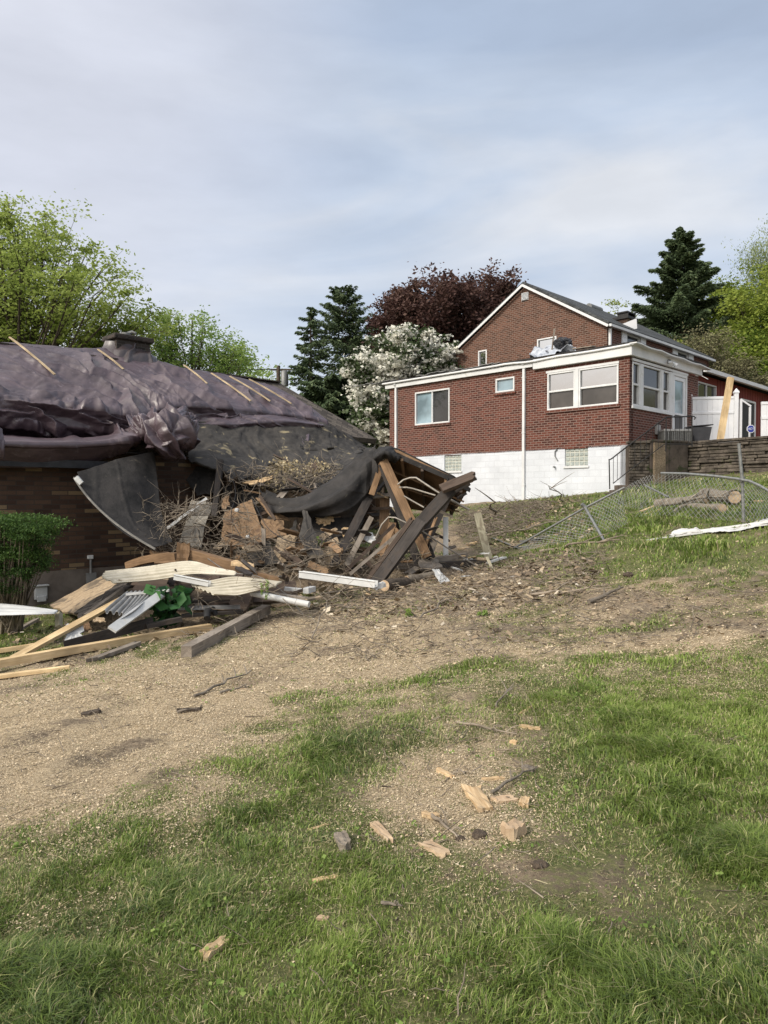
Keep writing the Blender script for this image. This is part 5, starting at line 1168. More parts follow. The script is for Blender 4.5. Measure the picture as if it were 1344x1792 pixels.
# wall fittings
uu, vv = FW.uv(70, 1037); mb = MB(); FW.bx(mb, uu - .11, uu + .11, vv - .12, vv + .12, .003, .07); FW.bx(mb, uu - .13, uu + .13, vv + .12, vv + .15, .003, .12); FW.bx(mb, uu - .08, uu + .08, vv - .16, vv - .05, .07, .10); mb.build('dryer_vent', M_white, hl, bevel=.01)
uu, vv = FW.uv(157, 975); mb = MB(); FW.bx(mb, uu - .055, uu + .055, vv - .035, vv + .04, .003, .05); mb.build('outdoor_socket', M_white, hl, bevel=.008)
mb = MB(); mb.tube([FW.pt(uu, vv - .04, .04), FW.pt(uu, vv - .38, .04)], .022, 6); FW.bx(mb, uu - .08, uu + .10, vv - .55, vv - .3, .003, .06); mb.build('conduit', M_greymetal, hl)

# ------------------------------------------------------------------ tarp
xs = [-230, -130, -50, 10, 70, 130, 185, 230, 265, 300, 330, 360, 400, 440, 480, 520, 548, 570]
def itp(x, tb): return float(np.interp(x, [a for a, _ in tb], [b for _, b in tb]))
t_ridge = [(-420, 556), (0, 604), (100, 613), (200, 617), (270, 636), (330, 652), (400, 662), (470, 678), (500, 692), (540, 716), (570, 741)]
t_crease = [(-420, 700), (0, 706), (60, 712), (120, 724), (180, 732), (230, 738), (300, 720), (360, 722), (440, 728), (520, 736), (570, 747)]
t_dip = [(-420, 752), (0, 762), (60, 768), (120, 770), (180, 766), (230, 757), (265, 752), (300, 748), (360, 738), (440, 742), (520, 745), (570, 748)]
t_lip = [(-420, 775), (0, 777), (60, 779), (120, 779), (180, 776), (230, 769), (265, 764), (285, 782), (310, 790), (333, 774), (345, 746), (360, 742), (440, 749), (500, 748), (530, 757), (570, 750)]
t_bot = [(-420, 830), (0, 812), (60, 813), (120, 808), (180, 799), (230, 780), (255, 768), (285, 788), (310, 795), (333, 780), (345, 752), (360, 747), (440, 755), (500, 753), (530, 760), (570, 753)]
rows = []
def lf(x, v): return v
back = []
for x in xs:
    r_ = RP(x, itp(x, t_ridge), .03)
    back.append(r_ - nh * .5 - Vector((0, 0, .34)))
rows.append(back)
rows.append([RP(x, itp(x, t_ridge), .03) for x in xs])
for f, l in ((.25, .06), (.5, .08), (.75, .09)): rows.append([RP(x, itp(x, t_ridge) * (1 - f) + itp(x, t_crease) * f, l) for x in xs])
def edge_pt(x, y, push):
    """below the crease the cloth hangs over the eave, about 4.3 m in front of the ridge, or sooner where the eave is gone"""
    pr = hit(x, y, rpt(0, 4.36), nh); pc = RP(x, min(y, itp(x, t_crease)), .1)
    k = min(1, max(0, (300 - x) / 60)) if x > 240 else 1
    Dc = pr.y * k + pc.y * (1 - k); p = P(x, y, Dc); return p + nh * push
rows.append([RP(x, itp(x, t_crease), .12) for x in xs])
rows.append([P(x, (itp(x, t_crease) + itp(x, t_dip)) / 2, RP(x, itp(x, t_crease)).y - .08) for x in xs])
rows.append([P(x, itp(x, t_dip), RP(x, itp(x, t_crease)).y + (.32 if x < 230 else -.2)) for x in xs])
rows.append([edge_pt(x, itp(x, t_lip), .12 if x < 260 else .05) if x < 300 else P(x, itp(x, t_lip), RP(x, itp(x, t_crease)).y - .35) for x in xs])
rows.append([edge_pt(x, itp(x, t_lip) + 3, .06) if x < 300 else P(x, (itp(x, t_lip) + itp(x, t_bot)) / 2, RP(x, itp(x, t_crease)).y - .28) for x in xs])
rows.append([edge_pt(x, itp(x, t_bot) + 3, -.25) if x < 300 else P(x, itp(x, t_bot), RP(x, itp(x, t_crease)).y - .1) for x in xs])
def tarp_disp(U, V, Pn):
    s = (Pn - np.array(tuple(R0))) @ np.array(tuple(Rl)); vf = np.linspace(0, 1, Pn.shape[0])[:, None]
    c1, e1 = crumple(U, V, 1.3, 201, .45, 4.5, .7); c2, e2 = crumple(U, V, 2.6, 211, .75, 5.0, .6); c3, e3 = crumple(U, V, 5.5, 221, .3, 3.5, .3); c4, e4 = crumple(U, V, 1.7, 226, -.15, 6.0, .8); c5, e5 = crumple(U, V, 2.2, 236, .9, 2.2)
    bunch = np.exp(-((s - 1.9 + (vf - .8) * 1.5) / .9) ** 2) * np.clip((vf - .3) * 3, 0, 1); low = np.clip((vf - .5) * 3, 0, 1)
    top = .10 * c1 + .055 * e1 + .050 * c2 + .035 * e2 + .05 * e4 + .05 * c4 + .014 * c3
    mess = .36 * c5 + .20 * c1 + .08 * e2 + .06 * c3
    r_ = top * (1 + .6 * low) + mess * (bunch * 1.2 + .16 * low * (s < 3)) * (1 - .6 * np.clip((vf - .88) * 9, 0, 1) * (s < 1.2))
    return r_ * np.clip(vf * 8, .2, 1) + .05
def folds_field(Pn, folds):
    """raised tent-like folds along surveyed polylines (x, y pairs), heights and half widths in metres"""
    f = Pn[..., 1]; px = 672 + FPX * Pn[..., 0] / (f * cp + (Pn[..., 2] - CAMZ) * -sp_); dd = (f * cp - (Pn[..., 2] - CAMZ) * sp_); py = 896 - FPX * (f * sp_ + (Pn[..., 2] - CAMZ) * cp) / dd
    k = dd / FPX; px = px + (fbm(px * .02, py * .04, 501, 3) - .5) * 26; py = py + (fbm(px * .025, py * .05, 511, 3) - .5) * 18; out_ = np.zeros(px.shape)
    for pts, hgt, wd in folds:
        best = np.full(px.shape, 1e9); par = np.zeros(px.shape); side = np.zeros(px.shape); nseg = len(pts) - 1
        for q in range(nseg):
            (x0, y0), (x1, y1) = pts[q], pts[q + 1]; ex, ey = x1 - x0, (y1 - y0); l2 = ex * ex + ey * ey; t = np.clip(((px - x0) * ex + (py - y0) * ey) / l2, 0, 1)
            cx, cy = px - x0 - t * ex, (py - y0 - t * ey) * 1.5; d = np.hypot(cx, cy); m_ = d < best; best = np.where(m_, d, best); par = np.where(m_, (q + t) / nseg, par); side = np.where(m_, np.sign(cx * ey - cy * ex), side)
        d = best * k; env = np.clip(np.sin(np.clip(par, 0, 1) * math.pi) * 1.6, 0, 1) * .85 + .15
        w_ = wd * np.where(side > 0, .45, 1.5); out_ = np.maximum(out_, 1.7 * hgt * env * np.clip(1 - d / w_, 0, 1) ** 1.15)
    return out_
FOLDS = [([(165, 625), (215, 665), (260, 700), (292, 712)], .11, .16), ([(135, 620), (165, 652), (210, 677), (272, 727)], .12, .2), ([(0, 655), (100, 684), (170, 708), (245, 727)], .10, .22), ([(0, 700), (75, 708), (165, 722), (235, 742)], .13, .2),
 ([(30, 702), (100, 742), (140, 770)], .14, .18), ([(125, 717), (170, 740), (232, 752)], .13, .18), ([(215, 657), (280, 708), (322, 727)], .13, .2), ([(250, 665), (300, 692), (332, 717)], .08, .14), ([(272, 664), (300, 688), (368, 722)], .12, .18),
 ([(210, 682), (238, 735), (248, 764)], .15, .18), ([(262, 645), (300, 652), (345, 668)], .09, .15), ([(345, 682), (372, 706), (402, 727)], .09, .15), ([(380, 672), (415, 700), (440, 717)], .06, .12), ([(410, 680), (465, 722)], .08, .14), ([(450, 690), (505, 725)], .07, .12), ([(480, 690), (548, 735)], .09, .13),
 ([(40, 632), (150, 668), (212, 697)], .08, .18), ([(5, 640), (65, 668), (130, 688)], .06, .14), ([(-180, 640), (-60, 668), (20, 690)], .1, .2), ([(-150, 690), (-60, 712), (0, 724), (80, 728)], .12, .2), ([(180, 732), (205, 755), (222, 772)], .14, .16), ([(240, 727), (262, 750), (272, 772)], .14, .13), ([(262, 722), (285, 750), (300, 782)], .15, .13), ([(290, 718), (305, 745), (318, 785)], .15, .13),
 ([(312, 718), (330, 738), (335, 765)], .13, .12), ([(235, 745), (290, 738), (338, 750)], .12, .12), ([(320, 655), (350, 676), (372, 690)], .07, .12), ([(0, 612), (60, 640), (105, 665)], .06, .12), ([(85, 618), (130, 640), (160, 662)], .06, .12), ([(60, 690), (110, 700), (150, 716)], .07, .12), ([(0, 735), (60, 742), (120, 760)], .10, .14), ([(150, 750), (190, 757), (232, 766)], .09, .12),
 ([(185, 640), (225, 668), (240, 690)], .07, .12), ([(430, 735), (470, 728), (520, 738)], .10, .10), ([(350, 728), (395, 735), (440, 732)], .10, .10)]
def sheet_rough(Pn, U, V, seed, k, a, rot=.5):
    c1, e1 = crumple(U, V, k, seed, rot, 3.5, .5); c2, e2 = crumple(U, V, k * 2.2, seed + 1, rot + .4, 3.0, .35); c3, e3 = crumple(U, V, k * 5, seed + 2, rot - .3, 2.5, .2)
    return a * (c1 + .5 * c2 + .20 * c3 + .22 * e2)
def tarp_disp(U, V, Pn):
    s = (Pn - np.array(tuple(R0))) @ np.array(tuple(Rl)); vf = np.linspace(0, 1, Pn.shape[0])[:, None]; low = np.clip((vf - .5) * 4, 0, 1) * np.clip((3.0 - s) * 1.5, 0, 1)
    edge = np.clip((vf - .71) * 12, 0, 1) * (s < 1.3); bunch = np.exp(-((s - 1.9 + (vf - .8) * 1.5) / .8) ** 2) * np.clip((vf - .3) * 3, 0, 1)
    r_ = folds_field(Pn, FOLDS) * (1 - .85 * edge) + sheet_rough(Pn, U, V, 201, 1.2, .072) * (1 - .6 * edge) + sheet_rough(Pn, U, V, 205, 2.2, .16, 1.0) * bunch
    return r_ * np.clip(vf * 8, .2, 1) + .05
tarp = cloth('roof_tarp', rows, 760, 330, M_tarp, tarp_disp, lin=True, label='huge wrinkled brown-purple tarp covering the damaged roof on the left', cat='tarp', thick=.003)
# tarp bunched round the chimney
rows = []
for y_, e_ in ((603, .50), (614, .57), (627, .74), (642, 1.15), (657, 1.8)):
    zz = P(235, y_, c.y).z; row = []
    for k in range(9):
        a = math.pi * k / 8; q = c + Rl * (-math.cos(a) * e_ * 1.08) + nh * (math.sin(a) * e_ * .8 - .05); q.z = zz if y_ < 630 else zz - PIT * (q - c).dot(nh) * .8; row.append(q)
    rows.append(row)
cloth('chimney_tarp', rows, 120, 60, M_tarpd, lambda U, V, Pn: .20 * crumple(U, V, 2.2, 241, 1.2, 2.2)[0] + .07 * crumple(U, V, 1.6, 242, 1.4, 4)[1], label='dark tarp wrapped round the base of the chimney', cat='tarp')
# bunched bag of tarp hanging at the broken corner
rows = [[P(x, y, D) for x, y, D in r] for r in (
    [(225, 728, 15.0), (250, 722, 14.8), (285, 722, 14.8), (320, 718, 15.2), (345, 732, 15.9)],
    [(228, 748, 14.2), (255, 742, 13.9), (288, 742, 13.7), (322, 738, 14.1), (346, 748, 15.2)],
    [(245, 762, 14.0), (262, 764, 13.6), (290, 768, 13.4), (326, 762, 13.8), (345, 764, 14.9)],
    [(262, 772, 14.2), (275, 784, 13.8), (295, 793, 13.7), (322, 783, 14.0), (338, 774, 14.9)],
    [(275, 774, 14.8), (284, 788, 14.4), (300, 795, 14.3), (318, 784, 14.5), (330, 774, 15.1)])]
def bagd(U, V, Pn): return .26 * crumple(U, V, 2.1, 251, 1.0, 2.2)[0] + .13 * crumple(U, V, 4.2, 253, .5, 2)[0] + .04 * crumple(U, V, 2.6, 254, 1.6, 3)[1]
cloth('tarp_bundle', rows, 240, 200, M_tarp, lambda U, V, Pn: sheet_rough(Pn, U, V, 421, 2.0, .20, 1.1) + folds_field(Pn, [([(232, 735), (270, 748), (300, 790)], .16, .12), ([(262, 728), (290, 755), (312, 792)], .16, .12), ([(290, 725), (315, 750), (325, 782)], .16, .12), ([(245, 755), (290, 745), (342, 752)], .14, .12), ([(262, 772), (300, 765), (338, 768)], .13, .10)]), label='bulging bundle of tarp hanging over the broken roof corner', cat='tarp', thick=.003)
rows = [[P(x, y, D) for x, y, D in r] for r in (
    [(345, 733, 17.0), (400, 730, 17.5), (450, 728, 18), (500, 730, 18.4), (545, 738, 18.9), (566, 742, 19)],
    [(345, 742, 16.7), (400, 743, 17.1), (450, 740, 17.7), (500, 738, 18.1), (545, 742, 18.6), (568, 745, 18.9)],
    [(348, 750, 16.8), (400, 755, 17.2), (450, 752, 17.8), (500, 750, 18.2), (545, 755, 18.7), (566, 749, 19)])]
cloth('tarp_fold', rows, 320, 50, M_tarp, lambda U, V, Pn: sheet_rough(Pn, U, V, 431, 1.8, .11, .2), lin=True, label='dark rolled lower edge of the tarp above the bare roof boards', cat='tarp', thick=.003)
rows = [[P(x, y, D) for x, y, D in r] for r in ([(510, 750, 18.3), (525, 752, 18.4), (542, 757, 18.5)], [(520, 764, 17.9), (530, 767, 18), (541, 765, 18.1)], [(531, 780, 17.6), (535, 783, 17.6), (540, 781, 17.7)])]
cloth('tarp_scrap', rows, 30, 30, M_tarp, wr(.08, .03, 3, 271), label='small torn flap dangling below the tarp edge over the roof boards', cat='tarp')
# battens nailed over the tarp
M_batten = wood('dull_batten', (.36, .27, .16), (.56, .45, .30))
labs = [(14, 606, 92, 673, 'leftmost pale wooden batten nailed over the brown tarp'), (168, 626, 212, 662, 'short pale batten just left of the chimney tarp'), (318, 652, 358, 686, 'pale batten right of the chimney'),
        (366, 666, 434, 716, 'long pale batten in the middle of the right half of the tarp'), (398, 671, 468, 716, 'second batten from the right on the tarp'), (432, 676, 505, 720, 'rightmost pale batten near the end of the tarp')]
for k, (x0, y0, x1, y1, lb) in enumerate(labs):
    plank('roof_batten', lb, RP(x0, y0, .22), RP(x1, y1, .24), .045, .025, M_batten, 'batten', group='battens holding the tarp', up=tuple(rn_), bend=.02)
# white scrap hanging at left end of tarp
rows = [[P(x, y, D) for x, y, D in r] for r in ([(-30, 742, 11.6), (-8, 745, 11.6), (2, 752, 11.7)], [(-30, 775, 11.5), (-5, 775, 11.5), (6, 782, 11.6)], [(-30, 802, 11.6), (0, 800, 11.6), (8, 806, 11.7)])]
cloth('tarp_scrap', rows, 30, 30, M_tarp, wr(.08, .03, 3, 281), label='tarp end with pale hem hanging at the left edge of the photo', cat='tarp')

# ------------------------------------------------------------------ sagging roof boards and felt
def Dr(x, y): return RP(x, y).y
rows = [[P(x, y, D) for x, y, D in r] for r in (
    [(322, 738, 16.9), (370, 735, 17.3), (420, 738, 17.8), (470, 735, 18.3), (520, 735, 18.8), (570, 742, 19.3), (608, 762, 19.9), (640, 783, 20.6)],
    [(322, 762, 16.0), (370, 765, 16.4), (420, 768, 16.9), (470, 768, 17.4), (520, 768, 17.9), (565, 770, 18.5), (604, 778, 19.1), (639, 790, 19.6)],
    [(322, 785, 15.3), (370, 792, 15.6), (420, 800, 15.9), (470, 805, 16.4), (520, 800, 17.0), (560, 798, 17.5), (600, 797, 18.1), (637, 796, 18.6)],
    [(322, 800, 15.0), (372, 812, 15.0), (420, 822, 15.1), (465, 832, 15.3), (510, 832, 15.8), (555, 828, 16.2), (596, 815, 16.9), (632, 802, 17.6)],
    [(324, 806, 14.9), (378, 826, 14.7), (425, 842, 14.6), (462, 858, 14.6), (505, 862, 14.8), (548, 856, 15.1), (592, 838, 15.6), (628, 812, 16.4)])]
cloth('collapsed_roof', rows, 260, 160, M_felt2, lambda U, V, Pn: wr(.08, .03, 1.2, 301)(U, V, Pn), thick=.05, parent=hl, label='sagging felt-covered roof slope with pale torn patches', ragged=.12)
# narrow bare shingle field right of the tarp end is the front_roof itself; torn deck edge below it
for x0, y0, x1, y1, D, w_, mt in ((470, 779, 545, 772, 17.4, .2, M_grey), (541, 770, 636, 780, 19.2, .10, M_grey), (500, 786, 560, 808, 17.2, .16, M_osb2)):
    plank('roof_board', None, P(x0, y0, D), P(x1, y1, D + .9), w_, .025, mt, ragged=2, parent=hl, up=tuple(rn_))
# pale insulation tufts
g = np.random.default_rng(77); C = []
for x, y, D, r, n_ in ((495, 820, 15.3, .16, 420), (553, 822, 15.9, .14, 380), (520, 832, 15.2, .25, 150), (475, 845, 14.6, .15, 120)):
    cc_ = np.array(tuple(P(x, y, D))); C.append(cc_ + g.normal(0, 1, (n_, 3)) * np.array([r, r * .6, r * .6]))
V, n_ = leaves(np.concatenate(C), .055, .9, 0, 1, 5); M_ins = leafm('insulation_fluff', [(.26, .20, .11), (.46, .38, .23), (.6, .52, .36)], .2, .95)
tag(fast_mesh('insulation', V, [np.arange(n_ * 4).reshape(-1, 4)], M_ins, g.uniform(0, 1, n_)), 'tufts of pale yellow insulation caught on the sagging roof', 'insulation', kind='stuff')

# black felt sheet hanging off the eave, with its bent white drip edge
rows = [[P(x, y, D) for x, y, D in r] for r in (
    [(135, 826, 12.6), (180, 812, 13.0), (225, 800, 13.4), (262, 792, 13.8), (270, 795, 13.9)],
    [(150, 862, 12.4), (190, 850, 12.7), (228, 842, 13.0), (262, 840, 13.4), (275, 842, 13.5)],
    [(180, 900, 12.2), (212, 892, 12.5), (240, 888, 12.8), (265, 885, 13.1), (280, 885, 13.2)],
    [(220, 935, 12.0), (240, 928, 12.3), (258, 924, 12.5), (275, 922, 12.8), (290, 922, 12.9)],
    [(272, 958, 11.9), (280, 956, 12.0), (288, 954, 12.2), (295, 951, 12.4), (302, 948, 12.5)])]
cloth('hanging_felt', rows, 140, 140, M_felt, lambda U, V, Pn: sheet_rough(Pn, U, V, 441, .9, .05, 1.3), label='black felt sheet hanging from the broken eave in front of the brick wall', cat='roofing felt')
M_strip0 = plain('dull_aluminium', (.10, .097, .09), (.20, .19, .175), 8, .6, .2)
ed = [P(130, 836, 12.5), P(152, 866, 12.3), P(183, 904, 12.1), (P(222, 937, 11.9)), P(272, 961, 11.8)]
mb = MB(); pts = bez(ed[0], P(170, 905, 12.1), ed[4], 14)
for a, b in zip(pts, pts[1:]): mb.beam(a, b, .03, .035, up=(0, 1, 0))
tag(mb.build('drip_edge', M_strip0, None), 'bent pale metal edging curving down along the hanging black felt', 'metal strip')
plank('broken_trim', 'white trim end at the top of the bent metal edging', P(133, 835, 12.4), P(143, 846, 12.4), .05, .08, M_white, 'trim')

# big black cloth swagged from the lean-to peak into the rubble
rows = [[P(x, y, D) for x, y, D in r] for r in (
    [(445, 852, 14.4), (470, 866, 14.2), (505, 872, 14.1), (540, 862, 14.1), (575, 840, 14.1), (608, 812, 14.1), (640, 790, 14.1), (664, 781, 14.0)],
    [(450, 866, 14.1), (476, 880, 13.8), (508, 884, 13.6), (542, 878, 13.5), (578, 862, 13.5), (612, 834, 13.6), (645, 802, 13.7), (672, 784, 13.7)],
    [(458, 880, 14.0), (482, 890, 13.7), (510, 892, 13.5), (545, 890, 13.3), (580, 880, 13.2), (614, 858, 13.3), (646, 824, 13.5), (673, 795, 13.6)],
    [(468, 889, 14.1), (488, 894, 13.8), (515, 896, 13.6), (548, 896, 13.5), (583, 895, 13.3), (618, 882, 13.4), (645, 850, 13.5), (667, 812, 13.6)],
    [(474, 893, 14.3), (495, 895, 14.0), (525, 892, 13.9), (555, 899, 13.7), (590, 905, 13.5), (625, 902, 13.5), (646, 872, 13.6), (662, 824, 13.7)])]
def swagd(U, V, Pn):
    nv_ = Pn.shape[0]; nu_ = Pn.shape[1]; f = np.linspace(0, 1, nu_)[None, :]; v = np.linspace(0, 1, nv_)[:, None]
    ph = v * 3.2 + 1.1 * fbm(U * .5, V * 1.5, 321, 2) + f * .6; tent = 1 - 2 * np.abs(ph % 1 - .5)
    ph2 = f * 9 + v * 1.5 + .8 * fbm(U, V, 325, 2); tent2 = (1 - 2 * np.abs(ph2 % 1 - .5)) * np.clip((f - .72) * 5, 0, 1)
    return .10 * tent ** 1.5 * np.clip(1.25 - f, .1, 1) + .07 * tent2 + sheet_rough(Pn, U, V, 451, 1.2, .045, .1)
cloth('black_sheet', rows, 300, 130, M_felt, swagd, label='large black felt sheet swagged from the peak of the wrecked lean-to', cat='roofing felt', ragged=.12)
rows = [[P(x, y, D) for x, y, D in r] for r in ([(655, 795, 13.6), (668, 783, 13.6), (682, 782, 13.6), (697, 795, 13.6)], [(655, 802, 13.3), (668, 792, 13.2), (682, 793, 13.2), (698, 803, 13.3)], [(660, 814, 13.4), (672, 803, 13.3), (682, 804, 13.3), (690, 812, 13.4)])]
cloth('black_sheet', rows, 50, 40, M_felt, wr(.06, .03, 2.5, 331), label='crumpled black felt over the very peak of the lean-to', cat='roofing felt')

# ------------------------------------------------------------------ shards and panels
def shard(name, label, pts, mat, cat='board', th=.018, rag=.02, seed=1, parent=None, n=5):
    """flat broken panel with a ragged outline; pts = (x, y, depth) corners"""
    rd = random.Random(seed + int(pts[0][0] * 7)); Q = [P(*p) for p in pts]; c = sum(Q, Vector()) / len(Q); nn = Vector()
    for i in range(len(Q)): nn += (Q[i] - c).cross(Q[(i + 1) % len(Q)] - c)
    nn.normalize()
    if nn.y > 0: nn = -nn; Q.reverse()
    Q = [p - nn * (p - c).dot(nn) * .6 for p in Q]; E = []
    for i in range(len(Q)):
        a, b = Q[i], Q[(i + 1) % len(Q)]; d = (b - a); per = nn.cross(d.normalized())
        for k in range(n): E.append(a + d * (k / n) + per * (rd.uniform(-rag, rag) * (1 if k else .3)))
    m_ = len(E); mid = c; V = []
    ring = lambda f: [mid + (e - mid) * f for e in E]
    top = E + ring(.55) + [mid + nn * rd.uniform(-.02, .04)]; F = []
    top = [p + nn * rd.uniform(-.012, .012) if i >= m_ else p for i, p in enumerate(top)]
    for i in range(m_): j = (i + 1) % m_; F.append((i, j, m_ + j, m_ + i)); F.append((m_ + i, m_ + j, 2 * m_))
    nt_ = len(top); bot = [p - nn * th for p in top]; F2 = [tuple(v + nt_ for v in f[::-1]) for f in F]; F3 = [(i, i + nt_, (i + 1) % m_ + nt_, (i + 1) % m_) for i in range(m_)]
    mb = MB(); mb.add(top + bot, F + F2 + [f[::-1] if False else f for f in F3]); o = mb.build(name, mat, parent)
    if parent is None: tag(o, label, cat)
    elif label: tag(o, label)
    return o
sh_ = [
 ('particle_board', 'largest brown particle board panel with two white caps, in the middle of the rubble', [(393, 894, 13.6), (441, 875, 13.9), (464, 948, 13.2), (440, 957, 13.1), (388, 955, 13.2)], M_osb),
 ('particle_board', 'tilted brown panel just right of the largest particle board', [(447, 871, 13.9), (476, 874, 14.0), (508, 911, 13.7), (479, 909, 13.6)], M_osb),
 ('particle_board', 'reddish brown square panel between the tilted boards in mid rubble', [(457, 908, 13.5), (496, 910, 13.5), (503, 938, 13.3), (464, 941, 13.2)], M_osb),
 ('pale_board', 'pale scuffed upright board right of the largest particle board', [(486, 941, 13.1), (520, 934, 13.2), (514, 968, 12.9), (490, 990, 12.7), (477, 978, 12.8)], M_osb2),
 ('pale_board', 'small orange-brown board leaning left of the felt strip', [(521, 938, 13.3), (538, 966, 13.0), (521, 976, 12.9), (516, 972, 12.9)], M_osb),
 ('pale_board', 'small triangular tan board on the ground below the felt strip', [(503, 988, 12.6), (516, 976, 12.8), (533, 988, 12.7), (528, 1001, 12.5)], M_osb),
 ('felt_strip', 'long tapering strip of grey felt hanging down in mid rubble', [(533, 885, 13.3), (548, 923, 13.0), (567, 977, 12.7), (544, 974, 12.6), (523, 938, 12.9)], M_felt2),
 ('felt_strip', 'dark felt piece between the pale board and the felt strip', [(505, 930, 13.4), (518, 908, 13.6), (524, 948, 13.2), (508, 985, 12.9), (497, 990, 12.9)], M_felt2),
 ('wall_panel', 'torn felt-faced panel below the black sheet', [(548, 900, 13.9), (596, 905, 13.8), (638, 905, 13.8), (624, 940, 13.4), (590, 985, 13.1), (560, 985, 13.1), (540, 940, 13.5)], M_felt2),
 ('pale_board', 'pale torn board low behind the felt strip', [(560, 955, 12.95), (590, 940, 13.1), (598, 968, 12.95), (575, 992, 12.8), (556, 990, 12.8)], M_osb2),
 ('pale_board', 'ragged light brown edge torn open under the black sheet', [(552, 905, 13.6), (588, 903, 13.6), (582, 912, 13.5), (570, 920, 13.5), (556, 915, 13.5)], M_split),
 ('pale_board', 'pinkish splintered board end right of the torn light brown edge', [(597, 925, 13.4), (624, 921, 13.5), (622, 930, 13.4), (600, 941, 13.3)], M_split),
 ('pale_board', 'curled brown board strip under the torn light brown edge', [(558, 938, 13.3), (588, 922, 13.4), (590, 928, 13.4), (566, 946, 13.2)], M_osb2),
 ('shingle_panel', 'grey shingled wall piece standing at the left of the rubble', [(314, 948, 13.0), (336, 874, 13.5), (371, 880, 13.6), (352, 958, 13.0)], M_siding and None),
 ('particle_board', 'brown board piece high at the left of the big particle board', [(388, 872, 14.0), (400, 866, 14.1), (402, 884, 13.9), (390, 892, 13.8)], M_osb),
 ('particle_board', 'sloping brown sheet on the rubble next to the brick wall', [(262, 962, 12.2), (300, 968, 12.0), (318, 985, 11.6), (270, 985, 11.7)], M_tan),
 ('roof_panel', 'wide tan roof panel sloping down against the foundation at the left', [(88, 1057, 11.9), (122, 1040, 12.2), (187, 1001, 12.7), (224, 1022, 11.0), (182, 1050, 10.5), (134, 1076, 10.3)], M_osb2),
 ('roof_panel', 'dark shingled strip along the lower edge of the tan roof panel', [(128, 1072, 10.3), (180, 1038, 10.7), (218, 1016, 11.1), (230, 1024, 10.6), (190, 1052, 10.2), (150, 1085, 9.9)], M_shingleb),
 ('torn_block', 'broken brown chunk of wood between the pale planks', [(137, 1082, 9.5), (152, 1078, 9.6), (162, 1100, 9.3), (140, 1106, 9.2)], M_tan),
 ('torn_block', 'pinkish torn insulation board above the brown chunk', [(148, 1076, 9.7), (182, 1081, 9.7), (186, 1086, 9.6), (162, 1088, 9.6)], M_osb2),
 ('white_sheet_scrap', 'small white metal scrap under the pale plank', [(113, 1105, 9.0), (120, 1091, 9.2), (146, 1094, 9.2), (140, 1118, 8.9), (113, 1122, 8.8)], M_white),
 ('white_sheet_scrap', 'torn white scrap standing in the mud right of the brown log', [(756, 995, 12.2), (768, 995, 12.3), (776, 1006, 12.2), (790, 1020, 12.0), (772, 1022, 11.9)], M_white),
 ('white_block', 'broken white block lying behind the crossed dark boards', [(627, 936, 13.3), (636, 923, 13.5), (660, 940, 13.3), (650, 950, 13.2)], M_white),
 ('grey_panel', 'grey board piece behind the foot of the long dark board', [(679, 952, 13.4), (696, 938, 13.5), (702, 960, 13.2), (684, 972, 13.1)], M_grey),
 ('grey_panel', 'flat grey board lying near the foot of the tan rafter', [(735, 978, 12.9), (760, 975, 13.3), (775, 990, 12.9), (735, 998, 12.6)], M_grey),
 ('felt_scrap', 'crumpled dark felt flap high in the rubble left of the insulation', [(398, 836, 14.6), (415, 820, 14.8), (438, 822, 14.7), (440, 832, 14.5), (420, 840, 14.4), (402, 842, 14.4)], M_felt2),
 ('pale_board', 'light orange splinter lying across the felt near the insulation', [(424, 846, 14.2), (455, 838, 14.2), (479, 831, 14.3), (472, 840, 14.2), (440, 847, 14.1)], M_split),
 ('felt_scrap', 'wide dark flap in the hollow left of the dark post', [(330, 812, 15.2), (380, 825, 15.1), (380, 862, 14.8), (345, 868, 14.8), (325, 840, 15)], M_felt),
 ('felt_scrap', 'dark felt behind the big particle board panel', [(390, 850, 14.9), (430, 845, 14.9), (470, 868, 14.6), (470, 900, 14.4), (400, 900, 14.4)], M_felt),
 ('felt_scrap', 'dark felt hanging low beside the copper-brown square panel', [(430, 960, 13.0), (470, 945, 13.1), (490, 985, 12.7), (440, 992, 12.6)], M_felt2),
]
M_shgrey = brick('pale_shingle_siding', (.17, .155, .135), (.30, .275, .235), (.07, .06, .05), bw=.45, bh=.2, ms=.012, streak=.8)
for k, (nm, lb, pts, mt) in enumerate(sh_):
    o = shard(nm, lb, pts, mt or M_shgrey, seed=k, rag=.03 if nm not in ('roof_panel',) else .05, th=.03 if 'panel' in nm else .018)
    if k == 0:
        for x, y in ((414, 893), (433, 940)):
            mb = MB(); q = P(x, y, 13.35 if y < 900 else 13.0); mb.tube([q + Vector((0, .06, 0)), q, q - Vector((0, .012, 0))], [.04, .04, .025], 10); mb.build('cap', M_white, o)

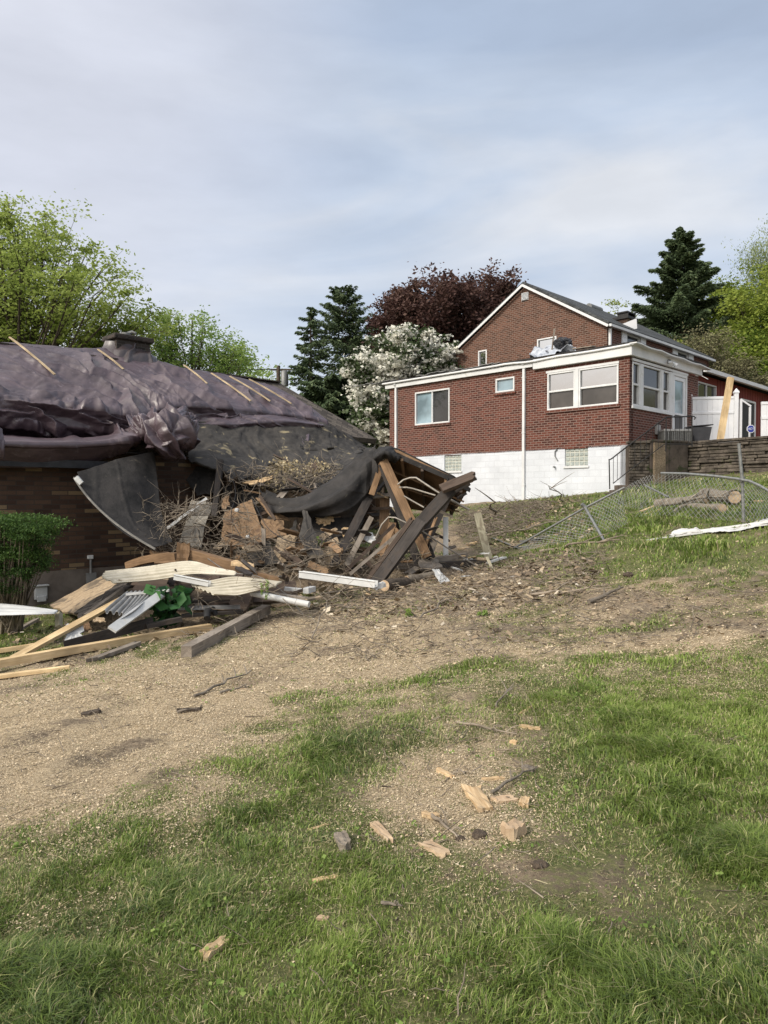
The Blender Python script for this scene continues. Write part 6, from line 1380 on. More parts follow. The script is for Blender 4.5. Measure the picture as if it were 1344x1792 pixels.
# lean-to roof fragment: underside towards us, with rafters
lt = thing('wrecked_lean_to', G(700, 1000), 'collapsed dark lean-to roof with exposed brown rafters beside the white basement', 'collapsed roof')
top = [P(672, 786, 13.6), P(696, 792, 13.5), P(740, 814, 13.4), P(792, 839, 13.3), P(818, 858, 13.5)]; lowp = [P(690, 880, 15.4), P(712, 890, 15.3), P(745, 895, 15.2), P(775, 898, 15.0), P(800, 890, 14.6)]
mb = MB(); V = top + lowp; up_ = Vector((.25, .35, 1)).normalized() * .05; V2 = [v + up_ for v in V]; F = []
for i in range(4): F += [(i, i + 1, i + 6, i + 5)]
mb.add(V + V2, F + [tuple(v + 10 for v in f[::-1]) for f in F] + [(0, 10, 11, 1), (1, 11, 12, 2), (2, 12, 13, 3), (3, 13, 14, 4), (5, 6, 16, 15), (6, 7, 17, 16), (7, 8, 18, 17), (8, 9, 19, 18), (0, 5, 15, 10), (4, 14, 19, 9)])
mb.build('roof_deck', M_tan, lt)
mb = MB(); V = [v + up_ * 1.15 for v in V]; V2 = [v + up_ * .5 for v in V]
mb.add(V + V2, F + [tuple(v + 10 for v in f[::-1]) for f in F] + [(0, 10, 11, 1), (1, 11, 12, 2), (2, 12, 13, 3), (3, 13, 14, 4), (4, 14, 19, 9)]); mb.build('felt', M_felt, lt)
for k, f in enumerate((.08, .3, .5, .7, .9)):
    i = min(3, int(f * 4)); g_ = f * 4 - i; a = top[i].lerp(top[i + 1], g_); b = lowp[i].lerp(lowp[i + 1], g_); plank('rafter', None, a - up_ * 1.3, b - up_ * 1.3, .05, .13, M_tan if k % 2 else M_darkbrown, parent=lt, ragged=1, seed=k + 1)
for k, (f, f2) in enumerate(((.22, .28), (.5, .56), (.8, .84))):
    a = top[0].lerp(lowp[0], f); b = top[4].lerp(lowp[4], f2); plank('batten', None, a - up_ * 2.4, b - up_ * 2.4, .09, .03, M_tan, parent=lt, ragged=2, seed=k + 20)
plank('fascia_board', None, top[0] + Vector((0, -.05, -.02)), top[3] + Vector((0, -.05, 0)), .03, .09, M_felt, parent=lt)
plank('fascia_board', None, top[3] + Vector((-.1, -.05, 0)), top[4] + Vector((.05, -.05, .0)), .03, .08, M_felt, parent=lt, ragged=1)
P_ = lambda a: P(*a)
bd = [  # name, label, p0, p1, w, t, mat, kwargs
 ('rafter', 'broad tan rafter leaning down from the lean-to peak', (671, 806, 13.35), (748, 975, 12.9), .17, .045, M_tan, dict(up=(0, -1, 0))),
 ('rafter', 'dark board beside the broad tan rafter under the peak', (669, 812, 13.45), (733, 988, 12.95), .16, .05, M_dark, dict(up=(0, -1, 0))),
 ('rafter', 'short brown stud at the peak where the black sheet ends', (670, 806, 13.5), (650, 866, 13.4), .11, .045, M_tan, dict(up=(0, -1, 0))),
 ('stud', 'upright tan board inside the lean-to', (674, 866, 13.9), (672, 936, 13.7), .19, .05, M_tan, dict(up=(0, -1, 0))),
 ('stud', 'second upright tan board lower inside the lean-to', (687, 915, 13.6), (680, 985, 13.3), .14, .05, M_tan, dict(up=(0, -1, 0))),
 ('board', 'short dark cross piece on the upright tan board', (650, 890, 13.7), (686, 889, 13.7), .05, .05, M_darkbrown, {}),
 ('board', 'pale splintered top on the upright tan board', (660, 862, 13.8), (680, 872, 13.75), .12, .03, M_split, dict(ragged=2)),
 ('board', 'wide dark board leaning behind the long dark plank', (781, 868, 13.9), (745, 944, 13.6), .22, .05, M_dark, dict(up=(0, -1, 0))),
 ('board', 'dark grey board falling from the black sheet to the ground', (645, 872, 13.5), (583, 992, 12.7), .16, .035, M_dark, dict(up=(0, -1, 0), ragged=1)),
 ('board', 'thin grey-brown board next to the falling dark grey board', (650, 905, 13.4), (606, 990, 12.8), .10, .03, M_grey, dict(up=(0, -1, 0))),
 ('board', 'upper of two long thin brown boards crossing in front of the lean-to', (604, 1000, 12.2), (690, 918, 13.0), .06, .03, M_darkbrown, dict(up=(0, -1, 0))),
 ('board', 'lower of two long thin brown boards crossing in front of the lean-to', (612, 1005, 12.1), (722, 912, 12.8), .055, .025, M_grey, dict(up=(0, -1, 0))),
 ('board', 'black board foot beside the tan rafter', (740, 945, 13.3), (752, 978, 13.0), .22, .04, M_dark, dict(up=(0, -1, 0))),
 ('board', 'dark board lying flat under the crossed boards', (620, 996, 12.9), (668, 988, 13.1), .14, .04, M_dark, {}),
 ('board', 'black timber on the ground left of the tan rafter foot', (690, 990, 13.0), (736, 992, 12.9), .10, .10, M_dark, {}),
 ('board', 'dark blue-green timber lying behind the pale leaning post', (757, 990, 13.3), (868, 982, 14.2), .14, .12, M_dark, {}),
 ('board', 'grey timber on the ground behind the torn white scrap', (735, 984, 13.3), (815, 972, 13.9), .12, .10, M_grey, {}),
 ('stake', 'white upright stake at the right of the lean-to', (780, 905, 13.9), (780, 974, 13.8), .10, .05, M_white, dict(up=(0, -1, 0))),
 ('post', 'pale greenish wooden post leaning left beyond the lean-to', (855, 978, 13.3), (835, 898, 13.4), .14, .09, M_post, dict(up=(0, -1, 0))),
 ('board', 'small white board at the foot of the leaning post', (853, 985, 13.1), (883, 975, 13.3), .09, .03, M_white, dict(ragged=1)),
 ('board', 'short pale stick in the ground at the foot of the leaning post', (852, 975, 13.0), (862, 997, 12.8), .05, .03, M_post, dict(up=(0, -1, 0))),
 ('board', 'short thin grey strip poking out from the dark plank towards the white wall', (766, 893, 12.9), (792, 905, 13.0), .05, .02, M_grey, dict(up=(0, -1, 0))),
 ('post', 'dark leaning post in the hollow left of the big particle board', (386, 806, 14.6), (375, 905, 13.9), .11, .09, M_dark, dict(up=(0, -1, 0))),
 ('board', 'thin pale strip leaning across the grey shingled wall piece', (292, 925, 12.9), (362, 872, 13.2), .05, .03, M_white, dict(up=(0, -1, 0))),
 ('board', 'narrow dark batten leaning between the two tilted panels', (455, 868, 13.6), (482, 910, 13.3), .05, .04, M_darkbrown, dict(up=(0, -1, 0))),
 ('board', 'brown board across the top of the rubble under the felt', (428, 858, 14.2), (492, 870, 14.2), .10, .03, M_tan, dict(ragged=2)),
 ('board', 'dark board slanting under the black sheet at the left', (470, 905, 13.9), (505, 935, 13.5), .12, .03, M_dark, dict(up=(0, -1, 0))),
 ('fallen_beam', 'orange-brown broken block standing on the end of the pile', (320, 990, 11.0), (322, 948, 11.0), .21, .08, M_tan, dict(up=(0, -1, 0), ragged=1)),
 ('fallen_beam', 'round brown beam running along the top of the left pile', (226, 990, 11.6), (312, 974, 11.2), .18, .12, M_tan, dict(bend=.05)),
 ('fallen_beam', 'long brown beam from the broken block down to the right', (331, 968, 11.1), (425, 996, 10.9), .17, .15, M_tan, dict(ragged=1)),
 ('fallen_beam', 'pink-brown pole end sticking out right of the long brown beam', (425, 998, 11.0), (489, 1015, 10.7), .08, .07, M_tan, dict(ragged=1)),
 ('fallen_beam', 'light splintered piece on the long brown beam', (405, 985, 10.9), (446, 993, 10.8), .12, .09, M_split, dict(ragged=2)),
]
for nm, lb, a, b, w_, t_, mt, kw in bd: plank(nm, lb, P_(a), P_(b), w_, t_, mt, 'post' if nm in ('post', 'stake') else 'beam' if nm == 'fallen_beam' else 'board', **kw)
# the long kinked dark plank in front
lp = thing('deck_plank', G(657, 1022), 'long dark composite plank kinked upward to the right, in front of the lean-to', 'plank')
plank('lower_length', None, P(657, 1022, 12.2), P(738, 912, 12.4), .20, .14, M_dark, parent=lp, up=(-.25, -1, .3), ragged=0)
plank('lower_length', None, P(641, 1019, 12.3), P(724, 905, 12.5), .08, .10, M_darkbrown, parent=lp, up=(-.25, -1, .3), ragged=1)
plank('middle_length', None, P(732, 920, 12.4), P(790, 856, 12.5), .20, .13, M_dark, parent=lp, up=(-.25, -1, .3))
plank('top_length', None, P(772, 856, 12.3), P(832, 832, 12.4), .19, .07, M_darkbrown, parent=lp, up=(-.2, -.8, .9), ragged=1)
for k, (a, b) in enumerate((((795, 862), (824, 846)), ((800, 872), (818, 862)), ((790, 852), (833, 838)))): plank('splintered_strip', None, P(*a, 12.6), P(*b, 12.6), .06, .05, M_dark, parent=lp, ragged=1, seed=k + 3)
# bent light metal tubes of a canopy
def rod(label, pts, r, mat, name='bent_tube', cat='metal tube', group=None):
    mb = MB(); mb.tube(pts, r, 6); o = mb.build(name, mat, None); tag(o, label, cat, group); return o
M_strip = plain('pale_aluminium', (.20, .18, .155), (.33, .30, .26), 10, .5, .1, metal=.2)
rod('arched pale tube nearest the lean-to ridge', [P(696, 848, 13.0), P(706, 840, 13), P(718, 836, 13), P(728, 836, 12.9), P(764, 860, 12.8), P(792, 876, 12.7), P(821, 892, 12.6)], .018, M_strip)
rod('pale tube below the arched one under the lean-to roof', [P(699, 853, 13.1), P(712, 853, 13), P(722, 855, 13), P(762, 867, 12.8)], .017, M_strip)
rod('lowest pale tube under the lean-to roof', [P(707, 868, 13.1), P(724, 878, 13), P(742, 888, 12.9)], .016, M_strip)
rod('thin bent tube arching over the crossed boards', [P(657, 943, 12.9), P(668, 918, 12.8), P(680, 905, 12.8), P(692, 906, 12.7), P(711, 915, 12.7)], .014, M_strip)
rod('straight thin tube reaching the ground right of the long dark plank', [P(735, 927, 12.6), P(780, 957, 12.9), P(833, 990, 13.0)], .014, M_strip)
rod('pale strip sticking out past the end of the lean-to roof', [P(782, 872, 12.8), P(818, 891, 12.7)], .02, M_strip)

# ------------------------------------------------------------------ left pile of sheet metal and lumber
def corr(name, label, c4, nu, amp, mat, bendpt=None, cat='sheet metal', thick=.006, waves=5, seed=1):
    """ribbed sheet; c4 rows of points across the ribs (net control), ribs run along u"""
    rows = [[P(*p) for p in r] for r in c4]
    def d(U, V, Pn):
        v = np.linspace(0, waves, Pn.shape[0])[:, None]; w_ = np.abs((v % 1) - .5) * 2; return amp * (np.clip(w_ * 2.2 - .6, 0, 1)) * np.ones_like(U) + .012 * (fbm(U * 2, V * 3, seed, 3) - .5)
    return cloth(name, rows, nu, waves * 14, mat, d, thick=thick, label=label, cat=cat, smooth=False, seed=seed)
corr('ribbed_sheet', 'upper cream ribbed metal sheet bent over the left pile', [
    [(185, 1003, 10.55), (260, 994, 10.55), (331, 985, 10.6), (372, 995, 10.5), (412, 1003, 10.4)],
    [(180, 1013, 10.35), (258, 1004, 10.35), (333, 996, 10.4), (374, 1001, 10.35), (414, 1006, 10.3)],
    [(203, 1023, 10.15), (270, 1018, 10.2), (333, 1008, 10.25), (370, 1008, 10.2), (410, 1010, 10.2)]], 60, .028, M_cream, waves=5, seed=2)
corr('ribbed_sheet', 'lower cream ribbed metal sheet right of the first, with notched end', [
    [(335, 1026, 9.9), (372, 1018, 9.95), (410, 1012, 10.0), (450, 1016, 10.0), (493, 1021, 10.1)],
    [(352, 1033, 9.75), (384, 1029, 9.8), (418, 1025, 9.85), (450, 1024, 9.9), (486, 1024, 10.0)],
    [(376, 1043, 9.55), (396, 1044, 9.6), (416, 1044, 9.65), (450, 1036, 9.75), (482, 1029, 9.9)]], 60, .026, M_cream, waves=6, seed=3)
corr('ribbed_sheet', 'dark grey ribbed metal sheet sloping between the pale planks', [
    [(182, 1074, 9.0), (203, 1056, 9.5), (224, 1040, 10.0)], [(215, 1080, 8.95), (234, 1060, 9.4), (250, 1039, 9.9)], [(198, 1100, 8.6), (240, 1072, 9.0), (277, 1038, 9.8)]][::1], 30, .045, M_greymetal, waves=7, seed=4)
corr('ribbed_sheet', 'small cream ribbed sheet lying at the left edge under the shrub', [
    [(-30, 1053, 9.6), (20, 1056, 9.6), (62, 1062, 9.5), (101, 1068, 9.4)], [(-25, 1064, 9.2), (15, 1066, 9.2), (60, 1068, 9.2), (100, 1070, 9.3)], [(-10, 1075, 8.9), (20, 1074, 8.9), (60, 1073, 9.0), (96, 1072, 9.2)]], 40, .02, M_white, waves=3, seed=5)
plank('trim_board', 'white edge board along the grey ribbed sheet', P(196, 1102, 8.5), P(281, 1041, 9.6), .12, .03, M_white, 'trim', up=(.3, -1, .6))
plank('trim_board', 'white strip across the top of the grey ribbed sheet', P(221, 1040, 9.7), P(296, 1033, 9.7), .05, .03, M_white, 'trim')
def channel(name, label, p0, p1, w_, h_, mat):
    p0, p1 = P(*p0), P(*p1); x = (p1 - p0).normalized(); y = Vector((0, 0, 1)).cross(x).normalized(); z = x.cross(y); mb = MB(); L_ = p1 - p0
    mb.box(p0 - y * w_ / 2, L_, y * w_, z * .008); mb.box(p0 - y * w_ / 2 + z * .008, L_, y * .008, z * h_); mb.box(p0 + y * (w_ / 2 - .008) + z * .008, L_, y * .008, z * h_); mb.tube([p0 - y * w_ / 2 + z * (h_ + .01), p1 - y * w_ / 2 + z * (h_ + .01)], .012, 6)
    o = mb.build(name, mat, None); tag(o, label, 'gutter'); return o
channel('gutter', 'white gutter length under the upper cream sheet', (306, 1014, 9.9), (366, 1026, 9.8), .09, .06, M_white)
channel('gutter', 'long white gutter length lying flat in front of the mid rubble', (526, 1010, 11.4), (658, 1028, 11.0), .15, .09, M_white)
plank('gutter_end', 'crumpled white end beside the foot of the long dark plank', P(652, 1027, 11.1), P(673, 1022, 11.2), .13, .1, M_white, 'gutter', ragged=2)
mb = MB(); mb.tube([P(440, 1038, 9.9), P(541, 1058, 9.6)], .045, 8); tag(mb.build('downspout', M_white, None), 'white downspout pipe lying below the lower cream sheet', 'downspout')
for k, (lb, a, b) in enumerate((('pale board under the white downspout', (462, 1037, 10.1), (536, 1047, 10.1)), ('tan board lying behind the white downspout', (480, 1060, 10.0), (560, 1045, 10.6)))):
    plank('board', lb, P(*a), P(*b), .14, .03, M_osb2 if k else M_grey, 'board', ragged=1)
plank('metal_box', 'small square white metal box end beyond the white downspout', P(535, 1034, 10.6), P(548, 1030, 10.9), .09, .08, M_white, 'metal box')
plank('metal_box', 'white window frame corner behind the lower cream sheet', P(498, 1030, 10.9), P(528, 1033, 10.9), .10, .05, M_white, 'metal box')
lum = [
 ('lumber', 'longest pale yellow plank lying across the front of the left pile', G(-30, 1182, .10), P(368, 1097, 9.6), .10, .085, M_pine, dict(bend=.01)),
 ('lumber', 'pale yellow plank leaning up onto the tan roof panel', G(22, 1162, .06), P(218, 1046, 9.9), .09, .045, M_pine, dict(up=(0, -1, 1))),
 ('lumber', 'short pale plank flat on the chips at the left edge', G(-10, 1189, .025), G(122, 1172, .025), .07, .04, M_pine, {}),
 ('lumber', 'pale plank lying left of the leaning plank at the lawn edge', G(-30, 1150, .05), G(72, 1136, .06), .07, .05, M_pine, {}),
 ('lumber', 'thick weathered post with a clean sawn end on the wood chips', G(326, 1152, .07), P(466, 1066, 10.2), .13, .13, M_grey, {}),
 ('lumber', 'black board standing on edge behind the longest pale plank', P(112, 1131, 8.6), P(268, 1088, 9.3), .03, .13, M_dark, {}),
 ('lumber', 'dark grey driftwood-like board below the longest pale plank', G(158, 1161, .03), G(246, 1131, .05), .09, .04, M_grey, dict(ragged=2)),
 ('lumber', 'short dark metal channel in front of the leafy plant', P(256, 1096, 9.2), P(318, 1083, 9.4), .08, .06, M_dark, {}),
 ('lumber', 'upper dark board in the hollow right of the leafy plant', P(316, 1054, 10.0), P(402, 1050, 10.2), .10, .03, M_dark, {}),
 ('lumber', 'middle dark board in the hollow right of the leafy plant', P(312, 1064, 9.9), P(420, 1062, 10.1), .14, .04, M_greymetal, {}),
 ('lumber', 'lower dark board in the hollow right of the leafy plant', P(318, 1078, 9.7), P(425, 1070, 10.0), .12, .04, M_dark, {}),
 ('lumber', 'small green-grey stub of timber under the small cream sheet', P(103, 1074, 9.5), P(103, 1098, 9.3), .07, .07, M_post, dict(up=(0, -1, 0))),
 ('lumber', 'rough grey branch-like board in the grass at the left', G(20, 1112, .02), G(66, 1090, .06), .06, .04, M_grey, dict(ragged=2)),
 ('lumber', 'narrow weathered rafter along the edge of the tan roof panel', P(150, 1078, 9.9), P(218, 1030, 10.5), .07, .06, M_grey, dict(ragged=1)),
 ('lumber', 'pale supporting block under the longest plank', G(90, 1152, .05), G(125, 1148, .05), .09, .07, M_pine, {}),
 ('lumber', 'white slat row just below the upper cream sheet', P(336, 1016, 10.1), P(378, 1018, 10.2), .03, .02, M_white, {}),
]
for nm, lb, a, b, w_, t_, mt, kw in lum: plank(nm, lb, a, b, w_, t_, mt, 'lumber', **kw)
# dark fill boards under the sheets so the pile has a body
for k, (a, b) in enumerate((((235, 1030, 10.9), (330, 1040, 10.6)), ((330, 1050, 10.9), (440, 1052, 10.7)), ((240, 1010, 11.6), (420, 1020, 11.4)), ((420, 1040, 11.0), (520, 1035, 11.2)))):
    plank('buried_board', ('dark board buried behind the grey ribbed sheet', 'dark board buried behind the leafy plant', 'dark board buried below the long brown beam', 'dark board buried behind the white downspout')[k], P(*a), P(*b), .5, .06, M_darkbrown, 'board', up=(0, -.6, 1))
M_root = plain('rubber_black', (.01, .01, .011), (.03, .03, .03), 6, .7, .3)
mb = MB(); mb.tube([P(362, 1082, 9.5), P(363, 1070, 9.6), P(372, 1067, 9.7), P(378, 1076, 9.7)], [.045, .05, .05, .04], 8); tag(mb.build('pipe_elbow', M_root, None), 'black pipe elbow sticking out of the hollow right of the leafy plant', 'pipe')
# rubble mound: low heap of soil and scraps under everything
def mound(name, cx, cy, rx, ry, hgt, seed, mat=m, rot=0):
    n1, n2 = 70, 50; V = []; 
    u = np.linspace(-1, 1, n1); v = np.linspace(-1, 1, n2); Ug, Vg = np.meshgrid(u, v); r = np.sqrt(Ug ** 2 + Vg ** 2)
    X = cx + (Ug * rx * math.cos(rot) - Vg * ry * math.sin(rot)); Y = cy + (Ug * rx * math.sin(rot) + Vg * ry * math.cos(rot))
    prof = np.clip(1 - r, 0, 1); prof = prof * prof * (3 - 2 * prof); Z = H(X, Y) - .06 + prof * hgt * 1.3 + (fbm(X * 3, Y * 3, seed, 4, .6) - .5) * .22 * np.clip(prof * 4, 0, 1)
    idx = np.arange(n1 * n2).reshape(n2, n1); F = np.stack([idx[:-1, :-1], idx[:-1, 1:], idx[1:, 1:], idx[1:, :-1]], -1).reshape(-1, 4)
    o = fast_mesh(name, np.stack([X.ravel(), Y.ravel(), Z.ravel()], 1), [F], mat, smooth=True, attrs={'grass': np.zeros(X.size), 'chips': np.full(X.size, .12)}); tag(o, kind='structure'); return o
q = P(470, 990, 13.3); mound('rubble_mound', q.x, q.y, 2.6, 1.3, .55, 401, rot=.2)
q = P(300, 1040, 11.2); mound('soil_mound', q.x, q.y, 1.7, 1.1, .5, 402, rot=.3)
q = P(700, 985, 13.6); mound('soil_mound', q.x, q.y, 1.6, 1.0, .28, 403)

# twig tangles in and on the rubble
def vol(n, x0, x1, y0, y1, D0, D1):
    x = RNG.uniform(x0, x1, n); y = RNG.uniform(y0, y1, n); D = RNG.uniform(D0, D1, n); a = (x - 672) / FPX; b_ = (896 - y) / FPX
    dy_ = cp + b_ * sp_; return a / dy_ * D, D, CAMZ + (-sp_ + b_ * cp) / dy_ * D
sp = []
for n, bx_, l0, l1, r, tilt in ((330, (275, 440, 880, 985, 12.3, 13.6), .25, 1.1, .007, .5), (380, (380, 600, 940, 1005, 12.0, 13.2), .2, .9, .007, .3), (230, (560, 760, 960, 1015, 12.2, 13.4), .2, .8, .006, .3),
                     (330, (430, 600, 815, 862, 14.3, 15.4), .3, 1.0, .009, .25), (80, (390, 470, 820, 900, 13.9, 14.6), .3, 1.0, .008, .5), (130, (240, 330, 880, 970, 12.0, 12.6), .15, .6, .005, .6), (80, (320, 520, 1015, 1090, 9.4, 10.4), .2, .8, .005, .4)):
    X, Y, Z = vol(n, *bx_); sp.append((n, X, Y, np.maximum(Z, H(X, Y) + .01), l0, l1, r, tilt, None, 1.0, .55))
twig_object('twig_tangle', 'tangle of thin grey twigs woven through the wreckage', 'twigs', sp, M_twig)
# jumbled broken pieces inside the wreck
def jumble(n, x0, x1, y0, y1, D0, D1, mats, label, group, l0, l1, seed, w_=(.04, .14), slope=.5):
    rd = random.Random(seed)
    for k in range(n):
        c = P(rd.uniform(x0, x1), rd.uniform(y0, y1), rd.uniform(D0, D1)); hg = hz_(c.x, c.y); c.z = max(c.z, hg + .08); a = rd.uniform(0, math.pi); e = rd.gauss(0, slope); d = Vector((math.cos(a) * math.cos(e), math.sin(a) * math.cos(e), math.sin(e))) * rd.uniform(l0, l1) / 2
        plank('broken_board', label, c - d, c + d, rd.uniform(*w_), rd.uniform(.015, .04), rd.choice(mats), 'board', group=group, ragged=2, seed=seed * 100 + k, roll=rd.uniform(-60, 60), seg=4)
jumble(34, 600, 770, 930, 1000, 12.7, 14.2, [M_dark, M_grey, M_darkbrown, M_tan, M_dark], 'splintered board scrap lying under the collapsed lean-to', 'board scraps under the lean-to', .25, .9, 3)
jumble(16, 650, 700, 850, 930, 13.6, 14.4, [M_dark, M_grey, M_tan], 'broken board piece wedged inside the lean-to opening', 'board pieces inside the lean-to', .3, .9, 4, slope=.9)
jumble(40, 380, 600, 930, 1004, 12.5, 13.4, [M_grey, M_darkbrown, M_tan, M_osb2, M_osb], 'broken board scrap in the middle rubble heap', 'board scraps in the middle rubble', .15, .6, 5)
jumble(22, 400, 560, 845, 900, 13.9, 14.5, [M_darkbrown, M_grey, M_dark], 'dark broken strip caught under the sagging roof', 'broken strips under the sagging roof', .2, .8, 6)
jumble(20, 300, 520, 985, 1060, 10.2, 11.4, [M_darkbrown, M_grey, M_dark], 'dark board scrap stuck in the left pile of sheet metal', 'board scraps in the left pile', .2, .7, 7, slope=.3)
jumble(16, 780, 870, 955, 1000, 13.0, 14.5, [M_osb2, M_grey, M_split, M_white], 'small pale board scrap near the leaning post', 'pale scraps near the leaning post', .08, .35, 8, w_=(.03, .09), slope=.2)
jumble(16, 400, 600, 775, 850, 15.2, 16.6, [M_felt2, M_shingleb, M_darkbrown], 'loose shingle or felt scrap lying on the sagging roof slope', 'scraps on the sagging roof', .12, .45, 9, w_=(.08, .25), slope=.35)
for k, (lb, pts) in enumerate((('black cable looping out of the middle rubble', [(440, 870, 13.4), (470, 925, 12.9), (520, 950, 12.6), (560, 930, 12.8), (610, 965, 12.6)]), ('thin dark cable hanging from the sagging roof beside the leaning dark post', [(400, 815, 14.6), (412, 860, 13.9), (405, 905, 13.4), (425, 945, 13.0)]), ('pale cable trailing over the left pile of sheet metal', [(360, 975, 11.0), (400, 1000, 10.4), (455, 1010, 10.1), (500, 1040, 10.0), (530, 1075, 9.7)]))):
    pts = [P(*q) for q in pts]; Q = net([pts, pts], 24, 2)[0]; mb = MB(); mb.tube([Vector(q) for q in Q], .007, 5); tag(mb.build('cable', M_strip0 if k == 2 else M_black, None), lb, 'cable')
# individual fallen branches
def branch(label, p0, p1, r, seed, mat=None, forks=3, group='branches fallen on the slope', name='fallen_branch'):
    rd = random.Random(seed); p0, p1 = Vector(p0), Vector(p1); L_ = (p1 - p0).length; pts = []
    for i in range(8):
        f = i / 7; pts.append(p0.lerp(p1, f) + Vector((rd.uniform(-1, 1), rd.uniform(-1, 1), rd.uniform(-.2, .8))) * L_ * .035 * (1 if 0 < i < 7 else 0))
    mb = MB(); mb.tube(pts, [r * (1 - .65 * i / 7) for i in range(8)], 6)
    for k in range(forks):
        i = rd.randint(2, 6); d = (p1 - p0).normalized(); side = d.cross(Vector((0, 0, 1))) * rd.choice((-1, 1)); e = pts[i] + (d * .6 + side * .5 + Vector((0, 0, rd.uniform(.05, .35)))) * L_ * rd.uniform(.15, .35)
        b_ = bez(pts[i], (pts[i] + e) / 2 + Vector((0, 0, .03)), e, 3); mb.tube(b_, [r * .5, r * .4, r * .3, r * .15], 5)
    o = mb.build(name, mat or M_barkl, None); tag(o, label, 'branch', group); return o
br = [('thin dark branch leaning up out of the mud right of centre', G(735, 1085, .02), P(790, 1045, 10.2), .014), ('long crooked branch lying across the bare soil right of centre', G(930, 1045, .03), G(1070, 1035, .05), .022),
      ('short thick branch on the bare soil left of the green patch', G(1030, 1058, .03), G(1090, 1035, .05), .03), ('grey branch at the foot of the collapsed fence', G(945, 968, .04), G(1085, 950, .06), .03),
      ('curved branch lying on the straw at the left', G(340, 1222, .02), G(440, 1178, .03), .014), ('dark stick lying on the pale chips near the pile post', G(545, 1120, .02), G(580, 1060, .3), .009),
      ('dark curved stick in the middle of the foreground chip patch', G(860, 1392, .015), G(940, 1350, .03), .010), ('straight dark stick pointing down at the foreground chip patch', G(755, 1432, .015), G(800, 1472, .02), .011),
      ('thin stick lying at the top of the foreground chip patch', G(868, 1240, .02), G(900, 1200, .03), .008), ('thin brown stick crossing the grass strip', G(800, 1268, .015), G(905, 1290, .02), .010),
      ('grey branch sticking up from the brush beside the white basement', G(985, 878, .02), P(960, 850, 17), .02), ('short upright dark stump left of the brush pile', G(862, 905, .0), P(864, 878, 17), .04),
      ('long grey branch across the foot of the felt strip', P(470, 1000, 12.4), P(600, 965, 12.7), .022), ('forked branch arching over the grey shingled wall piece', P(285, 915, 12.6), P(400, 860, 13.4), .014),
      ('dark forked branch on the sagging roof by the insulation', P(440, 850, 14.4), P(580, 828, 15.3), .022), ('thin branch springing up over the sagging roof', P(505, 845, 14.8), P(488, 805, 15), .012),
      ('thin branch arching above the white downspout', P(430, 1005, 10.2), P(560, 1100, 9.2), .010), ('branch lying along the end of the long white gutter', G(560, 1045, .05), G(700, 1035, .1), .02),
      ('twisted branch under the fence by the hillside brush', G(840, 945, .05), G(980, 925, .15), .028), ('rough branch on the brush heap nearest the white wall', G(810, 925, .08), G(930, 905, .2), .025),
      ('stick lying in the grass near the bottom centre', G(668, 1588, .02), G(704, 1594, .02), .008), ('thin branch on the straw left of the rut', G(310, 1250, .015), G(355, 1242, .02), .012),
      ('dark branch lying at the left lower edge of the chip field', G(385, 1215, .015), G(435, 1205, .02), .013)]
for k, (lb, a, b_, r) in enumerate(br): branch(lb, a, b_, r, 500 + k, M_twig if k % 2 else M_barkl)
# short brown log under the plank foot
def log(label, p0, p1, r, seed, name='cut_log', mat=None, ends=(1, 1), group=None, cat='log'):
    rd = random.Random(seed); p0, p1 = Vector(p0), Vector(p1); t = thing(name, p0, label, cat, group); pts = [p0.lerp(p1, i / 7) + Vector((0, 0, rd.uniform(-1, 1) * r * .12)) for i in range(8)]
    pts[0], pts[-1] = p0, p1
    mb = MB(); mb.tube(pts, [r * rd.uniform(.93, 1.07) for _ in range(8)], 16, caps=False); mb.build('bark', mat or M_barkl, t); d = (p1 - p0).normalized()
    for e, q, s in ((ends[0], p0, -1), (ends[1], p1, 1)):
        if e: m2 = MB(); m2.tube([q - d * s * .02, q + d * s * .004], [r * .93, r * .93], 16, smooth=False); m2.build('cut_end', M_cut, t)
    return t
log('short brown log lying by the foot of the long dark plank', P(673, 1025, 11.6), P(712, 1020, 12.2), .10, 1, mat=M_bark)
log('slim tan log right of the brown one by the lean-to', P(712, 1014, 12.2), P(765, 1006, 12.6), .07, 2)

# ------------------------------------------------------------------ shrub, leafy plant
def bush(name, label, base, cs, n, size, mat, seed, cat='shrub', stems=9, asp=.5):
    g = np.random.default_rng(seed); rd = random.Random(seed); base = Vector(base); t = thing(name, base, label, cat); C = []; T = []; mb = MB()
    for c_, r_, k in cs:
        m_ = int(n * k); nc = max(8, int(m_ / 130)); c_ = np.array(tuple(c_))
        dd = g.normal(0, 1, (nc, 3)); dd /= np.linalg.norm(dd, axis=1)[:, None]; cc_ = c_ + dd * np.array(r_) * g.uniform(.55, .95, (nc, 1)) ** .6
        pick = g.integers(0, nc, m_); C.append(cc_[pick] + g.normal(0, 1, (m_, 3)) * np.array(r_) * .17); T.append(np.clip(g.normal(.5, .2, m_) + (dd[pick, 2]) * .18, 0, 1))
        for q in cc_[:stems * 2]:
            e = Vector(q); mid = base.lerp(e, .5) + Vector((rd.uniform(-.1, .1), rd.uniform(-.1, .1), -.02)); mb.tube(bez(base + Vector((rd.uniform(-.12, .12), rd.uniform(-.1, .1), 0)), mid, e, 5), [.018, .014, .011, .008, .006, .003], 5, caps=False)
    V, n_ = leaves(np.concatenate(C), size, asp, 0, .7, seed); fast_mesh('foliage', V, [np.arange(n_ * 4).reshape(-1, 4)], mat, np.concatenate(T), parent=t); mb.build('stems', M_twig, t); return t
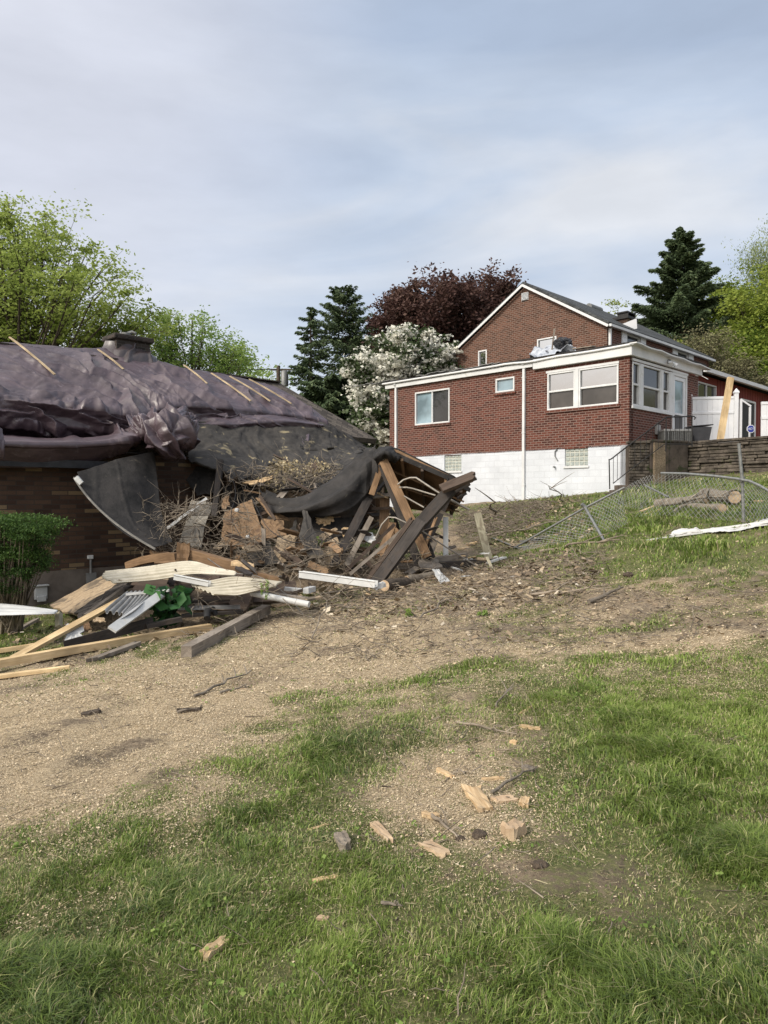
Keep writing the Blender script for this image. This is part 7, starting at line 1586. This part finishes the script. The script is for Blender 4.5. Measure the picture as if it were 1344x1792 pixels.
sb = G(20, 1108); bush('shrub', 'dark green rounded shrub on bare stems at the left edge before the brick wall', sb,
     [(P(42, 918, 9.6), (.50, .42, .15), .26), (P(-35, 925, 9.7), (.45, .4, .22), .18), (P(62, 935, 9.5), (.32, .36, .13), .16), (P(20, 950, 9.7), (.52, .42, .22), .24), (P(55, 985, 9.8), (.22, .26, .2), .09), (P(0, 1010, 9.8), (.42, .3, .22), .10), (P(30, 978, 9.7), (.46, .38, .20), .22)], 30000, .032, M_shrub, 71)
hbp = P(285, 1075, 9.9); g = np.random.default_rng(5); V = []; k = 0
t = thing('leafy_plant', G(290, 1100), 'dark green broad-leaved plant squeezed under the metal sheets', 'plant')
C = np.array([tuple(P(g.uniform(262, 330), g.uniform(1030, 1092), g.uniform(9.5, 10.2))) for _ in range(110)])
C = C[[not (p[0] > P(315, 1050, 9.9).x and p[2] < P(315, 1062, 9.9).z) for p in C]]
V, n_ = leaves(C, .17, .8, .3, .5, 6); fast_mesh('foliage', V, [np.arange(n_ * 4).reshape(-1, 4)], M_hosta, g.uniform(0, 1, n_), parent=t)
mb = MB(); [mb.tube(bez(Vector(t.location), (Vector(t.location) + Vector(c_)) / 2 + Vector((0, 0, .05)), Vector(c_), 3), .006, 4, caps=False) for c_ in C[:60]]; mb.build('stems', M_shrub, t)
for k, (x, y, dz, r_, lb) in enumerate(((715, 1082, .06, .05, 'small bright green sprout on the bare soil, centre'), (845, 1080, .04, .06, 'low green weed on the bare soil right of the centre sprout'))):
    p = G(x, y); bush('weed', lb, p, [(p + Vector((0, 0, dz)), (r_, r_, .05), 1)], 260, .035, M_dec2, 80 + k, 'weed', stems=3)
p = P(562, 946, 12.9); bush('weed', 'tiny green leaves showing in the rubble beside the felt strip', p - Vector((0, 0, .1)), [(p, (.08, .06, .12), 1)], 200, .04, M_dec2, 85, 'weed', stems=3)
p = P(475, 1018, 10.6); bush('weed', 'sprig of young leaves hanging by the lower cream sheet', p, [(P(463, 1030, 9.6), (.05, .05, .16), 1)], 120, .035, M_dec2, 86, 'weed', stems=3)
p = G(1075, 885); 

# ------------------------------------------------------------------ chain link fence
cf = thing('chain_link_fence', G(1303, 920), 'bent galvanised chain link fence, half collapsed on the slope at the right', 'fence')
def fpart(nm, pts, r): mb = MB(); mb.tube(pts, r, 8); return mb.build(nm, M_galv, cf)
FT = [P(1157, 828, 12.6), P(1200, 829, 12.1), P(1250, 833, 11.6), P(1290, 838, 11.25), P(1312, 842, 11.0), P(1330, 850, 10.8), P(1380, 880, 10.3)]
fpart('top_rail', FT, .021)
pf = G(1303, 917); o = fpart('post', [pf - Vector((0, 0, .3)), P(1299, 840, pf.y), P(1293, 776, pf.y)], .026)
mb = MB(); mb.tube([P(1299.5, 834, pf.y - .02), P(1299, 843, pf.y - .02)], .04, 8); mb.build('clamp', M_galv, o)
a0 = G(900, 962, .04); fpart('fallen_rail', [a0, P(1023, 889, 13.6), P(1093, 853, 13.2)], .021)
pf2 = G(1064, 948); o = fpart('post', [pf2 - Vector((0, 0, .1)), P(1022, 885, 13.55)], .026); mb = MB(); mb.tube([P(1018, 882, 13.5), P(1026, 889, 13.5)], [.035, .035], 8); mb.build('clamp', M_galv, o)
fpart('broken_rail', [P(1128, 849, 13.6), P(1170, 870, 13.0)], .02)
def mesh_net(ctrl, nu, nv, cell=.062, r=.0034, name='mesh'):
    """diamond wire over a surface; wires are zigzag lines"""
    rows = [[P(*q) for q in rr] for rr in ctrl]; Pn = net(rows, nu, nv); u = np.linalg.norm(np.diff(Pn[nv // 2], axis=0), axis=1).sum(); v = np.linalg.norm(np.diff(Pn[:, nu // 2], axis=0), axis=1).sum()
    Pn = Pn + np.stack([np.zeros((nv, nu)), (fbm(*np.meshgrid(np.linspace(0, u * 1.5, nu), np.linspace(0, v * 2, nv)), 601, 3) - .5) * .16, np.zeros((nv, nu))], -1)
    def S_(a, b):
        x = np.clip(a / u, 0, 1) * (nu - 1.001); y = np.clip(b / v, 0, 1) * (nv - 1.001); i, j = int(x), int(y); fx, fy = x - i, y - j
        return (Pn[j, i] * (1 - fx) + Pn[j, i + 1] * fx) * (1 - fy) + (Pn[j + 1, i] * (1 - fx) + Pn[j + 1, i + 1] * fx) * fy
    V = []; F = []
    for s in (1, -1):
        k = -v if s > 0 else 0
        k0 = int(-v / cell) - 1; k1 = int((u + v) / cell) + 1
        for kk in range(k0, k1):
            pts = []; steps = int(v / .12) + 2
            for q in range(steps):
                b = v * q / (steps - 1); a = kk * cell + (b if s > 0 else -b) * .85
                if -.001 <= a <= u + .001: pts.append(S_(a, b))
            for A_, B_ in zip(pts, pts[1:]):
                d = B_ - A_; l = np.linalg.norm(d)
                if l < 1e-4: continue
                d /= l; s1 = np.cross(d, [0, 1, .1]); s1 /= np.linalg.norm(s1) + 1e-9; s2 = np.cross(d, s1); o = len(V)
                for e in (A_, B_):
                    for w_ in range(3): an = w_ * 2.094; V.append(e + (s1 * math.cos(an) + s2 * math.sin(an)) * r)
                F += [(o + w_, o + (w_ + 1) % 3, o + 3 + (w_ + 1) % 3, o + 3 + w_) for w_ in range(3)]
    return fast_mesh(name, np.array(V), [np.array(F)], M_wire, parent=cf)
M_wire = plain('zinc_wire', (.26, .265, .26), (.38, .385, .38), 30, .55, .1, metal=.3, ob=False)
mesh_net([[(1150, 829, 12.6), (1200, 831, 12.1), (1250, 834, 11.6), (1299, 840, 11.2), (1345, 858, 10.7), (1385, 885, 10.3)],
          [(1125, 868, 12.8), (1180, 866, 12.3), (1240, 870, 11.7), (1299, 872, 11.2), (1345, 880, 10.8), (1385, 900, 10.4)],
          [(1110, 905, 12.9), (1170, 902, 12.4), (1240, 908, 11.8), (1303, 913, 11.2), (1345, 915, 10.9), (1385, 925, 10.5)]], 40, 24, cell=.075)
mesh_net([[(1092, 853, 13.2), (1110, 843, 13.1), (1130, 834, 12.9), (1152, 829, 12.6)], [(1085, 862, 13.4), (1105, 866, 13.1), (1125, 862, 12.9), (1145, 862, 12.7)], [(1060, 872, 13.6), (1090, 885, 13.2), (1110, 890, 13), (1125, 890, 12.9)]], 24, 20, cell=.07)
mesh_net([[(905, 960, 14.3), (950, 934, 14.0), (1000, 905, 13.7), (1050, 877, 13.4), (1090, 856, 13.2)], [(915, 965, 14.1), (965, 952, 13.8), (1015, 930, 13.4), (1060, 905, 13.1), (1095, 885, 13.0)], [(930, 968, 13.9), (985, 962, 13.5), (1030, 950, 13.2), (1065, 935, 13.0), (1100, 915, 12.9)]], 30, 18, cell=.08)
# hose-like rail on ground
rod('thin metal rail lying in the mud left of the fence', [G(862, 945, .05), G(905, 962, .04), G(925, 960, .04)], .018, M_galv, 'fence_rail', 'rail')
plank('grey_panel', 'crumpled blue-grey netting heap below the collapsed rail', G(915, 950, .03), G(960, 944, .05), .5, .03, M_galv, 'netting', ragged=2)
# logs by the fence
gl = 'cut logs behind the chain link fence'
log('long speckled log at the left of the log pile, cut end facing left', G(1150, 893, .13), G(1238, 888, .16), .105, 11, group=gl)
log('rightmost log of the pile, reddish cut end facing right', G(1232, 884, .22), G(1286, 891, .22), .125, 12, group=gl)
log('lower right log with small round cut end below the rightmost log', G(1200, 897, .1), G(1264, 899, .1), .085, 13, group=gl)
branch('pale forked limb lying on the log pile', G(1165, 900, .2), G(1270, 896, .28), .045, 14, group='limbs on the log pile'); branch('light twisted limb at the front of the log pile', G(1180, 905, .08), G(1225, 885, .22), .04, 15, group='limbs on the log pile')
for k, (x0, y0, x1, y1, lb) in enumerate(((1120, 900, 1150, 890, 'pale split wood left of the log pile'), (1128, 904, 1155, 898, 'second small split piece left of the log pile'), (1286, 878, 1302, 882, 'whitish wood chunk right of the log pile'), (1322, 882, 1338, 884, 'pale wood chunk right of the fence post'))):
    plank('split_wood', lb, G(x0, y0, .04), G(x1, y1, .06), .09, .06, M_split, 'wood piece', ragged=2)
# white vinyl strips and sheet on the ground
rows = [[G(x, y, dz) for x, y, dz in r] for r in ([(1170, 937, .05), (1200, 932, .07), (1250, 930, .04), (1300, 924, .04), (1344, 911, .05), (1390, 898, .06)], [(1164, 939, .03), (1200, 935, .03), (1250, 932, .06), (1300, 928, .03), (1344, 916, .05), (1390, 905, .05)], [(1158, 941, .02), (1205, 939, .03), (1255, 936, .03), (1300, 932, .03), (1344, 922, .03), (1390, 915, .03)])]
cloth('white_sheet', rows, 120, 24, M_white, wr(.04, .02, 3, 611), label='crumpled white plastic sheeting lying on the lawn at the right', cat='plastic sheet', ragged=.1)
plank('white_strip', 'long thin white strip in front of the crumpled white sheet', G(1132, 948, .03), G(1344, 924, .05), .05, .02, M_white, 'strip')
plank('white_strip', 'shorter white strip running out from the crumpled white sheet', G(1180, 940, .05), G(1380, 918, .08), .07, .03, M_white, 'strip')

# ------------------------------------------------------------------ wood chunks lying in the foreground
def chunk(label, x0, y0, x1, y1, wd, th, mat=M_split, taper=.8, rag=2, roll=0, name='wood_chunk'):
    plank(name, label, G(x0, y0, th * .32), G(x1, y1, th * .32), wd * .95, th * .8, mat, 'wood piece', ragged=rag, taper=taper, roll=roll, seg=5)
ck = [('biggest pale split slab in the middle of the chip patch', 822, 1378, 850, 1420, .115, .035, M_split), ('orange-tan slab right of the biggest pale slab', 862, 1404, 906, 1400, .075, .03, M_cut), ('small pale wedge right of the orange-tan slab', 915, 1415, 920, 1398, .06, .03, M_split),
      ('squarish orange block at the lower right of the chip patch', 885, 1468, 914, 1455, .10, .08, M_cut), ('split piece at the lower left of the chip patch on the grass edge', 655, 1445, 684, 1476, .05, .03, M_cut), ('flat weathered slab at the bottom of the chip patch', 742, 1478, 782, 1500, .08, .03, M_cut),
      ('pale piece left of the dark straight stick', 738, 1428, 768, 1432, .05, .03, M_split), ('pale sliver at the upper left of the chip patch', 764, 1348, 792, 1362, .04, .025, M_split), ('pair-like pale splinters in the centre of the patch', 842, 1366, 882, 1364, .03, .02, M_split),
      ('brown bark piece at the top right of the patch', 915, 1345, 935, 1350, .06, .03, M_barkl), ('pale slat at the top of the chip patch', 908, 1272, 946, 1278, .045, .025, M_split), ('narrow pale splinter above the pale slat', 909, 1252, 934, 1236, .03, .02, M_split),
      ('small whitish cube above the patch centre', 894, 1300, 905, 1303, .035, .03, M_split), ('rounded grey bark-covered piece in the lawn', 594, 1466, 605, 1494, .075, .06, M_barkl), ('thin pale splinter in the lawn above the grey bark piece', 538, 1454, 577, 1443, .02, .012, M_split),
      ('pale splinter in the long grass below the grey bark piece', 545, 1544, 594, 1537, .03, .02, M_split), ('pointed split piece standing out in the lawn, lower left', 352, 1682, 398, 1648, .055, .035, M_split), ('small tan chip half hidden in the tall grass', 556, 1608, 576, 1612, .03, .02, M_cut),
      ('small grey stick piece at the edge of the lawn', 300, 1524, 316, 1518, .02, .015, M_grey), ('tan chip in the bottom left corner', 2, 1788, 18, 1782, .04, .02, M_cut), ('brown bark lump on the straw at the left', 310, 1248, 352, 1244, .06, .04, M_bark), ('dark bark piece in the chips far left', 142, 1254, 176, 1248, .10, .05, M_bark),
      ('tan bark strip at the straw edge', 395, 1211, 430, 1207, .04, .03, M_cut), ('grey wood edge in the hole at the bottom right', 1142, 1726, 1184, 1752, .05, .03, M_grey), ('second grey wood edge at the hole in the bottom right', 1190, 1752, 1226, 1738, .05, .03, M_grey),
      ('small tan board on the soil below the white gutter', 640, 1040, 668, 1046, .05, .03, M_split), ('pale scrap of board in front of the lean-to', 805, 1010, 826, 1008, .10, .02, M_white), ('white flake on the soil right of the lean-to', 895, 1010, 915, 1008, .08, .02, M_white),
      ('broken tan chunk heap by the leaning post', 815, 955, 838, 950, .14, .08, M_split), ('split wood by the hillside brush', 925, 925, 942, 918, .22, .08, M_split), ('pale chunk beside the leaning post foot', 800, 962, 822, 960, .10, .06, M_osb2)]
for lb, x0, y0, x1, y1, w_, t_, mt in ck: chunk(lb, x0, y0, x1, y1, w_, t_, mt)
# clods of soil dug up beside the patch
def clod(label, x, y, r, seed):
    r *= .72
    p = G(x, y); bm = bmesh.new(); bmesh.ops.create_icosphere(bm, subdivisions=3, radius=r); g = random.Random(seed)
    for v in bm.verts:
        k = float(fbm(np.array(v.co.x / r * 2 + seed), np.array(v.co.y / r * 2 + v.co.z / r * 1.7), seed, 3, .7)); v.co *= .6 + .8 * k; v.co.z *= .6
    me = bpy.data.meshes.new('soil_clod'); bm.to_mesh(me); bm.free(); me.materials.append(M_clod); o = bpy.data.objects.new('soil_clod', me); COL.objects.link(o); o.location = p + Vector((0, 0, r * .15)); tag(o, label, 'soil clod')
M_clod = plain('dark_soil', (.05, .038, .028), (.13, .10, .075), 30, .98, 1.0, dist=.01)
for k, (x, y, r, lb) in enumerate(((805, 1470, .035, 'small dark clod at the foot of the chip patch'), (840, 1463, .05, 'larger dark clod at the foot of the chip patch'), (945, 1516, .05, 'dark clod in the hole below the orange block'), (1100, 1008, .10, 'dark lump of earth below the green patch at the right'), (158, 1250, .05, 'dark clod beside the bark piece far left'), (870, 1105, .07, 'dark clod on the bare soil right of centre'))): clod(lb, x, y, r, k + 3)
